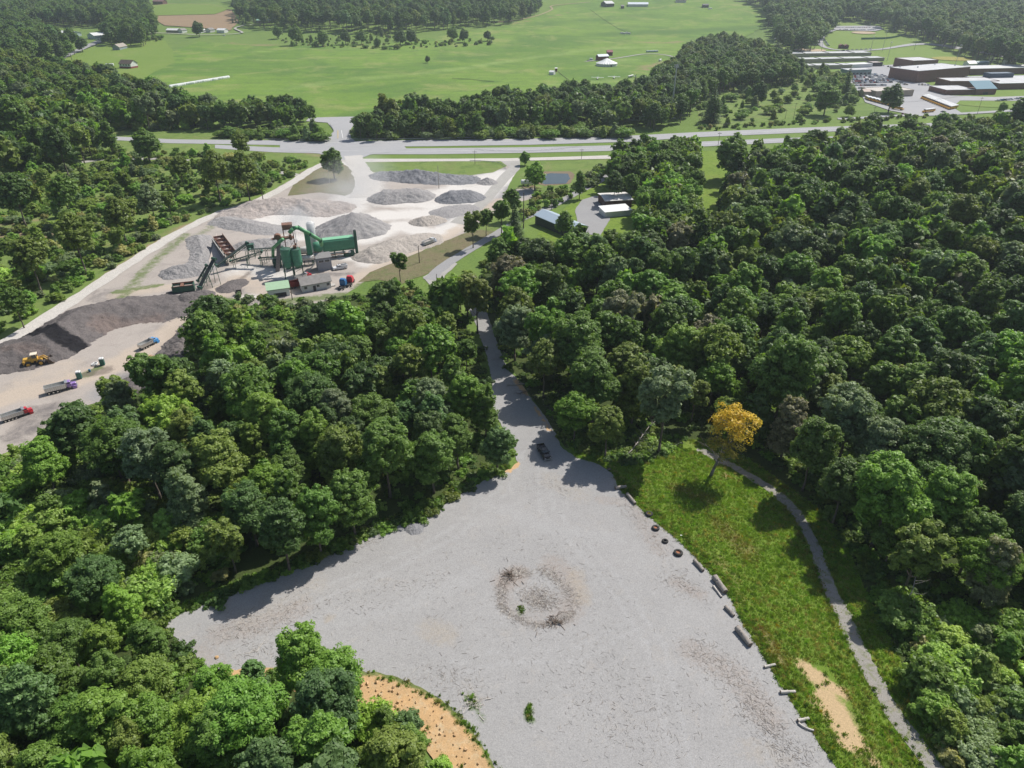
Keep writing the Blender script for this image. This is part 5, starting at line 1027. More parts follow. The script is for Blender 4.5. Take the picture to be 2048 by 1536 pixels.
# ---- poles, lights, masts
def pole(name, px, top, lb, cat='pole', lamps=0, r=.16, arm=0, group=None, mt=None, mast=False):
    b = W(*px); rr = ray(*top); t = math.hypot(b.x, b.y)/math.hypot(rr[0], rr[1]); h = max(3, CAMZ+t*rr[2]-b.z)
    e = empty(name, b, 0, lb, cat, group)
    extra(e, 'shaft', mt or M_galv, lambda m: m.cyl((0, 0, -.3), (0, 0, h), r, r*.6, 8))
    if lamps:
        extra(e, 'lamp_bar', M_galv, lambda m: m.box((0, 0, h-.3), (lamps*.95, .15, .15)))
        for i in range(lamps): extra(e, 'lamp', M_white, lambda m: m.box(((i-(lamps-1)/2)*.95, -.3, h+.1), (.7, .6, .6), bev=.15))
    if arm: extra(e, 'crossarm', M_bark, lambda m: (m.box((0, 0, h-.9), (2.6, .14, .16)), [m.cyl((x, 0, h-.8), (x, 0, h-.55), .07, n=6) for x in (-1.2, -.5, .5, 1.2)]))
    return e, h
FLS = [((1941, 108), (1950, 67)), ((1828, 101), (1837, 61)), ((1990, 114), (2002, 76)), ((1972, 118), (1985, 87)), ((1910, 132), (1918, 90)), ((1774, 122), (1780, 84)), ((1740, 106), (1747, 72)), ((1764, 104), (1775, 62)), ((1545, 106), (1547, 77)), ((1642, 105), (1648, 85))]
nm_ = ['beside the dark wood at the upper right', 'at the tip of the triangular gravel area', 'rightmost, close to the bleachers', 'second from the right, close to the bleachers', 'over the running field behind the gym', 'between the old school rows and the gym', 'at the right end of the farthest old school row', 'right of the outfield fence end', 'leftmost, rising from the hedgerow', 'beside the drive of the upper ball field']
for (b, t), s_ in zip(FLS, nm_): pole('floodlight', b, t, 'tall floodlight pole '+s_, 'floodlight', 3, .28, group='floodlights of the ball fields')
pole('utility_pole', (585, 600), (577, 560), 'wooden utility pole standing between the two plant sheds', 'utility pole', arm=0, r=.18, mt=M_bark, group='utility poles')
pole('light_pole', (878, 377), (875, 331), 'tall wooden pole in the middle of the gravel stockpiles', 'pole', r=.2, mt=M_palebark, group='utility poles')
pole('utility_pole', (839, 526), (836, 491), 'dark pole on the dry bank below the silver tipper truck', 'utility pole', r=.2, mt=M_bark, group='utility poles')
pole('utility_pole', (1047, 457), (1043, 385), 'thick leafy pole standing beside the lower lane', 'utility pole', r=.28, mt=M_bark, group='utility poles')
pole('utility_pole', (1103, 420), (1104, 382), 'utility pole with crossarm between the lower lane and the shed yard', 'utility pole', arm=1, mt=M_bark, group='utility poles')
pole('utility_pole', (874, 570), (873, 548), 'short pole at the foot of the access road', 'utility pole', mt=M_bark, group='utility poles')
pole('utility_pole', (950, 329), (948, 301), 'utility pole on the grass island beside the frontage road', 'utility pole', arm=1, mt=M_bark, group='utility poles')
pole('utility_pole', (1163, 318), (1163, 297), 'utility pole beside the frontage road near the pond trees', 'utility pole', arm=1, mt=M_bark, group='utility poles')
pole('utility_pole', (1436, 291), (1438, 264), 'utility pole with crossarm beside the eastbound highway above the grassy gap', 'utility pole', arm=1, mt=M_bark, group='utility poles')
pole('utility_pole', (1585, 246), (1592, 205), 'tall utility pole on the verge left of the dark tree below the school', 'utility pole', arm=1, mt=M_bark, group='utility poles')
pole('utility_pole', (1570, 238), (1572, 219), 'short utility pole in the meadow below the school', 'utility pole', arm=1, mt=M_bark, group='utility poles')
pole('utility_pole', (1745, 238), (1748, 213), 'utility pole below the bus workshop beside the school road', 'utility pole', arm=1, mt=M_bark, group='utility poles')
pole('utility_pole', (1954, 229), (1963, 194), 'utility pole right of the white bus roofs', 'utility pole', arm=1, mt=M_bark, group='utility poles')
pole('utility_pole', (660, 371), (658, 335), 'pale lamp pole in front of the single tree by the haul road', 'utility pole', r=.12, mt=M_galv, group='utility poles')
pole('utility_pole', (463, 222), (462, 208), 'utility pole rising from the hedgerow left of the junction', 'utility pole', arm=1, mt=M_bark, group='utility poles')
pole('utility_pole', (752, 232), (752, 212), 'utility pole beside the back road right of the junction', 'utility pole', arm=1, mt=M_bark, group='utility poles')
e, h = pole('cell_tower', (1342, 236), (1350, 128), 'tall grey monopole tower with antennas rising beyond the hedgerow', 'tower', r=.75)
extra(e, 'antenna', M_galv, lambda m: [m.box((math.cos(a)*1.6, math.sin(a)*1.6, h-1.5), (.4, .4, 2.4)) for a in (0, 1.05, 2.1, 3.14, 4.2, 5.2)]+[m.torus((0, 0, h-1.5), 1.5, .08, n=12, m=5)])
extra(e, 'base_slab', M_conc, lambda m: m.box((0, 0, .1), (7, 6, .3)))
wires = MB()
for (a, ha, b, hb) in (((1436, 291), 13, (1585, 246), 17), ((1585, 246), 17, (1745, 238), 12), ((1745, 238), 12, (1954, 229), 17), ((950, 329), 9, (1163, 318), 8)):
    A = W(*a)+Vector((0, 0, ha)); B = W(*b)+Vector((0, 0, hb))
    for o_ in (-1, 1):
        pts = [A.lerp(B, t/12)+Vector((0, o_, -2.0*4*(t/12)*(1-t/12))) for t in range(13)]; wires.tube(pts, .035, 4)
tag(wires.build('power_line', M_dark), 'thin sagging power lines strung between the highway utility poles', 'power line')
# guard rails
def rail(name, pts, lb, h=.75, off=0):
    P = catmull([W(*p) for p in pts], 8); m = MB()
    for i, (a, b) in enumerate(zip(P[:-1], P[1:])):
        m.bar(a+Vector((0, 0, h)), b+Vector((0, 0, h)), .08, .34); m.box((a.x, a.y, a.z+h/2-.1), (.18, .18, h+.1))
    tag(m.build(name, M_galv), lb, 'guard rail')
rail('guard_rail', [(530, 280), (600, 281), (640, 281), (655, 276), (668, 264), (660, 250)], 'guard rail curving round the left corner of the road junction')
rail('guard_rail', [(699, 264), (697, 274), (706, 280), (800, 279.5), (950, 277), (1100, 273), (1260, 267)], 'long guard rail along the westbound highway below the hedgerow')
rail('guard_rail', [(940, 323), (985, 325.5), (1004, 330), (1012, 338)], 'guard rail round the grass island at the yard entrance')
# ================================================================ HEAPS OF THE QUARRY YARD
def hm(name, c1, c2, **k): return gmat(name, c1, c2, big=.08, mid=.45, fine=3, bump=1.0, bscale=1.6, bdist=.5, fineamt=.3, **k)
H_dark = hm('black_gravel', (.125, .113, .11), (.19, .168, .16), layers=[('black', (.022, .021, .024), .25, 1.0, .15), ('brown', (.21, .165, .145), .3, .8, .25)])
H_grey = hm('grey_gravel', (.285, .272, .268), (.35, .335, .325), extra=[(.25, (.36, .34, .32), .55, .75, .5)])
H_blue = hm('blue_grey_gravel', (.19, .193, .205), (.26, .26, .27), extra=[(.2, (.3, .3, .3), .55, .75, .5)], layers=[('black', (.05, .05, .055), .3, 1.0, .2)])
H_beige = hm('beige_grit', (.38, .34, .30), (.46, .415, .37))
H_pink = hm('pale_pink_grit', (.40, .345, .31), (.48, .43, .395), extra=[(.15, (.3, .28, .27), .52, .7, .7)])
H_lot = hm('fine_gravel', (.26, .258, .265), (.31, .305, .31))
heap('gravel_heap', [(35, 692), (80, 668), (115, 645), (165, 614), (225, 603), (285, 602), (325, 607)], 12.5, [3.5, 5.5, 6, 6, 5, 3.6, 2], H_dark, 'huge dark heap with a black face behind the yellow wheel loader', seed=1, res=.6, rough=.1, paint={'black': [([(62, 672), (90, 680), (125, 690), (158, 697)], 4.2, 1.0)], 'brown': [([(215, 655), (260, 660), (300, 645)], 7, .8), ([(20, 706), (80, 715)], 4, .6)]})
heap('gravel_heap', [(480, 417), (512, 400), (560, 394), (620, 399), (655, 409)], 13, [3, 5.5, 6, 5, 2.5], H_pink, 'wide crescent bank of pinkish grit at the back left of the yard', seed=2, rough=.12)
heap('gravel_heap', [(450, 434), (490, 443), (545, 457)], 8, [2.4, 2.6, 1.0], H_grey, 'low dark grey bank at the left end of the pinkish crescent', seed=3)
heap('gravel_heap', [(705, 424)], 17.5, 9, H_grey, 'tall pointed grey cone in the centre of the stockpiles', seed=4, power=1.0, rough=.07)
heap('gravel_heap', [(775, 382), (828, 379)], 11, [4.6, 4.6], H_grey, 'pale flat-topped grey heap left of the dark blue-grey one', seed=5, flat=.25)
heap('gravel_heap', [(905, 383), (935, 382)], 9.5, [4.6, 4.2], H_blue, 'rounded dark blue-grey heap nearest the exit lane', seed=6, flat=.2)
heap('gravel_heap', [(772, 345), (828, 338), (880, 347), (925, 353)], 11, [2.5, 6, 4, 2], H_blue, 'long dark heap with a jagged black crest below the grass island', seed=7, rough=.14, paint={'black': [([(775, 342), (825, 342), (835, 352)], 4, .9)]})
heap('gravel_heap', [(975, 355)], 6.5, 3.2, H_grey, 'small single grey cone beside the yard entrance', seed=8, power=1.0)
heap('gravel_heap', [(845, 433), (866, 431)], 6.5, [3.4, 2.8], H_beige, 'small beige heap left of the exit lane', seed=9)
heap('gravel_heap', [(895, 420), (925, 414)], 9, [1.6, 1.3], H_grey, 'low spread of pale grey gravel above the small beige heap', seed=10)
heap('gravel_heap', [(748, 497), (790, 480), (845, 473)], 9.5, [3.6, 3.8, 2], H_beige, 'long pale heap beside the silver tipper truck', seed=11, flat=.15)
heap('gravel_heap', [(352, 530), (392, 527)], 7.2, [3.8, 3.4], H_grey, 'grey cone above the twin feed hopper', seed=12, power=1.0)
heap('gravel_heap', [(395, 470), (405, 500), (398, 522)], 5.5, [2, 2, 1], H_grey, 'grey bank left of the concrete ramp', seed=13, rough=.2)
heap('gravel_heap', [(492, 483), (530, 477), (565, 478)], 6.5, [2.2, 2.6, 1.8], H_grey, 'grey bank running from the feed bins to the silos', seed=14, rough=.15)
heap('gravel_heap', [(372, 588), (402, 584)], 5, [2.4, 1.9], H_dark, 'short brown-grey ramp in front of the twin feed hopper', seed=15, flat=.3)
heap('gravel_heap', [(350, 695), (372, 668), (395, 645)], 6.5, [2.2, 2.6, 1.8], H_dark, 'rough dark earth bank at the edge of the wood', seed=16, rough=.3)
heap('gravel_heap', [(245, 772), (310, 745)], 6, [1.2, 1.4], H_dark, 'low dark spoil bank below the blue-cabbed dump truck', seed=17, rough=.4)
heap('gravel_heap', [(455, 570), (470, 563)], 5, [1.6, 1.2], H_dark, 'small low brown heap beside the foot of the steep conveyor', seed=18)
heap('gravel_heap', [(505, 598), (520, 602)], 3.5, [1.2, 1.0], H_beige, 'tiny pale heap left of the green-roofed shed', seed=19)
heap('gravel_heap', [(828, 1052)], 2.3, .8, H_lot, 'small grey gravel heap on the lot near its upper left edge', seed=20, res=.12, power=.8)
heap('gravel_heap', [(655, 404), (682, 411)], 4, [1.6, 1], H_dark, 'short dark wedge at the right tip of the pinkish crescent', seed=21)
# ================================================================ ASPHALT PLANT
def local(px, px2=None): 
    p = W(*px); rz = frame(px, px2)[1] if px2 else 0.0; return p, rz
RZ = frame((567, 556), (720, 540))[1]
def HP_(b, ty):
    b = W(*b); f = lambda h: float(PX(b.x, b.y, b.z+h)[1])-ty; h = 1.0
    while f(h) > 0 and h < 60: h += .1
    return h
def silo(px, lb, top, r=1.95, hb=3.3, h=15.5):
    h = HP_(px, 498)
    e = empty('storage_silo', W(*px), RZ, lb, 'silo', 'twin green storage silos')
    extra(e, 'tank', M_green, lambda m: m.cyl((0, 0, hb+1.6), (0, 0, h), r, n=28), False)
    extra(e, 'cone', M_green, lambda m: m.cyl((0, 0, hb), (0, 0, hb+1.6), .7, r, 28)); extra(e, 'top_rim', M_green2, lambda m: (m.torus((0, 0, h), r, .09, n=28, m=5), m.cyl((0, 0, h), (0, 0, h+.35), r*.98, .6, 28)))
    for sx in (-1, 1):
        for sy in (-1, 1): extra(e, 'leg', M_green2, lambda m: (m.bar((sx*1.6, sy*1.6, -.2), (sx*1.6, sy*1.6, hb+3), .32), ))
    extra(e, 'brace', M_green2, lambda m: [m.bar((-1.6, s*1.6, 3.9), (1.6, s*1.6, 3.9), .2) for s in (-1, 1)]+[m.bar((-1.6, -1.6, 2.2), (1.6, -1.6, 3.8), .12)])
    extra(e, 'weld_band', M_green2, lambda m: [m.torus((0, 0, z), r, .035, n=28, m=4) for z in (6.6, 8.8, 11.0)])
    if top: extra(e, 'gate_house', M_rust, lambda m: (m.box((0, 0, h+.9), (1.3, 1.3, 1.0), bev=.1), m.box((.5, .3, h+1.7), (.6, .5, .8))))
    return e
silo((580, 554), 'left one of the twin green storage silos over the truck lane', False); silo((599, 552), 'right one of the twin green storage silos with a grey cap box', True)
# elevator with rusty head
e = empty('slat_elevator', W(568, 541), RZ, 'grey enclosed elevator with a rusty drive head left of the silos', 'elevator'); e.scale = (1, 1, HP_((568, 541), 468)/18.7)
extra(e, 'casing', mat('grey_casing', (.20, .18, .18), .8, var=.3, dirt=.4), lambda m: m.add([(-3.2, -.7, .2), (-1.6, -.7, .2), (-1.6, .7, .2), (-3.2, .7, .2), (-.4, -.7, 16.4), (1.0, -.7, 16.4), (1.0, .7, 16.4), (-.4, .7, 16.4)], [(0, 3, 2, 1), (4, 5, 6, 7), (0, 1, 5, 4), (1, 2, 6, 5), (2, 3, 7, 6), (3, 0, 4, 7)]))
extra(e, 'drive_head', M_rust, lambda m: (m.cyl((-.2, -1.0, 17.4), (-.2, 1.0, 17.4), 1.3, n=14), m.box((1.3, 0, 16.6), (2.0, 1.5, .8)), m.box((-1.6, 0, 16.5), (1.8, 2.2, .12))))
extra(e, 'walkway', M_green2, lambda m: (m.bar((-2.6, -1.3, 16.5), (3.8, -1.3, 16.5), .1), m.bar((-2.6, -1.3, 17.4), (3.8, -1.3, 17.4), .07), [m.bar((x, -1.3, 16.5), (x, -1.3, 17.4), .05) for x in (-2.6, -1, .6, 2.2, 3.8)]))
extra(e, 'transfer_chute', M_rust, lambda m: (m.bar((.8, 0, 16.4), (5.2, 0, 16.2), .7), m.cyl((4.6, 0, 15.2), (4.6, 0, 17.8), .5, n=10)))
# great green duct
e = empty('exhaust_duct', W(600, 536), RZ, 'bright green arched exhaust duct running over the silos to the baghouse', 'duct')
def D(px, py, zz):   # point above the yard seen at a pixel
    r = ray(px, py); t = (CAMZ-zz)/-r[2]; v = Vector((t*r[0], t*r[1], zz))-e.location; return Matrix.Rotation(-RZ, 4, 'Z') @ v
M_duct = mat('duct_green', (.13, .36, .16), .45, var=.12, scale=.5, dirt=.25, dirtcol=(.2, .3, .15))
extra(e, 'main_pipe', M_duct, lambda m: m.tube([D(578, 466, 15.5), D(588, 456, 17.2), D(596, 455, 17.2), D(620, 468, 14.8), D(641, 481, 11.5), D(643, 490, 8.2)], .75, 14), True)
extra(e, 'side_pipe', M_duct, lambda m: m.tube([D(566, 478, 14.0), D(546, 496, 9.5), D(546, 512, 4.5), D(550, 520, 2.0)], .62, 12), True)
extra(e, 'flange', M_green2, lambda m: [m.cyl(D(*p), D(*q), .9, n=14) for p, q in (((587, 456.6, 17.1), (588.5, 456, 17.2)), ((596, 455, 17.2), (597.5, 455.7, 17)), ((619, 467.6, 14.9), (620.6, 468.4, 14.7)), ((640.4, 480.7, 11.6), (641.6, 481.4, 11.4)))])
# baghouse
P0, RB = local((629, 521), (712, 511)); e = empty('baghouse', P0, RB, 'long green ribbed baghouse with a tall end stack', 'baghouse'); LB = frame((629, 521), (712, 511))[2]
def bag(m):
    x0, x1 = 4.3, LB
    m.prism([(0, 4.4), (.4, 3.2), (1.2, 2.4), (2.8, 2.4), (3.6, 3.2), (4, 4.4), (4, 7.2), (3.6, 7.8), (.4, 7.8), (0, 7.2)], x0, x1, Matrix.Rotation(math.pi/2, 4, 'Z') @ Matrix.Scale(-1, 4, (0, 1, 0)))
    for i in range(19): x = x0+.3+i*(x1-x0-.5)/18; m.box((x, -.05, 5.7), (.14, .12, 2.9))
extra(e, 'body', M_green, bag); extra(e, 'roof_panel', mat('bright_green_roof', (.20, .46, .27), .45, var=.08), lambda m: m.box((4.4+(LB-4.5)/2, 2, 7.86), (LB-4.6, 3.3, .12)))
extra(e, 'inlet_drum', M_green, lambda m: (m.cyl((.2, 2, 5.0), (4.25, 2, 5.0), 1.9, 2.3, 20)), True)
extra(e, 'stack', M_green2, lambda m: m.box((LB+.7, 1.2, 5.2), (1.1, 1.4, 10.4), bev=.08)); extra(e, 'stack_cap', M_dark, lambda m: m.box((LB+.7, 1.2, 10.5), (.9, 1.1, .25)))
extra(e, 'fan', M_green2, lambda m: (m.cyl((LB-1.6, -.6, 1.4), (LB-1.6, .4, 1.4), 1.2, n=16), m.box((LB-3.6, .2, .7), (2.2, 1.4, 1.3), bev=.1))); extra(e, 'fan_cover', M_white, lambda m: m.cyl((LB-2.5, -.7, 2.2), (LB-2.5, -.5, 2.2), .55, n=14))
for x in (4.8, 8.6, 12.2, LB-.6):
    for y in (.3, 3.7): extra(e, 'leg', M_green2, lambda m: m.bar((x, y, -.1), (x, y, 3.3), .26))
extra(e, 'screw_conveyor', M_offw, lambda m: (m.cyl((4, 1.2, 1.7), (LB-4, 1.2, 1.7), .35, n=10), m.cyl((4.4, -.2, .2), (3.6, .4, 4.6), .28, n=8)))
extra(e, 'base_frame', M_rust, lambda m: (m.box((LB/2, .2, .15), (LB, .3, .3)), m.box((LB/2, 3.8, .15), (LB, .3, .3))))
# cyclone tower
e = empty('cyclone_tower', W(623, 528), RZ, 'tall square green cyclone tower in front of the baghouse duct', 'tower')
extra(e, 'tower', M_green, lambda m: (m.box((0, 0, 9.0), (2.1, 2.1, 8.4), bev=.15), m.add([(-1, -1, 4.8), (1, -1, 4.8), (1, 1, 4.8), (-1, 1, 4.8), (-.35, -.35, 2.6), (.35, -.35, 2.6), (.35, .35, 2.6), (-.35, .35, 2.6)], [(0, 1, 2, 3), (7, 6, 5, 4), (0, 4, 5, 1), (1, 5, 6, 2), (2, 6, 7, 3), (3, 7, 4, 0)])))
extra(e, 'cap', M_duct, lambda m: m.box((0, 0, 13.35), (2.3, 2.3, .25)))
for sx in (-1, 1):
    for sy in (-1, 1): extra(e, 'leg', M_green2, lambda m: m.bar((sx*.95, sy*.95, -.1), (sx*.95, sy*.95, 4.9), .2))
extra(e, 'ladder', M_offw, lambda m: (m.bar((1.3, -1.3, 0), (1.3, -1.3, 12), .07), m.bar((1.7, -1.3, 0), (1.7, -1.3, 12), .07), [m.bar((1.3, -1.3, .4+i*.5), (1.7, -1.3, .4+i*.5), .05) for i in range(23)]))
# drums
e = empty('dryer_drum', W(600, 520), RZ, 'long white rotary drum lying behind the silos', 'drum')
M_wd = mat('dusty_white_drum', (.66, .64, .60), .5, var=.12, scale=.6, dirt=.5, dirtcol=(.45, .42, .38))
extra(e, 'shell', M_wd, lambda m: m.cyl((-2, 0, 4.0), (9, 0, 4.3), 1.35, n=20), True); extra(e, 'tyre_ring', M_rust, lambda m: [m.cyl((x, 0, 4.05), (x+.4, 0, 4.05), 1.55, n=20) for x in (.4, 6.4)])
extra(e, 'frame', M_green2, lambda m: (m.box((3.5, -1.2, 2.2), (11, .25, .4)), m.box((3.5, 1.2, 2.2), (11, .25, .4)), [m.bar((x, y, 0), (x, y, 2.2), .25) for x in (-1.5, 3, 8.5) for y in (-1.2, 1.2)]))
e = empty('mixer_drum', W(607, 531), RZ, 'shorter white mixing drum in front of the long rotary drum', 'drum')
extra(e, 'shell', M_wd, lambda m: m.cyl((0, 0, 3.0), (4.5, 0, 3.1), 1.0, n=18), True); extra(e, 'cradle', M_green2, lambda m: [m.box((x, 0, 1.0), (.3, 1.8, 2.0)) for x in (.6, 3.8)])
e = empty('lime_silo', W(629, 508), 0, 'pale grey cylindrical silo standing behind the green cyclone tower', 'silo')
extra(e, 'tank', mat('pale_grey_tank', (.50, .51, .52), .6, var=.1, dirt=.3), lambda m: m.cyl((0, 0, 3), (0, 0, 13.5), 1.6, n=20), True); extra(e, 'top', M_offw, lambda m: m.cyl((0, 0, 13.5), (0, 0, 14.0), 1.55, .8, 20)); extra(e, 'skirt', M_galv, lambda m: m.cyl((0, 0, -.1), (0, 0, 3.0), 1.45, n=16))
extra(e, 'ladder', M_white, lambda m: (m.bar((1.7, -.8, 0), (1.7, -.8, 13.6), .09), m.bar((1.9, -.4, 0), (1.9, -.4, 13.6), .09)))
e = empty('screen_tower', W(587, 528), RZ, 'rusty framed screen tower rising behind the green duct', 'tower'); e.scale = (1, 1, HP_((587, 528), 447)/18.2)
extra(e, 'frame', M_rust, lambda m: ([m.bar((x, y, 0), (x, y, 18), .25) for x in (-1.8, 1.8) for y in (-1.5, 1.5)], [m.box((0, 0, z), (4, 3.4, .15)) for z in (6, 12, 16)], [m.bar((-1.8, -1.5, z), (1.8, -1.5, z+5), .12) for z in (1, 6, 11)]))
extra(e, 'hopper', M_rust, lambda m: m.box((0, 0, 17.1), (3.4, 2.8, 2.0), taper=(1.2, 1.2))); extra(e, 'ladder', M_white, lambda m: (m.bar((2.6, -1.9, 0), (2.6, -1.9, 16), .2),))
# conveyors: truss boxes between two points
def conveyor(lb, a, za, b, zb, w=1.3, group='green belt conveyors of the plant', col=None):
    A = W(*a, 0); 
    def at(px, zz): r = ray(*px); t = (CAMZ-zz)/-r[2]; return Vector((t*r[0], t*r[1], zz))
    P = at(a, za); Q = at(b, zb); o = Vector((P.x, P.y, 0)); P -= o; Q -= o
    e = empty('belt_conveyor', o, 0, lb, 'conveyor', group); d = (Q-P).normalized(); s = Vector((d.y, -d.x, 0)).normalized()*w/2; up = Vector((0, 0, .9)); n = max(3, int((Q-P).length/1.6))
    extra(e, 'truss', col or M_green2, lambda m: [m.bar(P+k+u, Q+k+u, .15) for k in (s, -s) for u in (Vector(), up)]+[m.bar((P.lerp(Q, i/n))+k, P.lerp(Q, (i+1)/n)+k+up if i % 2 == 0 else P.lerp(Q, (i+1)/n)+k, .1) if i % 2 == 0 else m.bar(P.lerp(Q, i/n)+k+up, P.lerp(Q, (i+1)/n)+k, .1) for i in range(n) for k in (s, -s)])
    extra(e, 'belt', mat('rubber_belt', (.05, .05, .05), .8), lambda m: m.add([P+s*.8+up, P-s*.8+up, Q-s*.8+up, Q+s*.8+up, P+s*.8+up*.8, P-s*.8+up*.8, Q-s*.8+up*.8, Q+s*.8+up*.8], [(0, 1, 2, 3), (7, 6, 5, 4), (0, 4, 5, 1), (1, 5, 6, 2), (2, 6, 7, 3), (3, 7, 4, 0)]))
    extra(e, 'head_drum', M_green2, lambda m: (m.cyl(Q+s*1.2+up, Q-s*1.2+up, .55, n=12), m.cyl(P+s*1.2+up, P-s*1.2+up, .45, n=12)))
    for f in ([.5, .92] if max(za, zb) > 5 else [.15, .85]):
        c = P.lerp(Q, f)
        if c.z > 1.2: extra(e, 'support', col or M_green2, lambda m: [m.bar(c+k, Vector((c.x, c.y, 0))+k*1.8, .16) for k in (s, -s)]+[m.bar(c+s-Vector((0, 0, c.z*.5)), c-s-Vector((0, 0, c.z*.5)), .1)])
    return e
conveyor('steep dark green conveyor rising from the twin feed hopper', (400, 579), .6, (429, 522), 9, 1.8)
conveyor('second thinner conveyor alongside the steep one', (396, 566), .4, (414, 535), 5.5, .9)
conveyor('long dark green conveyor climbing right from the steep conveyor head', (434, 535), 2.2, (495, 490), 8)
conveyor('level green conveyor leading from the long one towards the silos', (500, 503), 4.5, (564, 499), 6, 1.2)
conveyor('lower green conveyor under the level one', (462, 526), 2.0, (524, 507), 5.5, 1.2)
conveyor('short green conveyor feeding the drum left of the silos', (520, 520), 2, (560, 517), 3.5, 1.1)
e = empty('transfer_screen', W(505, 516), RZ, 'dark green framed transfer screen between the conveyors', 'screen'); extra(e, 'frame', M_green2, lambda m: [m.bar((x, y, 0), (x, y, 5), .2) for x in (-1.2, 1.2) for y in (-1, 1)]+[m.box((0, 0, 4.4), (2.8, 2.4, .2)), m.bar((-1.2, -1, 0), (1.2, -1, 4.4), .12)]); extra(e, 'screen_box', M_green2, lambda m: m.box((0, 0, 5.3), (2.6, 1.8, 1.5), taper=(1.15, 1.1)))
e = empty('burner_unit', W(556, 533), RZ, 'cluttered dark burner unit at the foot of the elevator', 'machine'); extra(e, 'housing', M_green2, lambda m: (m.box((0, 0, 1.6), (3.2, 2.4, 2.4), bev=.15), m.cyl((-1.8, 0, 2.2), (-.2, 0, 2.2), 1.0, n=14), m.box((1.5, .2, 3.2), (1.2, 1.4, 1.0)))); extra(e, 'motor', M_dark, lambda m: (m.cyl((-1, -1.6, .8), (1, -1.6, .8), .45, n=12), m.box((0, -1.6, .25), (2.4, .8, .4)))); extra(e, 'pipe', M_wd, lambda m: m.tube([(-2.4, .4, 3.4), (-.4, .4, 3.6), (1.4, .2, 4.2)], .3, 8))
# cold feed bins
A = W(443, 478); B = W(470, 524); BZ = math.atan2((B-A).y, (B-A).x); LBn = (B-A).length
BA = W(440, 493); BB = W(466, 529); BZ = math.atan2((BB-BA).y, (BB-BA).x); LBn = (BB-BA).length
for i in range(5):
    f = (i+.5)/5; c = BA.lerp(BB, f); s_ = LBn/5*.46
    e = empty('feed_bin', c, BZ, 'rusty cold feed bin, %s from the back of the row of five' % ORD[i].replace('nearest', '').strip().replace('second', 'second') if i else 'rusty cold feed bin, farthest back of the row of five', 'feed bin', 'row of cold feed bins')
    M_ = mat('bin_rust', (.27, .15, .12), .85, var=.35, scale=1.5, dirt=.5, dirtcol=(.42, .35, .32))
    extra(e, 'hopper', M_, lambda m: m.add([(-s_, -1.9, 4.6), (s_, -1.9, 4.6), (s_, 1.9, 4.6), (-s_, 1.9, 4.6), (-s_*.4, -.5, 2.4), (s_*.4, -.5, 2.4), (s_*.4, .5, 2.4), (-s_*.4, .5, 2.4)], [(7, 6, 5, 4), (0, 4, 5, 1), (1, 5, 6, 2), (2, 6, 7, 3), (3, 7, 4, 0)]))
    extra(e, 'rim', M_rust, lambda m: [m.box((0, y, 4.7), (2*s_, .16, .35)) for y in (-1.9, 1.9)]+[m.box((x, 0, 4.7), (.16, 3.7, .35)) for x in (-s_+.1, s_-.1)]+[m.box((0, 1.98, 5.3), (2*s_, .1, .9))])
    extra(e, 'aggregate_fill', H_pink, lambda m: m.cyl((0, 0, 3.6), (0, 0, 4.5), s_*.8, .3, 10))
    extra(e, 'leg', M_green2, lambda m: [m.bar((x, y, -.1), (x, y, 4.5), .2) for x in (-s_+.12, s_-.12) for y in (-1.7, 1.7)])
e = empty('retaining_wall', BA.lerp(BB, .5), BZ, 'dark retaining wall along the cold feed bins', 'wall'); extra(e, 'panel', mat('dark_concrete', (.14, .14, .15), .9, var=.2), lambda m: [m.box((-LBn/2+LBn/6*(i+.5), -2.5, 2.0), (LBn/6-.05, .35, 4.2)) for i in range(6)]); extra(e, 'cap', M_conc, lambda m: m.box((0, -2.5, 4.2), (LBn, .5, .2)))
# twin feed hopper
e = empty('twin_feed_hopper', W(346, 588), frame((346, 588), (390, 583))[1], 'long green feed hopper with two open compartments', 'feed hopper'); LH = frame((346, 588), (390, 583))[2]
extra(e, 'bin', M_green2, lambda m: (m.box((LH/2, 0, 1.3), (LH, .2, 2.2)), m.box((LH/2, 3.4, 1.3), (LH, .2, 2.2)), m.box((.1, 1.7, 1.3), (.2, 3.2, 2.2)), m.box((LH-.1, 1.7, 1.5), (.3, 3.2, 2.6)), m.box((LH/2, 1.7, .5), (LH-.4, 3.2, .3))))
extra(e, 'side_board', M_rust, lambda m: (m.box((LH/2, 0, 2.6), (LH, .16, .3)), m.box((LH/2, 3.4, 2.7), (LH, .16, .5)), m.box((LH*.46, 1.7, 2.0), (1.0, 3.2, 1.4))))
extra(e, 'fill', H_beige, lambda m: (m.box((LH*.22, 1.7, 1.3), (LH*.36, 3.0, 1.2)), m.box((LH*.75, 1.7, 1.3), (LH*.4, 3.0, 1.2))))
extra(e, 'skid', M_dark, lambda m: (m.box((LH*.45, -.4, .2), (LH*1.15, .4, .4)), m.box((-1.2, 1.0, .3), (2.4, .3, .4))))
# concrete ramp
m = MB(); q = [W(437, 483), W(447, 525), W(417, 526)]; zz = [4.0, .2, .2]
vs = [Vector((p.x, p.y, z)) for p, z in zip(q, zz)]+[Vector((p.x, p.y, -.2)) for p in q]; m.add(vs, [(0, 1, 2), (5, 4, 3), (0, 3, 4, 1), (1, 4, 5, 2), (2, 5, 3, 0)])
tag(m.build('concrete_ramp', mat('beige_concrete', (.50, .43, .37), .9, var=.1, scale=.4)), 'beige triangular concrete apron left of the cold feed bins', 'ramp')
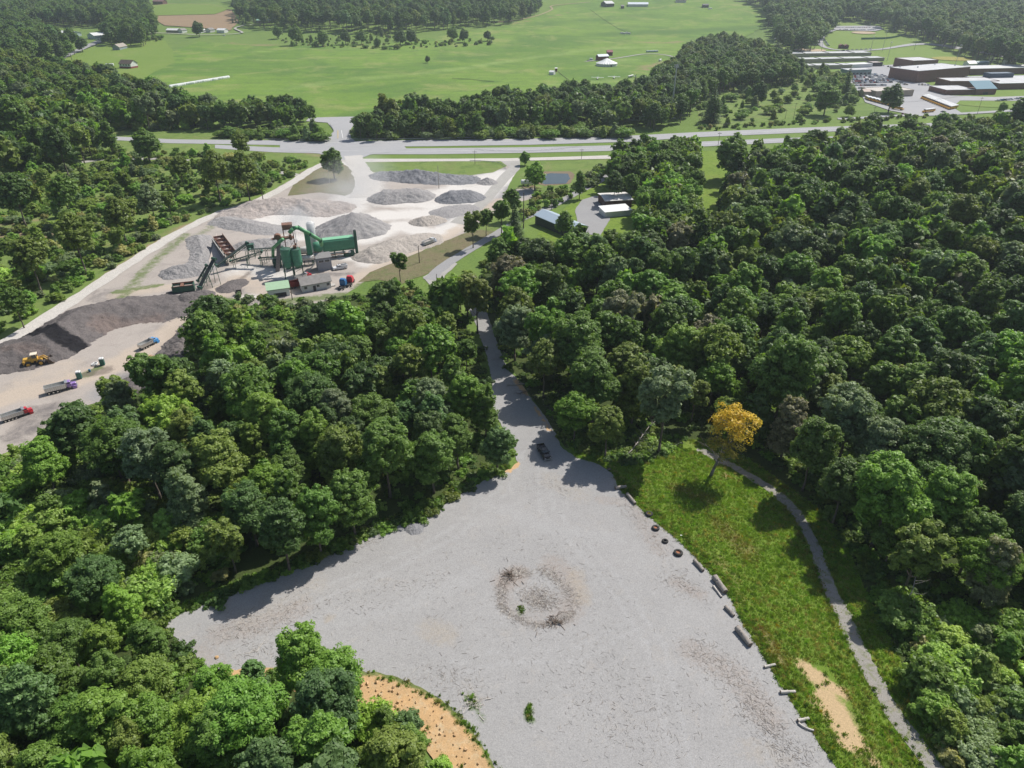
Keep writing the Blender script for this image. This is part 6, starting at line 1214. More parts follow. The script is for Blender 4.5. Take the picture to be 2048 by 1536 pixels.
# white tank, timber pile
e = empty('fuel_tank', W(1056, 371), 0, 'long white horizontal tank beside the pond trees', 'tank'); extra(e, 'shell', M_white, lambda m: (m.cyl((-3.6, 0, 1.9), (3.6, 0, 1.9), 1.35, n=22), m.cyl((-3.95, 0, 1.9), (-3.6, 0, 1.9), .9, 1.35, 22), m.cyl((3.6, 0, 1.9), (3.95, 0, 1.9), 1.35, .9, 22)), False); extra(e, 'saddle', M_dark, lambda m: [m.box((x, 0, .4), (.5, 2.2, .9)) for x in (-2.4, 0, 2.4)]); extra(e, 'hatch', M_galv, lambda m: m.cyl((1.5, 0, 3.2), (1.5, 0, 3.5), .3, n=10))
M_cut = mat('cut_timber', (.55, .40, .24), .8, var=.25); q = random.Random(3)
e = empty('timber_pile', W(1054, 377), .1, 'untidy pile of pale cut timber below the white tank', 'timber pile')
for i in range(22):
    x = q.uniform(-6, 6); y = q.uniform(-1, 1); z = q.uniform(.2, .9); a = q.uniform(-.5, .5); l = q.uniform(1.2, 3.4)
    extra(e, 'plank', M_cut if i % 3 else M_bark, lambda m: m.bar((x, y, z), (x+l*math.cos(a), y+l*math.sin(a), z+q.uniform(-.1, .3)), .3, .18))
# ================================================================ VEHICLES
def paintm(name, c, rough=.3): return mat('paint_'+name, c, rough, var=.08, scale=1, dirt=.2, dirtcol=(.3, .27, .23), spec=.5)
M_tyre = mat('tyre_rubber', (.03, .03, .03), .85, var=.3, scale=3, dirt=.4, dirtcol=(.13, .11, .09)); M_chrome = mat('bright_metal', (.62, .62, .60), .3, .7, var=.1, dirt=.3, dirtcol=(.35, .33, .3))
def wheel(e, x, y, r, w, rim=M_chrome):
    t = extra(e, 'wheel', M_tyre, lambda m: (m.cyl((x, y-w/2, r), (x, y+w/2, r), r, n=16),)); s = 1 if y > 0 else -1
    extra(t, 'rim', rim, lambda m: m.cyl((x, y+s*(w/2-.02), r), (x, y+s*(w/2+.03), r), r*.55, n=12)); return t
def heading(a, b): A = W(*a); B = W(*b); d = B-A; return A, math.atan2(d.y, d.x)
def dump_truck(tail, nose, cabc, bedc, lb, L=9.6, axles=4, load=None, cover=False):
    A, rz = heading(tail, nose); Ln = (W(*nose)-W(*tail)).length; e = empty('dump_truck', A, rz, lb, 'dump truck'); k = Ln/L; e.scale = (k, k, k)
    bl = L-3.3
    extra(e, 'chassis', M_dark, lambda m: (m.box((L/2-.2, 0, .95), (L-.7, .9, .3)), m.box((L-3.0, -.95, .8), (1.2, .5, .55), bev=.06), m.box((L-3.0, .95, .8), (1.2, .5, .55), bev=.06)))
    def bed(m):
        m.box((bl/2, -1.2, 1.95), (bl, .1, 1.5)); m.box((bl/2, 1.2, 1.95), (bl, .1, 1.5)); m.box((.05, 0, 1.95), (.12, 2.3, 1.5)); m.box((bl-.05, 0, 2.1), (.12, 2.3, 1.8)); m.box((bl/2, 0, 1.25), (bl-.3, 2.3, .12))
        m.box((bl/2, -1.24, 2.72), (bl+.05, .2, .12)); m.box((bl/2, 1.24, 2.72), (bl+.05, .2, .12)); m.box((bl+.35, 0, 3.0), (.9, 2.4, .1))
    b = extra(e, 'tipper_body', bedc, bed)
    extra(b, 'side_rib', M_galv, lambda m: [m.box((.5+i*(bl-1)/9, s*1.29, 1.95), (.09, .08, 1.4)) for i in range(10) for s in (-1, 1)])
    if load: extra(b, 'load', load, lambda m: m.add([(.2, -1.1, 2.2), (bl-.2, -1.1, 2.2), (bl-.2, 1.1, 2.2), (.2, 1.1, 2.2), (bl*.3, 0, 2.75), (bl*.7, 0, 2.75)], [(0, 1, 5, 4), (1, 2, 5), (2, 3, 4, 5), (3, 0, 4)]))
    x0 = bl+.25
    c = extra(e, 'cab', cabc, lambda m: (m.box((x0+.85, 0, 1.75), (1.5, 2.2, 1.3), bev=.12), m.box((x0+.75, 0, 2.65), (1.35, 2.0, .7), taper=(.9, .92), bev=.1)))
    extra(e, 'hood', cabc, lambda m: m.box((x0+2.25, 0, 1.5), (1.5, 1.7, 1.05), taper=(.85, .85), bev=.12))
    extra(e, 'fender', cabc, lambda m: [m.cyl((x0+2.2, s*.85, .62), (x0+2.2, s*1.22, .62), .66, n=14) for s in (-1, 1)])
    extra(c, 'windscreen', M_glass, lambda m: m.add([(x0+1.52, -.85, 2.32), (x0+1.52, .85, 2.32), (x0+1.40, .78, 2.92), (x0+1.40, -.78, 2.92)], [(0, 1, 2, 3)]))
    extra(c, 'side_window', M_glass, lambda m: [m.box((x0+.85, s*1.0, 2.62), (.8, .06, .45)) for s in (-1, 1)])
    extra(e, 'grille', M_chrome, lambda m: (m.box((x0+3.02, 0, 1.35), (.08, 1.2, .8)), m.box((x0+3.1, 0, .7), (.2, 2.2, .35))))
    extra(e, 'exhaust_stack', M_chrome, lambda m: [m.cyl((x0-.05, s*1.0, 1.4), (x0-.05, s*1.0, 3.4), .09, n=8) for s in (-1, 1)])
    for x in ([1.0, 2.3, 3.6][:axles-1] if axles < 5 else [.9, 2.05, 3.2, 4.35]):
        for s in (-1, 1): wheel(e, x, s*.95, .52, .5)
    for s in (-1, 1): wheel(e, x0+2.2, s*1.02, .52, .32)
    return e
dump_truck((92, 789), (156, 773), paintm('violet', (.30, .19, .46)), M_chrome, 'dump truck with a purple cab and empty silver tipper body', axles=4)
dump_truck((5, 845), (68, 824), paintm('red', (.52, .025, .04)), M_chrome, 'dump truck with a red cab at the left edge of the yard', axles=5, L=10.2)
dump_truck((281, 701), (317, 683), paintm('sky_blue', (.07, .30, .62)), M_chrome, 'dump truck with a bright blue cab driving towards the plant', axles=4, L=9.2)
dump_truck((847, 494), (872, 484), paintm('white_blue', (.50, .54, .60)), M_offw, 'tipper truck with pale silver body and blue-white cab on the exit lane', axles=4, load=H_beige)
e = dump_truck((592, 563), (623, 553), paintm('red', (.52, .025, .04)), M_chrome, 'red truck standing under the green silos', axles=4)
for (a, b, c, lb) in (((681, 581), (690, 571), paintm('blue', (.03, .16, .38)), 'parked tractor unit with a blue cab beside the red one near the wood'), ((696, 575), (703, 565), paintm('bright_red', (.60, .03, .05)), 'parked tractor unit with a red cab beside the blue one near the wood')):
    A, rz = heading(a, b); e = empty('tractor_unit', A, rz, lb, 'truck', 'parked tractor units')
    extra(e, 'cab', c, lambda m: (m.box((3.4, 0, 2.0), (2.0, 2.3, 2.0), bev=.15), m.box((3.2, 0, 3.2), (1.7, 2.1, .5), taper=(.85, .9), bev=.1))); extra(e, 'hood', c, lambda m: m.box((5.2, 0, 1.5), (1.7, 1.8, 1.1), taper=(.85, .85), bev=.12)); extra(e, 'windscreen', M_glass, lambda m: m.box((4.42, 0, 2.55), (.05, 1.8, .7)))
    extra(e, 'chassis', M_dark, lambda m: m.box((2.8, 0, .9), (6, .9, .3))); extra(e, 'bumper', M_chrome, lambda m: m.box((6.15, 0, .7), (.2, 2.2, .4)))
    for x in (.8, 2.0, 5.2):
        for s in (-1, 1): wheel(e, x, s*.98, .5, .4)
# wheel loader
A, rz = heading((50, 733), (96, 725)); e = empty('wheel_loader', A, rz, 'yellow wheel loader with raised white-topped cab in front of the black heap', 'wheel loader'); e.scale = (1.08,)*3
M_y = paintm('loader_yellow', (.62, .36, .05), .5)
extra(e, 'engine_body', M_y, lambda m: (m.box((1.3, 0, 1.75), (2.6, 1.7, 1.2), taper=(.95, .85), bev=.15), m.box((.25, 0, 1.4), (.6, 2.3, 1.0), bev=.1), m.box((3.9, 0, 1.3), (1.6, 1.3, .8), bev=.1)))
c = extra(e, 'cab', M_y, lambda m: (m.box((3.0, 0, 1.9), (1.5, 1.6, .8), bev=.08), [m.bar((3.0+sx*.68, sy*.72, 2.2), (3.0+sx*.6, sy*.66, 3.35), .12) for sx in (-1, 1) for sy in (-1, 1)])); extra(c, 'cab_glass', M_glass, lambda m: m.box((3.0, 0, 2.8), (1.28, 1.38, .95))); extra(c, 'cab_roof', mat('cream_roof_panel', (.70, .62, .48), .5), lambda m: m.box((3.0, 0, 3.42), (1.7, 1.75, .16), bev=.06))
for x in (1.2, 4.3):
    for s in (-1, 1): wheel(e, x, s*1.15, .85, .65, M_y)
extra(e, 'lift_arm', M_y, lambda m: [m.tube([(3.9, s*.55, 1.9), (5.2, s*.55, 2.2), (6.2, s*.6, 1.0)], .16, 8) for s in (-1, 1)]); extra(e, 'bucket', mat('bucket_steel', (.12, .09, .07), .7, .3, var=.4), lambda m: (m.add([(6.0, -1.5, .2), (6.0, 1.5, .2), (6.0, 1.5, 1.5), (6.0, -1.5, 1.5), (7.5, -1.5, .15), (7.5, 1.5, .15), (6.5, 1.5, 1.7), (6.5, -1.5, 1.7), (5.9, -1.5, .1), (5.9, 1.5, .1), (5.85, 1.5, 1.6), (5.85, -1.5, 1.6)], [(0, 4, 5, 1), (0, 1, 2, 3), (3, 2, 6, 7), (0, 3, 7, 4), (1, 5, 6, 2), (8, 9, 10, 11)]),))
# black pickup
def pickup(A, rz, body, lb, L=5.7, group=None, rack=False, name='pickup_truck'):
    e = empty(name, A, rz, lb, 'pickup truck', group)
    extra(e, 'body', body, lambda m: (m.box((2.85, 0, .72), (5.7, 1.95, .55), bev=.1), m.box((4.75, 0, 1.08), (1.75, 1.86, .32), taper=(.94, .9), bev=.08), m.box((1.0, -.92, 1.15), (2.0, .1, .5)), m.box((1.0, .92, 1.15), (2.0, .1, .5)), m.box((.05, 0, 1.15), (.1, 1.85, .5)), m.box((3.0, 0, 1.15), (2.2, 1.92, .5), bev=.06)))
    c = extra(e, 'cabin', body, lambda m: m.box((3.0, 0, 1.62), (1.9, 1.7, .5), taper=(.74, .86), bev=.08))
    extra(c, 'windscreen', M_glass, lambda m: m.add([(3.98, -.78, 1.42), (3.98, .78, 1.42), (3.74, .70, 1.84), (3.74, -.70, 1.84)], [(0, 1, 2, 3)])); extra(c, 'rear_window', M_glass, lambda m: m.add([(2.03, -.74, 1.45), (2.03, .74, 1.45), (2.24, .66, 1.82), (2.24, -.66, 1.82)], [(0, 3, 2, 1)])); extra(c, 'side_window', M_glass, lambda m: [m.box((3.0, s*.83, 1.6), (1.5, .05, .32)) for s in (-1, 1)])
    extra(e, 'bed_liner', M_dark, lambda m: m.box((1.02, 0, 1.02), (1.9, 1.7, .04)))
    for s in (-.7, .7): extra(e, 'headlight', M_chrome, lambda m: m.box((5.69, s, .88), (.06, .4, .2)))
    extra(e, 'bumper', M_chrome, lambda m: (m.box((5.75, 0, .52), (.14, 1.9, .24)), m.box((-.06, 0, .52), (.12, 1.9, .22))))
    for s in (-1, 1): extra(e, 'mirror', body, lambda m: m.box((3.75, s*1.08, 1.35), (.12, .22, .2)))
    for x in (1.1, 4.6):
        for s in (-1, 1): wheel(e, x, s*.86, .40, .28)
    if rack: extra(e, 'tool_box', body, lambda m: (m.box((.9, .8, 1.55), (2.2, .4, .5), bev=.05), m.box((.9, -.8, 1.55), (2.2, .4, .5), bev=.05))); extra(e, 'ladder_rack', M_dark, lambda m: (m.bar((.1, -.8, 2.0), (3.2, -.8, 2.1), .08), m.bar((.1, .8, 2.0), (3.2, .8, 2.1), .08), [m.bar((x, -.8, 2.0), (x, .8, 2.0), .08) for x in (.2, 1.8, 3.1)]))
    return e
A, rz = heading((1080, 896), (1095, 921)); pickup(A, rz, paintm('black', (.012, .013, .016), .12), 'black pickup truck parked where the access road meets the gravel lot')
A, rz = heading((694, 536), (670, 540)); pickup(A, rz, paintm('white', (.70, .70, .70)), 'white service pickup with tool boxes beside the grey control house', rack=True)
# cars
def car_mesh():
    m = MB(); m.box((0, 0, .62), (4.5, 1.8, .56), bev=.14); m.box((-.2, 0, 1.13), (2.5, 1.6, .5), taper=(.72, .84), bev=.12); return m
def car_glass():
    m = MB(); m.add([(.98, -.66, .98), (.98, .66, .98), (.68, .58, 1.34), (.68, -.58, 1.34)], [(0, 1, 2, 3)]); m.add([(-1.42, -.66, .98), (-1.42, .66, .98), (-1.1, .58, 1.34), (-1.1, -.58, 1.34)], [(0, 3, 2, 1)])
    for s in (-1, 1): m.add([(.8, s*.80, .96), (-1.2, s*.80, .96), (-.95, s*.70, 1.33), (.55, s*.70, 1.33)], [(0, 1, 2, 3)])
    return m
def car_wheels():
    m = MB()
    for x in (-1.4, 1.4):
        for s in (-1, 1): m.cyl((x, s*.68, .33), (x, s*.93, .33), .33, n=10)
    return m
CC = [('white', (.72, .72, .72)), ('silver', (.42, .44, .46)), ('black', (.02, .02, .025)), ('dark grey', (.08, .085, .09)), ('blue', (.04, .12, .28)), ('red', (.32, .03, .03)), ('maroon', (.13, .02, .03)), ('tan', (.34, .29, .22))]
CW = [13, 9, 3, 3, 2, 1.5, .7, 1]
ME_G = car_glass().mesh('windows', M_glass); ME_W = car_wheels().mesh('wheels', M_tyre); ME_B = {}
for n_c, c in CC: ME_B[n_c] = car_mesh().mesh('body', paintm('car_'+n_c.replace(' ', '_'), c, .25))
def car(p, rz, colr, lb, group='cars in the school car parks', cat='car'):
    e = empty('parked_car', p, rz, lb, cat, group); link('body', ME_B[colr], e); link('windows', ME_G, e); link('wheels', ME_W, e); return e
NUM = ['first', 'second', 'third', 'fourth', 'fifth', 'sixth', 'seventh', 'eighth', 'ninth', '10th', '11th', '12th', '13th', '14th', '15th', '16th', '17th', '18th', '19th', '20th', '21st', '22nd', '23rd', '24th', '25th', '26th', '27th', '28th', '29th', '30th']
def car_row(a, b, n, head, where, skip=.1, side='left'):
    A = W(*a); B = W(*b); k = 0
    for i in range(n):
        if rnd.random() < skip: continue
        p = A.lerp(B, i/max(1, n-1)); c = rnd.choices([x[0] for x in CC], CW)[0]
        p.z = float(hgt(p.x, p.y))+.22*(1+max(0, p.y-400)/250.0)
        car(p, head+rnd.uniform(-.04, .04)+(math.pi if rnd.random() < .5 else 0), c, '%s car, %s from %s, %s' % (c, NUM[k], side, where)); k += 1
for j, (a, b, n) in enumerate([((1698, 154.2), (1756, 153.3), 17), ((1706, 164.6), (1782, 163), 20), ((1695, 151.5), (1752, 150.5), 17), ((1702, 157), (1764, 156), 18), ((1705, 161), (1776, 160), 20), ((1708, 168), (1782, 166), 20), ((1712, 172.5), (1770, 172), 15), ((1718, 178), (1745, 178), 7)]):
    A, rz = heading(a, b); car_row(a, b, n, rz+math.pi/2-.25, 'row %s of the main school car park' % ['two', 'five', 'one', 'three', 'four', 'six', 'seven', 'eight'][j])
A, rz = heading((1763, 152), (1811, 171)); car_row((1763, 152), (1811, 171), 14, rz+math.pi/2, 'in the slanting line left of the tall gym', .03)
car_row((1838, 171), (1862, 172), 5, 1.2, 'in the short line at the foot of the gym'); car_row((1762, 132), (1790, 138), 7, 1.0, 'beside the end of the old school rows')
car_row((1670, 57), (1757, 57), 25, 1.5, 'in the upper line of the ball field car park', .1); car_row((1676, 61), (1750, 61.5), 22, 1.5, 'in the lower line of the ball field car park', .2)
A, rz = heading((1621, 80), (1630, 92)); car_row((1621, 80), (1630, 92), 8, rz+math.pi/2, 'along the left side of the ball field drive', 0, 'top')
A, rz = heading((1646, 79), (1656, 93)); car_row((1646, 79), (1656, 93), 9, rz+math.pi/2, 'along the right side of the ball field drive', 0, 'top')
car_row((1995, 203), (2046, 198), 9, .1, 'on the road in front of the school entrance', .3); car_row((1686, 103), (1740, 100), 7, .2, 'beside the drive behind the old school rows', .3)
car(W(736, 233), 0, 'black', 'black car on the back road beyond the junction', 'cars on the roads'); car(W(1805, 229), 1.0, 'maroon', 'maroon car at the gate of the bus yard', 'cars on the roads'); car(W(1793, 272), .1, 'silver', 'silver car on the eastbound highway', 'cars on the roads'); car(W(1886, 225), .3, 'black', 'black car beside the last bus', 'cars on the roads')
car(W(448, 72), 0, 'silver', 'silver car on the farm track beside the white outbuildings', 'cars on the roads'); car(W(1177, 122), 0, 'dark grey', 'dark car left of the dark red barn', 'cars on the roads')
# buses
M_bus = paintm('bus_yellow', (.70, .36, .03)); M_busr = paintm('bus_roof_white', (.80, .80, .78))
bb = MB(); bb.box((5.2, 0, 1.65), (9.6, 2.4, 1.9), bev=.15); bb.box((10.7, 0, 1.15), (1.8, 2.1, 1.0), taper=(.9, .88), bev=.2)
br = MB(); br.box((5.1, 0, 2.72), (9.9, 2.35, .3), taper=(.98, .8), bev=.1)
bw = MB(); [bw.box((1.2+i*.95, s*1.19, 2.1), (.7, .06, .6)) for i in range(9) for s in (-1, 1)]; bw.box((10.02, 0, 2.1), (.06, 2.0, .8))
bt = MB(); [bt.cyl((x, s*.85, .5), (x, s*1.2, .5), .5, n=12) for x in (2.6, 9.9) for s in (-1, 1)]
MEB = [(x.mesh(n_, m_), n_) for x, n_, m_ in ((bb, 'body', M_bus), (br, 'roof', M_busr), (bw, 'windows', M_glass), (bt, 'wheels', M_tyre))]
def bus(nose, tail, lb, L=11.6):
    A, rz = heading(tail, nose); A.z += .4; e = empty('school_bus', A, rz, lb, 'school bus', 'parked school buses'); N = W(*nose); k = (N-W(*tail)).length/L; e.scale = (max(.8, min(1.25, k)), 1, 1)
    for me_, n_ in MEB: link(n_, me_, e)
for i in range(13):
    n_ = (1835+i*4.6, 200.5+i*1.75); bus(n_, (n_[0]+23, n_[1]-4.5), 'yellow school bus with white roof, %s from the left in the long bus row' % NUM[i])
for i in range(9):
    n_ = (1748+i*7.2, 208+i*1.9); bus(n_, (n_[0]-17, n_[1]-10.5), 'yellow school bus, %s from the left in the row behind the large dark tree' % NUM[i])
bus((1836, 228), (1868, 224), 'brown-sided bus standing across the yard below the long bus row'); bus((1806, 222), (1780, 218), 'white-fronted bus at the lower edge of the yard beside the dark tree')
# campers, bus, horse trailers
def camper(px, rz, lb, L=6.5, col=None, cat='camper'):
    e = empty('camper', W(*px), rz, lb, cat); extra(e, 'body', col or M_white, lambda m: (m.box((0, 0, 1.7), (L, 2.3, 2.2), bev=.35), m.box((L/2+.5, 0, .6), (1.2, .2, .12)))); extra(e, 'window', M_glass, lambda m: [m.box((x*L, s*1.15, 2.0), (1.1, .08, .6)) for x in (-.28, .18) for s in (-1, 1)]); extra(e, 'wheels', M_tyre, lambda m: [m.cyl((0, s*.9, .35), (0, s*1.17, .35), .35, n=10) for s in (-1, 1)])
camper((220, 132), .1, 'white camper left of the brown-roofed house', 9); camper((1320, 123), 1.1, 'white camper alone near the wood right of the tent', 7); camper((1304, 105), .25, 'long pale blue-grey bus on the pasture track above the tent', 17, mat('pale_bus', (.48, .55, .55)), 'bus'); camper((1182, 121), .1, 'white horse trailer behind the dark car by the red barn', 4); camper((1456, 84), .1, 'white trailer at the foot of the far hedgerow', 11); camper((1420, 19), .2, 'long white trailer at the top edge of the pasture', 8)
for i in range(4): camper((1243+i*5, 68+(i % 2)), .2, 'white round-topped hutch, %s from the left in the upper pasture' % NUM[i], 4.2, M_offw, 'hutch')
# aeroplanes
def plane(px, rz, lb):
    e = empty('light_aeroplane', W(*px), rz, lb, 'aeroplane', 'light aeroplanes on the grass strip'); 
    extra(e, 'fuselage', M_white, lambda m: (m.cyl((3.6, 0, 1.2), (1.2, 0, 1.5), .35, .75, 12), m.cyl((1.2, 0, 1.5), (-1, 0, 1.6), .75, .6, 12), m.cyl((-1, 0, 1.6), (-5, 0, 1.9), .6, .15, 12)), True)
    extra(e, 'wing', M_white, lambda m: m.add([(1.4, -6.5, 2.35), (1.4, 6.5, 2.35), (-.4, 6.5, 2.35), (-.4, -6.5, 2.35), (1.2, -6.5, 2.5), (1.2, 6.5, 2.5), (-.3, 6.5, 2.42), (-.3, -6.5, 2.42)], [(0, 3, 2, 1), (4, 5, 6, 7), (0, 1, 5, 4), (2, 3, 7, 6), (1, 2, 6, 5), (3, 0, 4, 7)]))
    extra(e, 'tail', M_white, lambda m: (m.box((-4.7, 0, 2.0), (1.0, 4.0, .1)), m.add([(-4.2, -.05, 2.0), (-5.3, -.05, 2.0), (-5.5, -.05, 3.4), (-4.9, -.05, 3.4), (-4.2, .05, 2.0), (-5.3, .05, 2.0), (-5.5, .05, 3.4), (-4.9, .05, 3.4)], [(0, 1, 2, 3), (7, 6, 5, 4), (0, 3, 7, 4), (1, 5, 6, 2), (2, 6, 7, 3)])))
    extra(e, 'windows', M_glass, lambda m: m.box((.8, 0, 1.95), (1.3, 1.2, .5), taper=(.8, .8))); extra(e, 'propeller', M_dark, lambda m: m.box((3.65, 0, 1.2), (.06, 1.9, .14))); extra(e, 'landing_gear', M_dark, lambda m: [m.cyl((x, y, .3), (x, y+.15, .3), .3, n=10) for x, y in ((2.6, 0), (.3, -1.2), (.3, 1.2))]+[m.bar((.3, y, .3), (.5, y*.4, 1.2), .08) for y in (-1.2, 1.2)])
plane((1195, 159.5), -1.75, 'left one of the three white light aeroplanes'); plane((1228, 158), -1.75, 'middle one of the three white light aeroplanes'); plane((1262, 155.5), 2.6, 'right one of the three white light aeroplanes, turned the other way')
# bales
mb = MB(); mb.cyl((0, -.75, .72), (0, .75, .72), .72, n=14); me_bale = mb.mesh('wrapped_bale', mat('white_wrap', (.76, .77, .77), .35, var=.05), True); A = W(341, 176); B = W(457, 157); nb_ = 46
for i in range(nb_):
    p = A.lerp(B, i/(nb_-1)); o = link('wrapped_bale', me_bale); o.location = p; o.rotation_euler = (0, 0, math.atan2((B-A).y, (B-A).x)+rnd.uniform(-.05, .05)); o.scale = (2.0, 1.35, 2.0)
    tag(o, 'white wrapped round bale, %s from the left in the long row' % (NUM[i] if i < 30 else '%dth' % (i+1)), 'bale', 'row of white wrapped bales')
# portable toilets, barrel
def toilet(px, lb):
    e = empty('portable_toilet', W(*px), .35, lb, 'portable toilet', 'portable toilets in the truck yard'); extra(e, 'cabin', mat('toilet_green', (.03, .11, .09), .6), lambda m: m.box((0, 0, 1.15), (1.25, 1.25, 2.1), bev=.06)); extra(e, 'roof', M_white, lambda m: m.box((0, 0, 2.32), (1.32, 1.32, .3), taper=(.8, .8))); extra(e, 'door', mat('toilet_door', (.05, .16, .13), .5), lambda m: m.box((0, -.65, 1.1), (.9, .06, 1.9))); extra(e, 'vent_pipe', M_white, lambda m: m.cyl((.4, .4, 2.3), (.4, .4, 2.8), .07, n=8))
toilet((160, 757), 'portable toilet with white roof just right of the purple-cabbed truck'); toilet((206, 730), 'portable toilet with white roof on the far side of the weedy patch')
e = empty('water_barrel', W(180, 744), 0, 'small blue barrel in the weeds between the two portable toilets', 'barrel'); extra(e, 'drum', mat('barrel_blue', (.05, .16, .25), .5), lambda m: (m.cyl((0, 0, 0), (0, 0, .9), .32, n=16), m.torus((0, 0, .3), .33, .02, n=16, m=5), m.torus((0, 0, .6), .33, .02, n=16, m=5)))
e = empty('hose_reel', W(190, 730), 0, 'white coil lying between the barrel and the far portable toilet', 'hose'); extra(e, 'coil', M_white, lambda m: (m.torus((0, 0, .35), .8, .16, n=20), m.torus((.2, .1, .6), .6, .14, n=20)))
# ================================================================ LOGS AND TYRES ALONG THE LOT
M_log = mat('weathered_log', (.33, .295, .26), .95, var=.3, scale=2.5, bump=.9, bscale=9, dirt=.5, dirtcol=(.19, .16, .135)); M_end = mat('cut_log_end', (.16, .125, .10), .9, var=.3, scale=6)
M_plog = mat('bleached_log', (.50, .465, .42), .9, var=.2, scale=3, bump=.5, bscale=9)
def log(a, b, r, lb, mt=M_log, taper=.85, bend=0.0, knots=2):
    P = W(*a); Q = W(*b); o = P.lerp(Q, .5); e = empty('log', (o.x, o.y, o.z+.1), 0, lb, 'log', 'logs along the lot edge'); d = Q-P; n = 7; q = random.Random(int(a[0])); pts = []; rad = []
    s = Vector((-d.y, d.x, 0)).normalized()
    for i in range(n+1):
        t = i/n; pts.append(P+d*t-o+s*(bend*math.sin(t*math.pi)+q.uniform(-.02, .02))+Vector((0, 0, r*(1+(taper-1)*t)*.97))); rad.append(r*(1+(taper-1)*t)*q.uniform(.95, 1.05))
    m = MB(); N = 16; vs = []
    up = Vector((0, 0, 1))
    for i, (p, rr) in enumerate(zip(pts, rad)):
        for j in range(N):
            a_ = 2*math.pi*j/N; k = rr*(1+.06*math.sin(3*a_+i)+.05*math.sin(7*a_)); vs.append(p+s*math.cos(a_)*k+up*math.sin(a_)*k)
    m.add(vs, [(i*N+j, i*N+(j+1) % N, (i+1)*N+(j+1) % N, (i+1)*N+j) for i in range(n) for j in range(N)]); 
    for k in range(knots):
        t = q.uniform(.2, .8); a_ = q.uniform(.4, 2.6); p = pts[0].lerp(pts[-1], t); m.cyl(p+(s*math.cos(a_)+up*math.sin(a_))*r*.7, p+(s*math.cos(a_)+up*math.sin(a_))*r*1.25, r*.22, r*.12, 7)
    m.build('bark', mt, e, True)
    for p, rr, dd in ((pts[0], rad[0], -1), (pts[-1], rad[-1], 1)): extra(e, 'cut_end', M_end, lambda m: m.cyl(p+d.normalized()*dd*.0-d.normalized()*dd*.05, p+d.normalized()*dd*.03, rr*.98, n=16))
log((1230, 979), (1252, 976), .42, 'thick log at the upper corner of the lot, lying across the grass edge')
log((1254, 991), (1270, 1010), .42, 'thick log just above the rusty-rimmed tyres, lying along the lot edge')
log((1388, 1124), (1406, 1144), .40, 'thick log below the four tyres')
log((1428, 1158), (1450, 1188), .60, 'thickest and longest of the logs, beside a thin pole', knots=3)
log((1426, 1174), (1443, 1196), .22, 'thin pole lying beside the thickest log', M_plog, knots=0)
log((1450, 1216), (1467, 1234), .36, 'short dark log between the two thickest logs')
log((1473, 1260), (1500, 1294), .56, 'second thickest log with a dark hollow end, below the short dark one', knots=3)
log((1528, 1336), (1550, 1331), .24, 'short bleached log, the upper of the single thin ones lying across the grass edge', M_plog)
log((1560, 1387), (1590, 1386), .30, 'bleached log above the last pair, lying level across the edge', M_plog)
log((1595, 1444), (1617, 1439), .28, 'upper log of the last pair meeting in a point', M_plog)
log((1596, 1448), (1627, 1463), .20, 'bent lower log of the last pair meeting in a point', M_plog, bend=-.25, knots=0)
log((424, 1352), (440, 1355), .3, 'pale log end beside the trees at the lower left corner of the lot', M_plog)
M_rim = mat('rusty_rim', (.42, .18, .09), .8, var=.3, scale=4)
def tyre(px, R, lb, rim=True):
    p = W(*px); e = empty('tyre', (p.x, p.y, p.z+.1), 0, lb, 'tyre', 'tyres along the lot edge'); h = R*.62
    def tr(m):
        prof = [(R*.52, .0), (R*.9, 0), (R, h*.18), (R*1.0, h*.82), (R*.9, h), (R*.54, h), (R*.5, h*.75), (R*.5, h*.25)]; n = 32
        vs = [(q_[0]*math.cos(2*math.pi*i/n), q_[0]*math.sin(2*math.pi*i/n), q_[1]) for i in range(n) for q_ in prof]; k = len(prof)
        m.add(vs, [(i*k+j, ((i+1) % n)*k+j, ((i+1) % n)*k+(j+1) % k, i*k+(j+1) % k) for i in range(n) for j in range(k)])
    extra(e, 'tread', M_tyre, lambda m: (tr(m), [m.box((R*1.01*math.cos(a), R*1.01*math.sin(a), h*.5), (.09, .09, h*.6), M=None) for a in [i*math.pi/14 for i in range(28)]]))
    if rim: extra(e, 'rim', M_rim, lambda m: (m.cyl((0, 0, h*.12), (0, 0, h*.62), R*.51, n=24, cap=False), m.torus((0, 0, h*.72), R*.53, R*.05, n=24, m=6), m.cyl((0, 0, h*.5), (0, 0, h*.56), R*.5, n=24), m.torus((0, 0, h*.6), R*.28, R*.04, n=18, m=6)))
tyre((1298, 1030), .78, 'uppermost of the rusty-rimmed tyres on the lot edge'); tyre((1311, 1058), .78, 'middle one of the three rusty-rimmed tyres'); tyre((1330, 1084), .62, 'smallest tyre, black and without a rim', False); tyre((1356, 1108), .90, 'largest tyre, with a rusty rim, above the thick log')
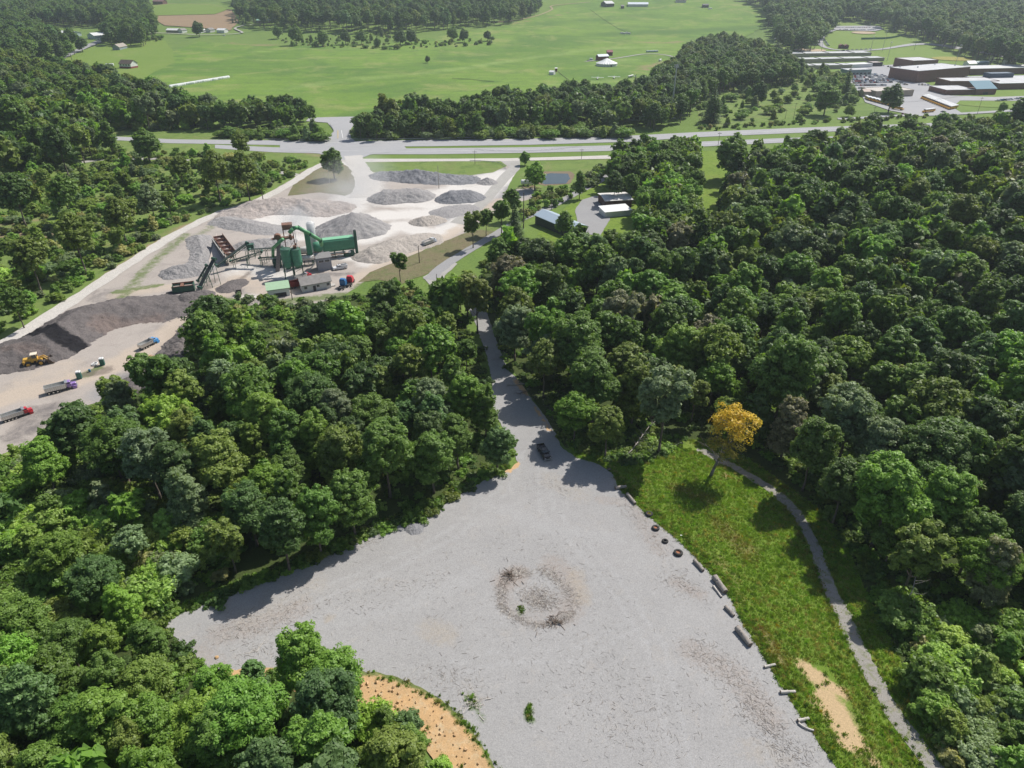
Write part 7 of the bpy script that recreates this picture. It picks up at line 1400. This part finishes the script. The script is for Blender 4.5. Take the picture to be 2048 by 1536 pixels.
# ================================================================ DEBRIS, TUFTS, SMALL GROWTH
SB = []
for nm, c in (('pale_sticks', (.50, .46, .41)), ('brown_sticks', (.16, .125, .10)), ('grey_sticks', (.30, .27, .245))): SB.append(mat(nm, c, .95, var=.3, scale=3))
def sticks(name, spots, mt, label):
    """spots = (pixel polyline, half width m, count, length range)"""
    VV = []; FF = []; b = 0
    for (pts, wd, n, (l0, l1)) in spots:
        q = [W(*p) for p in pts]; seg = NR.integers(0, max(1, len(q)-1), n)
        for i in range(n):
            A = q[seg[i]]; B = q[min(len(q)-1, seg[i]+1)]; c = A.lerp(B, NR.uniform()); x = c.x+NR.normal(0, wd*.55); y = c.y+NR.normal(0, wd*.55); a = NR.uniform(0, np.pi); l = NR.uniform(l0, l1)*(.4+.9*NR.uniform()**2); w = .012+l*.017; z0 = float(hgt(x, y))+.1
            d = np.array([math.cos(a), math.sin(a), NR.uniform(-.06, .14)]); s = np.array([-d[1], d[0], 0])*w; p = np.array([x, y, z0+.03+NR.uniform(0, .06)])
            VV += [p-d*l/2-s, p-d*l/2+s, p+d*l/2+s*.6, p+d*l/2-s*.6, p-d*l/2+[0, 0, w*1.6], p+d*l/2+[0, 0, w*1.1]]; FF += [(b, b+3, b+5, b+4), (b+1, b+4, b+5, b+2)]; b += 6
    o = link(name, npmesh(name, np.array(VV), np.array(FF), mt)); tag(o, label, kind='stuff')
RING = [([(1060, 1195), (1095, 1205)], 3.0), ([(1002, 1185), (1010, 1158), (1035, 1142), (1062, 1150)], 1.3), ([(1002, 1185), (1005, 1215), (1030, 1235)], 1.2), ([(1035, 1238), (1070, 1252), (1100, 1250)], .9), ([(1100, 1250), (1130, 1238), (1145, 1225)], 1.0), ([(1075, 1140), (1105, 1150), (1135, 1180), (1150, 1215)], 1.5)]
EDGE = [([(440, 1265), (520, 1255), (600, 1210)], 3.5, 240), ([(470, 1310), (600, 1290)], 3, 90), ([(640, 1130), (720, 1090), (760, 1075)], 2, 120), ([(1240, 1000), (1290, 1050), (1340, 1110)], 3, 200), ([(1330, 1150), (1400, 1190)], 3, 150), ([(1380, 1290), (1470, 1350), (1540, 1440)], 3.6, 420), ([(1480, 1400), (1560, 1480), (1600, 1530)], 3.5, 380), ([(840, 1340), (900, 1360), (960, 1380)], 3, 140), ([(1050, 960), (1160, 980)], 4, 90), ([(1100, 1420), (1350, 1480)], 7, 120), ([(900, 1100), (1100, 1080), (1250, 1200)], 9, 200), ([(700, 1200), (1300, 1350)], 12, 340), ([(1150, 1300), (1350, 1480)], 10, 260), ([(420, 1270), (900, 1150)], 5, 300), ([(1030, 780), (1090, 800), (1120, 870)], 2.0, 90)]
sticks('dark_sticks', [(p, w, int(w*110), (.25, .9)) for p, w in RING]+[(p, w, int(n*.6), (.2, .85)) for p, w, n in EDGE], SB[1], 'dark twigs and bark scattered over the gravel lot')
sticks('pale_sticks', [(p, w, int(w*110), (.3, 1.4)) for p, w in RING]+[(p, w, int(n*.6), (.2, 1.1)) for p, w, n in EDGE]+[([(935, 1395), (955, 1410)], 1.3, 60, (.5, 2.2)), ([(1010, 1150), (1050, 1146)], .9, 60, (.6, 2.4)), ([(500, 1310), (515, 1295)], .6, 6, (1.5, 3))], SB[0], 'pale bleached sticks scattered over the gravel lot')
sticks('grey_sticks', [(p, w, int(w*150), (.25, .9)) for p, w in RING]+[(p, w, int(n*.9), (.2, .9)) for p, w, n in EDGE], SB[2], 'grey twigs scattered over the gravel lot')
for (c, n, lb) in (((1020, 1153), 90, 'densest tangle of brushwood at the upper left of the ring'), ((1108, 1247), 60, 'low tangle of brushwood at the lower right of the ring'), ((946, 1408), 26, 'small brushwood heap with green shoots near the clay bank')):
    p = W(*c); m = MB(); q = random.Random(n)
    for i in range(n):
        a = q.uniform(0, 6.28); r = abs(q.gauss(0, 1.4)); l = q.uniform(.3, 1.3); b = q.uniform(0, 6.28); z = q.uniform(.05, .55)*max(.2, 1-r/2)
        x, y = r*math.cos(a), r*math.sin(a); m.bar((x, y, z), (x+l*math.cos(b), y+l*math.sin(b), max(.03, z+q.uniform(-.3, .35))), q.uniform(.04, .09))
    o = m.build('brushwood_heap', SB[n % 2+1] if n != 26 else SB[0], loc=(p.x, p.y, p.z+.1)); tag(o, lb, 'brushwood heap')
# fallen trees at the head of the lot
def snag(px, rz, L, lb, tilt=.1, n=14, mt=M_palebark, r=.16):
    p = W(*px); e = empty('fallen_tree', p, rz, lb, 'fallen tree'); q = random.Random(int(px[0])); pts = [Vector((L*i/6, q.uniform(-.3, .3), .3+tilt*L*i/6)) for i in range(7)]
    extra(e, 'trunk', mt, lambda m: m.tube(pts, [r*(1-i/9) for i in range(7)], 7), True)
    def br_(m):
        for j in range(n):
            t = q.uniform(.25, 1)*6; i = min(5, int(t)); b = pts[i].lerp(pts[i+1], t-i); a = q.choice((-1, 1))*q.uniform(.5, 1.2); l = q.uniform(.8, 2.6)*(1.3-t/8); f = b+Vector((math.cos(a)*l, math.sin(a)*l, q.uniform(-.1, .8))); m.cyl(b, f, .05, .02, 5, False); m.cyl(f, f+Vector((math.cos(a+.5)*l*.5, math.sin(a+.5)*l*.5, .2)), .03, .01, 4, False)
    extra(e, 'branches', mt, br_)
snag((1068, 768), 3.3, 8, 'fallen bare tree lying across the mouth of the access road', 0, 22); snag((1062, 780), 3.8, 5, 'smaller fallen branch below the bare tree at the access road mouth', .02, 14, M_bark, .1); snag((1252, 915), .75, 13, 'leaning dead tree with pale bare branches at the head of the meadow', .55, 18, M_palebark, .14); snag((1305, 920), 2.6, 5, 'pale fallen branches where the meadow meets the wood', .05, 16, M_palebark, .08); snag((1795, 1247), .9, 9, 'slender pale trunk rising from the dark wood floor at the right', 1.1, 6, M_palebark, .13)
snag((982, 722), .3, 4.5, 'thin branch hanging over the upper access road', .25, 8, M_palebark, .06)
# stones
def rock(px, s, lb, mt): 
    bm = bmesh.new(); bmesh.ops.create_icosphere(bm, subdivisions=2, radius=s); q = random.Random(int(px[0]+px[1]))
    for v in bm.verts: v.co *= q.uniform(.75, 1.1); v.co.z *= .6
    me = bpy.data.meshes.new('rock'); bm.to_mesh(me); bm.free(); me.materials.append(mt); o = link('rock', me); p = W(*px); o.location = (p.x, p.y, p.z+.1+s*.25); tag(o, lb, 'rock')
rock((434, 1316), .38, 'single orange rock on the left part of the lot', M_clay); rock((1218, 940), .5, 'brown rock at the grass tip beside the first log', M_bark); rock((1362, 1072), .25, 'small white stone at the grass edge beside the largest tyre', M_white)
# grass tufts and weeds
def tuft_mesh(name, h, n, spread, w=.035, broad=0):
    VV = []; b = 0; lv = []
    for i in range(n):
        a = NR.uniform(0, 6.28); r = abs(NR.normal(0, spread*.5)); c = np.array([r*math.cos(a), r*math.sin(a), 0]); t = NR.uniform(0, 6.28); l = h*NR.uniform(.5, 1.1); d = np.array([math.cos(t)*.35*l, math.sin(t)*.35*l, l]); s = np.array([-math.sin(t), math.cos(t), 0])*w*(1+broad)
        VV += [c-s, c+s, c+d*.55+s*.9, c+d*.55-s*.9] if not broad else [c, c+d*.5+s*2.2, c+d, c+d*.5-s*2.2]; lv.append(NR.uniform(.2, .9))
        if not broad: VV += [c+d*.55-s*.9, c+d*.55+s*.9, c+d+s*.15, c+d-s*.15]; lv.append(lv[-1])
    V = np.array(VV); return npmesh(name, V, np.arange(len(V)).reshape(-1, 4), M_grass, fattr={'lv': np.array(lv)})
TU = [(tuft_mesh('tuft', .28, 60, .75, .022),), (tuft_mesh('tuft', .4, 55, .6, .025),), (tuft_mesh('tuft', .22, 60, .8, .018, 1),)]
WE = [(tuft_mesh('weed', .45, 70, .6, .018, 1),), (tuft_mesh('weed', .35, 60, .6, .022, 1),), (tuft_mesh('weed', .6, 60, .4, .015, 1),)]
TRACKC = catmull([W(*p) for p in [(1290, 868), (1360, 885), (1440, 920), (1520, 965), (1580, 1012), (1622, 1078), (1648, 1150), (1690, 1240), (1735, 1335), (1790, 1430), (1850, 1510), (1920, 1600), (2010, 1740)]], 3)
def off_track(P, m=1.35): return P[dist_poly(P[:, :2], TRACKC) > m+NR.normal(0, .2, len(P))]
Pm = fill(P_MEADOW, .72, 0, ex=[P_LOT, [(1590, 1318), (1650, 1330), (1700, 1400), (1730, 1500), (1690, 1500), (1640, 1400)]], seed=70); Pm = off_track(Pm[Pm[:, 1] < 175])
c_, _ = tints(len(Pm), dict(bright=3, lime=2.0, green=.8, olive=1.4, tan=.8), var=.15, P=Pm); st_ = strokes(Pm[:, :2], [([(1350, 975), (1420, 1000)], 2.5, .6), ([(1440, 1050), (1500, 1110)], 3, .6), ([(1520, 1260), (1560, 1330)], 2, .8), ([(1550, 960), (1620, 1080), (1660, 1200)], 3, .6)])[:, None]*NR.uniform(0, 1.3, (len(Pm), 1)); st_ = np.clip(st_, 0, 1); c_ = c_*(1-st_)+np.array([.30, .22, .09])*st_
fl = NR.uniform(0, 1, len(Pm)) < .012; c_[fl] = (.42, .36, .06); c_ = c_*np.array([1.05, 1.0, .9])
o = scatter('meadow_grass_tufts', Pm+[0, 0, .05], NR.uniform(.6, 1.5, len(Pm)), NR.uniform(0, 6.28, len(Pm)), c_, TU); tag(o, 'tall grass and flowering weeds of the meadow beside the lot', 'grass')
Pw = [fill([(1215, 935), (1232, 975), (1262, 1002), (1300, 1035), (1355, 1080), (1400, 1125), (1452, 1182), (1478, 1235), (1512, 1290), (1560, 1370), (1640, 1490), (1700, 1580), (1712, 1575), (1660, 1490), (1590, 1370), (1535, 1290), (1495, 1220), (1465, 1170), (1415, 1112), (1370, 1068), (1315, 1020), (1275, 985), (1250, 955)], .55, 0, ex=[P_LOT], seed=71, keep=.6),
      fill([(318, 1245), (420, 1205), (560, 1153), (640, 1120), (760, 1065), (860, 1028), (930, 985), (985, 950), (1022, 938), (1015, 925), (975, 935), (920, 965), (850, 1010), (750, 1045), (630, 1100), (550, 1135), (410, 1188), (310, 1232)], .7, 0, ex=[], seed=72),
      fill([(690, 1338), (760, 1342), (822, 1362), (884, 1394), (936, 1444), (966, 1484), (1006, 1550), (990, 1556), (940, 1480), (900, 1430), (820, 1382), (750, 1358), (690, 1352)], .5, 0, ex=[], seed=73, keep=.4), fill([(1055, 1408), (1066, 1410), (1063, 1443), (1052, 1440)], .5, 0, ex=[], seed=74), fill([(925, 1388), (955, 1388), (962, 1430), (935, 1420)], 1.0, 0, ex=[], seed=75),
      fill([(1038, 1208), (1049, 1208), (1049, 1228), (1038, 1228)], .6, 0, ex=[], seed=76), fill([(430, 1352), (700, 1358), (780, 1378), (860, 1430), (930, 1530), (980, 1600), (960, 1600), (890, 1520), (780, 1420), (690, 1398), (440, 1375)], 1.1, 0, ex=[], seed=77, keep=.12),
      fill([(1295, 862), (1450, 905), (1600, 1000), (1660, 1100), (1700, 1200), (1800, 1400), (1940, 1600), (1850, 1600), (1760, 1430), (1680, 1270), (1620, 1120), (1560, 1000), (1440, 930), (1290, 880)], 1.0, 0, ex=[], seed=78),
      fill([(1430, 918), (1500, 960), (1560, 1010), (1600, 1080), (1640, 1180), (1690, 1290), (1750, 1410), (1850, 1560), (1900, 1560), (1800, 1420), (1730, 1300), (1670, 1180), (1630, 1070), (1590, 1010), (1520, 955), (1440, 910)], .9, 0, ex=[], seed=79, keep=.02),
      fill([(1590, 1318), (1650, 1330), (1700, 1400), (1730, 1500), (1690, 1500), (1640, 1400)], .8, 0, ex=[], seed=91, keep=.05)]
Pw = np.concatenate(Pw); Pw = off_track(Pw, 1.2); c_, _ = tints(len(Pw), dict(bright=2, olive=2, green=2, tan=1, vine=1.6)); o = scatter('edge_weeds', Pw+[0, 0, .08], NR.uniform(.3, 1.15, len(Pw)), NR.uniform(0, 6.28, len(Pw)), c_*.95, WE); tag(o, 'coarse weeds along the edges of the lot, bank and track', 'weeds')
# clods on the clay bank
m = []; Pc = fill([(700, 1350), (800, 1375), (870, 1420), (930, 1480), (985, 1570), (930, 1600), (850, 1470), (780, 1425), (700, 1395)], 1.0, 0, ex=[], seed=80, keep=.6); bm = bmesh.new()
for p in Pc:
    s = abs(NR.normal(0, .13))+.06; r = bmesh.ops.create_icosphere(bm, subdivisions=1, radius=s, matrix=Matrix.Translation((p[0], p[1], p[2]+.28)))
    for v in r['verts']: v.co += Vector(NR.normal(0, s*.2, 3))
me = bpy.data.meshes.new('clay_clods'); bm.to_mesh(me); bm.free(); me.materials.append(mat('clay_clod', (.50, .33, .18), .95, var=.25)); o = link('clay_clods', me); tag(o, 'clods of earth on the orange clay bank', kind='stuff')
# pasture trees and fence lines
for nm_, pts, lb in (('pasture_fence', [(1116, 145), (1150, 172), (1160, 183)], 'dark path fence running down the pasture from the small white shed'), ('pasture_fence', [(905, 158), (935, 160), (988, 165)], 'short dark fence line in the middle of the pasture'), ('pasture_fence', [(1180, 20), (1215, 45), (1240, 60), (1262, 66)], 'fence line crossing the upper pasture')):
    P = catmull([W(*p) for p in pts], 7); m = MB()
    for a, b in zip(P[:-1], P[1:]): m.box((a.x, a.y, a.z+.6), (.2, .2, 1.5)); [m.bar(a+Vector((0, 0, z)), b+Vector((0, 0, z)), .1, .14) for z in (.6, 1.15)]
    tag(m.build(nm_, M_bark), lb, 'fence')
# ================================================================ DUST AND SMOKE
def plume(name, c, rad, dens, lb, zc, col=(.85, .86, .88)):
    m = bpy.data.materials.new(name); m.use_nodes = True; n = m.node_tree.nodes; l = m.node_tree.links; n.remove(n['Principled BSDF']); v = n.new('ShaderNodeVolumePrincipled'); v.inputs['Color'].default_value = (*col, 1); v.inputs['Anisotropy'].default_value = .2
    tc = n.new('ShaderNodeTexCoord'); g = n.new('ShaderNodeVectorMath'); g.operation = 'LENGTH'; dv_ = n.new('ShaderNodeVectorMath'); dv_.operation = 'DIVIDE'; dv_.inputs[1].default_value = rad; l.new(tc.outputs['Object'], dv_.inputs[0]); l.new(dv_.outputs[0], g.inputs[0])
    nz = noise(n, l, 2.2/max(rad), 5, .65, vec=tc.outputs['Object']); f = ramp(n, l, g.outputs['Value'], 1.0, .25); q_ = math_(n, l, 'MULTIPLY', math_(n, l, 'MULTIPLY', f, ramp(n, l, nz.outputs[0], .38, .72)), dens); l.new(q_, v.inputs['Density']); l.new(v.outputs[0], n['Material Output'].inputs['Volume'])
    bm = bmesh.new(); bmesh.ops.create_icosphere(bm, subdivisions=3, radius=1.0, matrix=Matrix.Diagonal((*rad, 1))); me = bpy.data.meshes.new(name); bm.to_mesh(me); bm.free(); me.materials.append(m); o = link(name, me); p = W(*c); o.location = (p.x, p.y, zc); tag(o, lb, kind='stuff'); return o
plume('dust_cloud', (705, 395), (26, 60, 10), .045, 'pale dust drifting over the stockpiles behind the truck entrance', 8)
plume('smoke', (603, 520), (9, 9, 7), .22, 'thin white smoke at the top of the silos', 17)
# ================================================================ HAZE
M_haze = bpy.data.materials.new('haze'); M_haze.use_nodes = True; hn = M_haze.node_tree.nodes; hl = M_haze.node_tree.links
hn.remove(hn['Principled BSDF']); pv = hn.new('ShaderNodeVolumePrincipled'); pv.inputs['Color'].default_value = (.80, .88, 1.0, 1); pv.inputs['Density'].default_value = .00009; pv.inputs['Anisotropy'].default_value = .35
hl.new(pv.outputs[0], hn['Material Output'].inputs['Volume'])
hb = MB(); hb.box((0, 2900, 158), (11000, 7000, 340)); ho = hb.build('haze', M_haze); ho['kind'] = 'stuff'
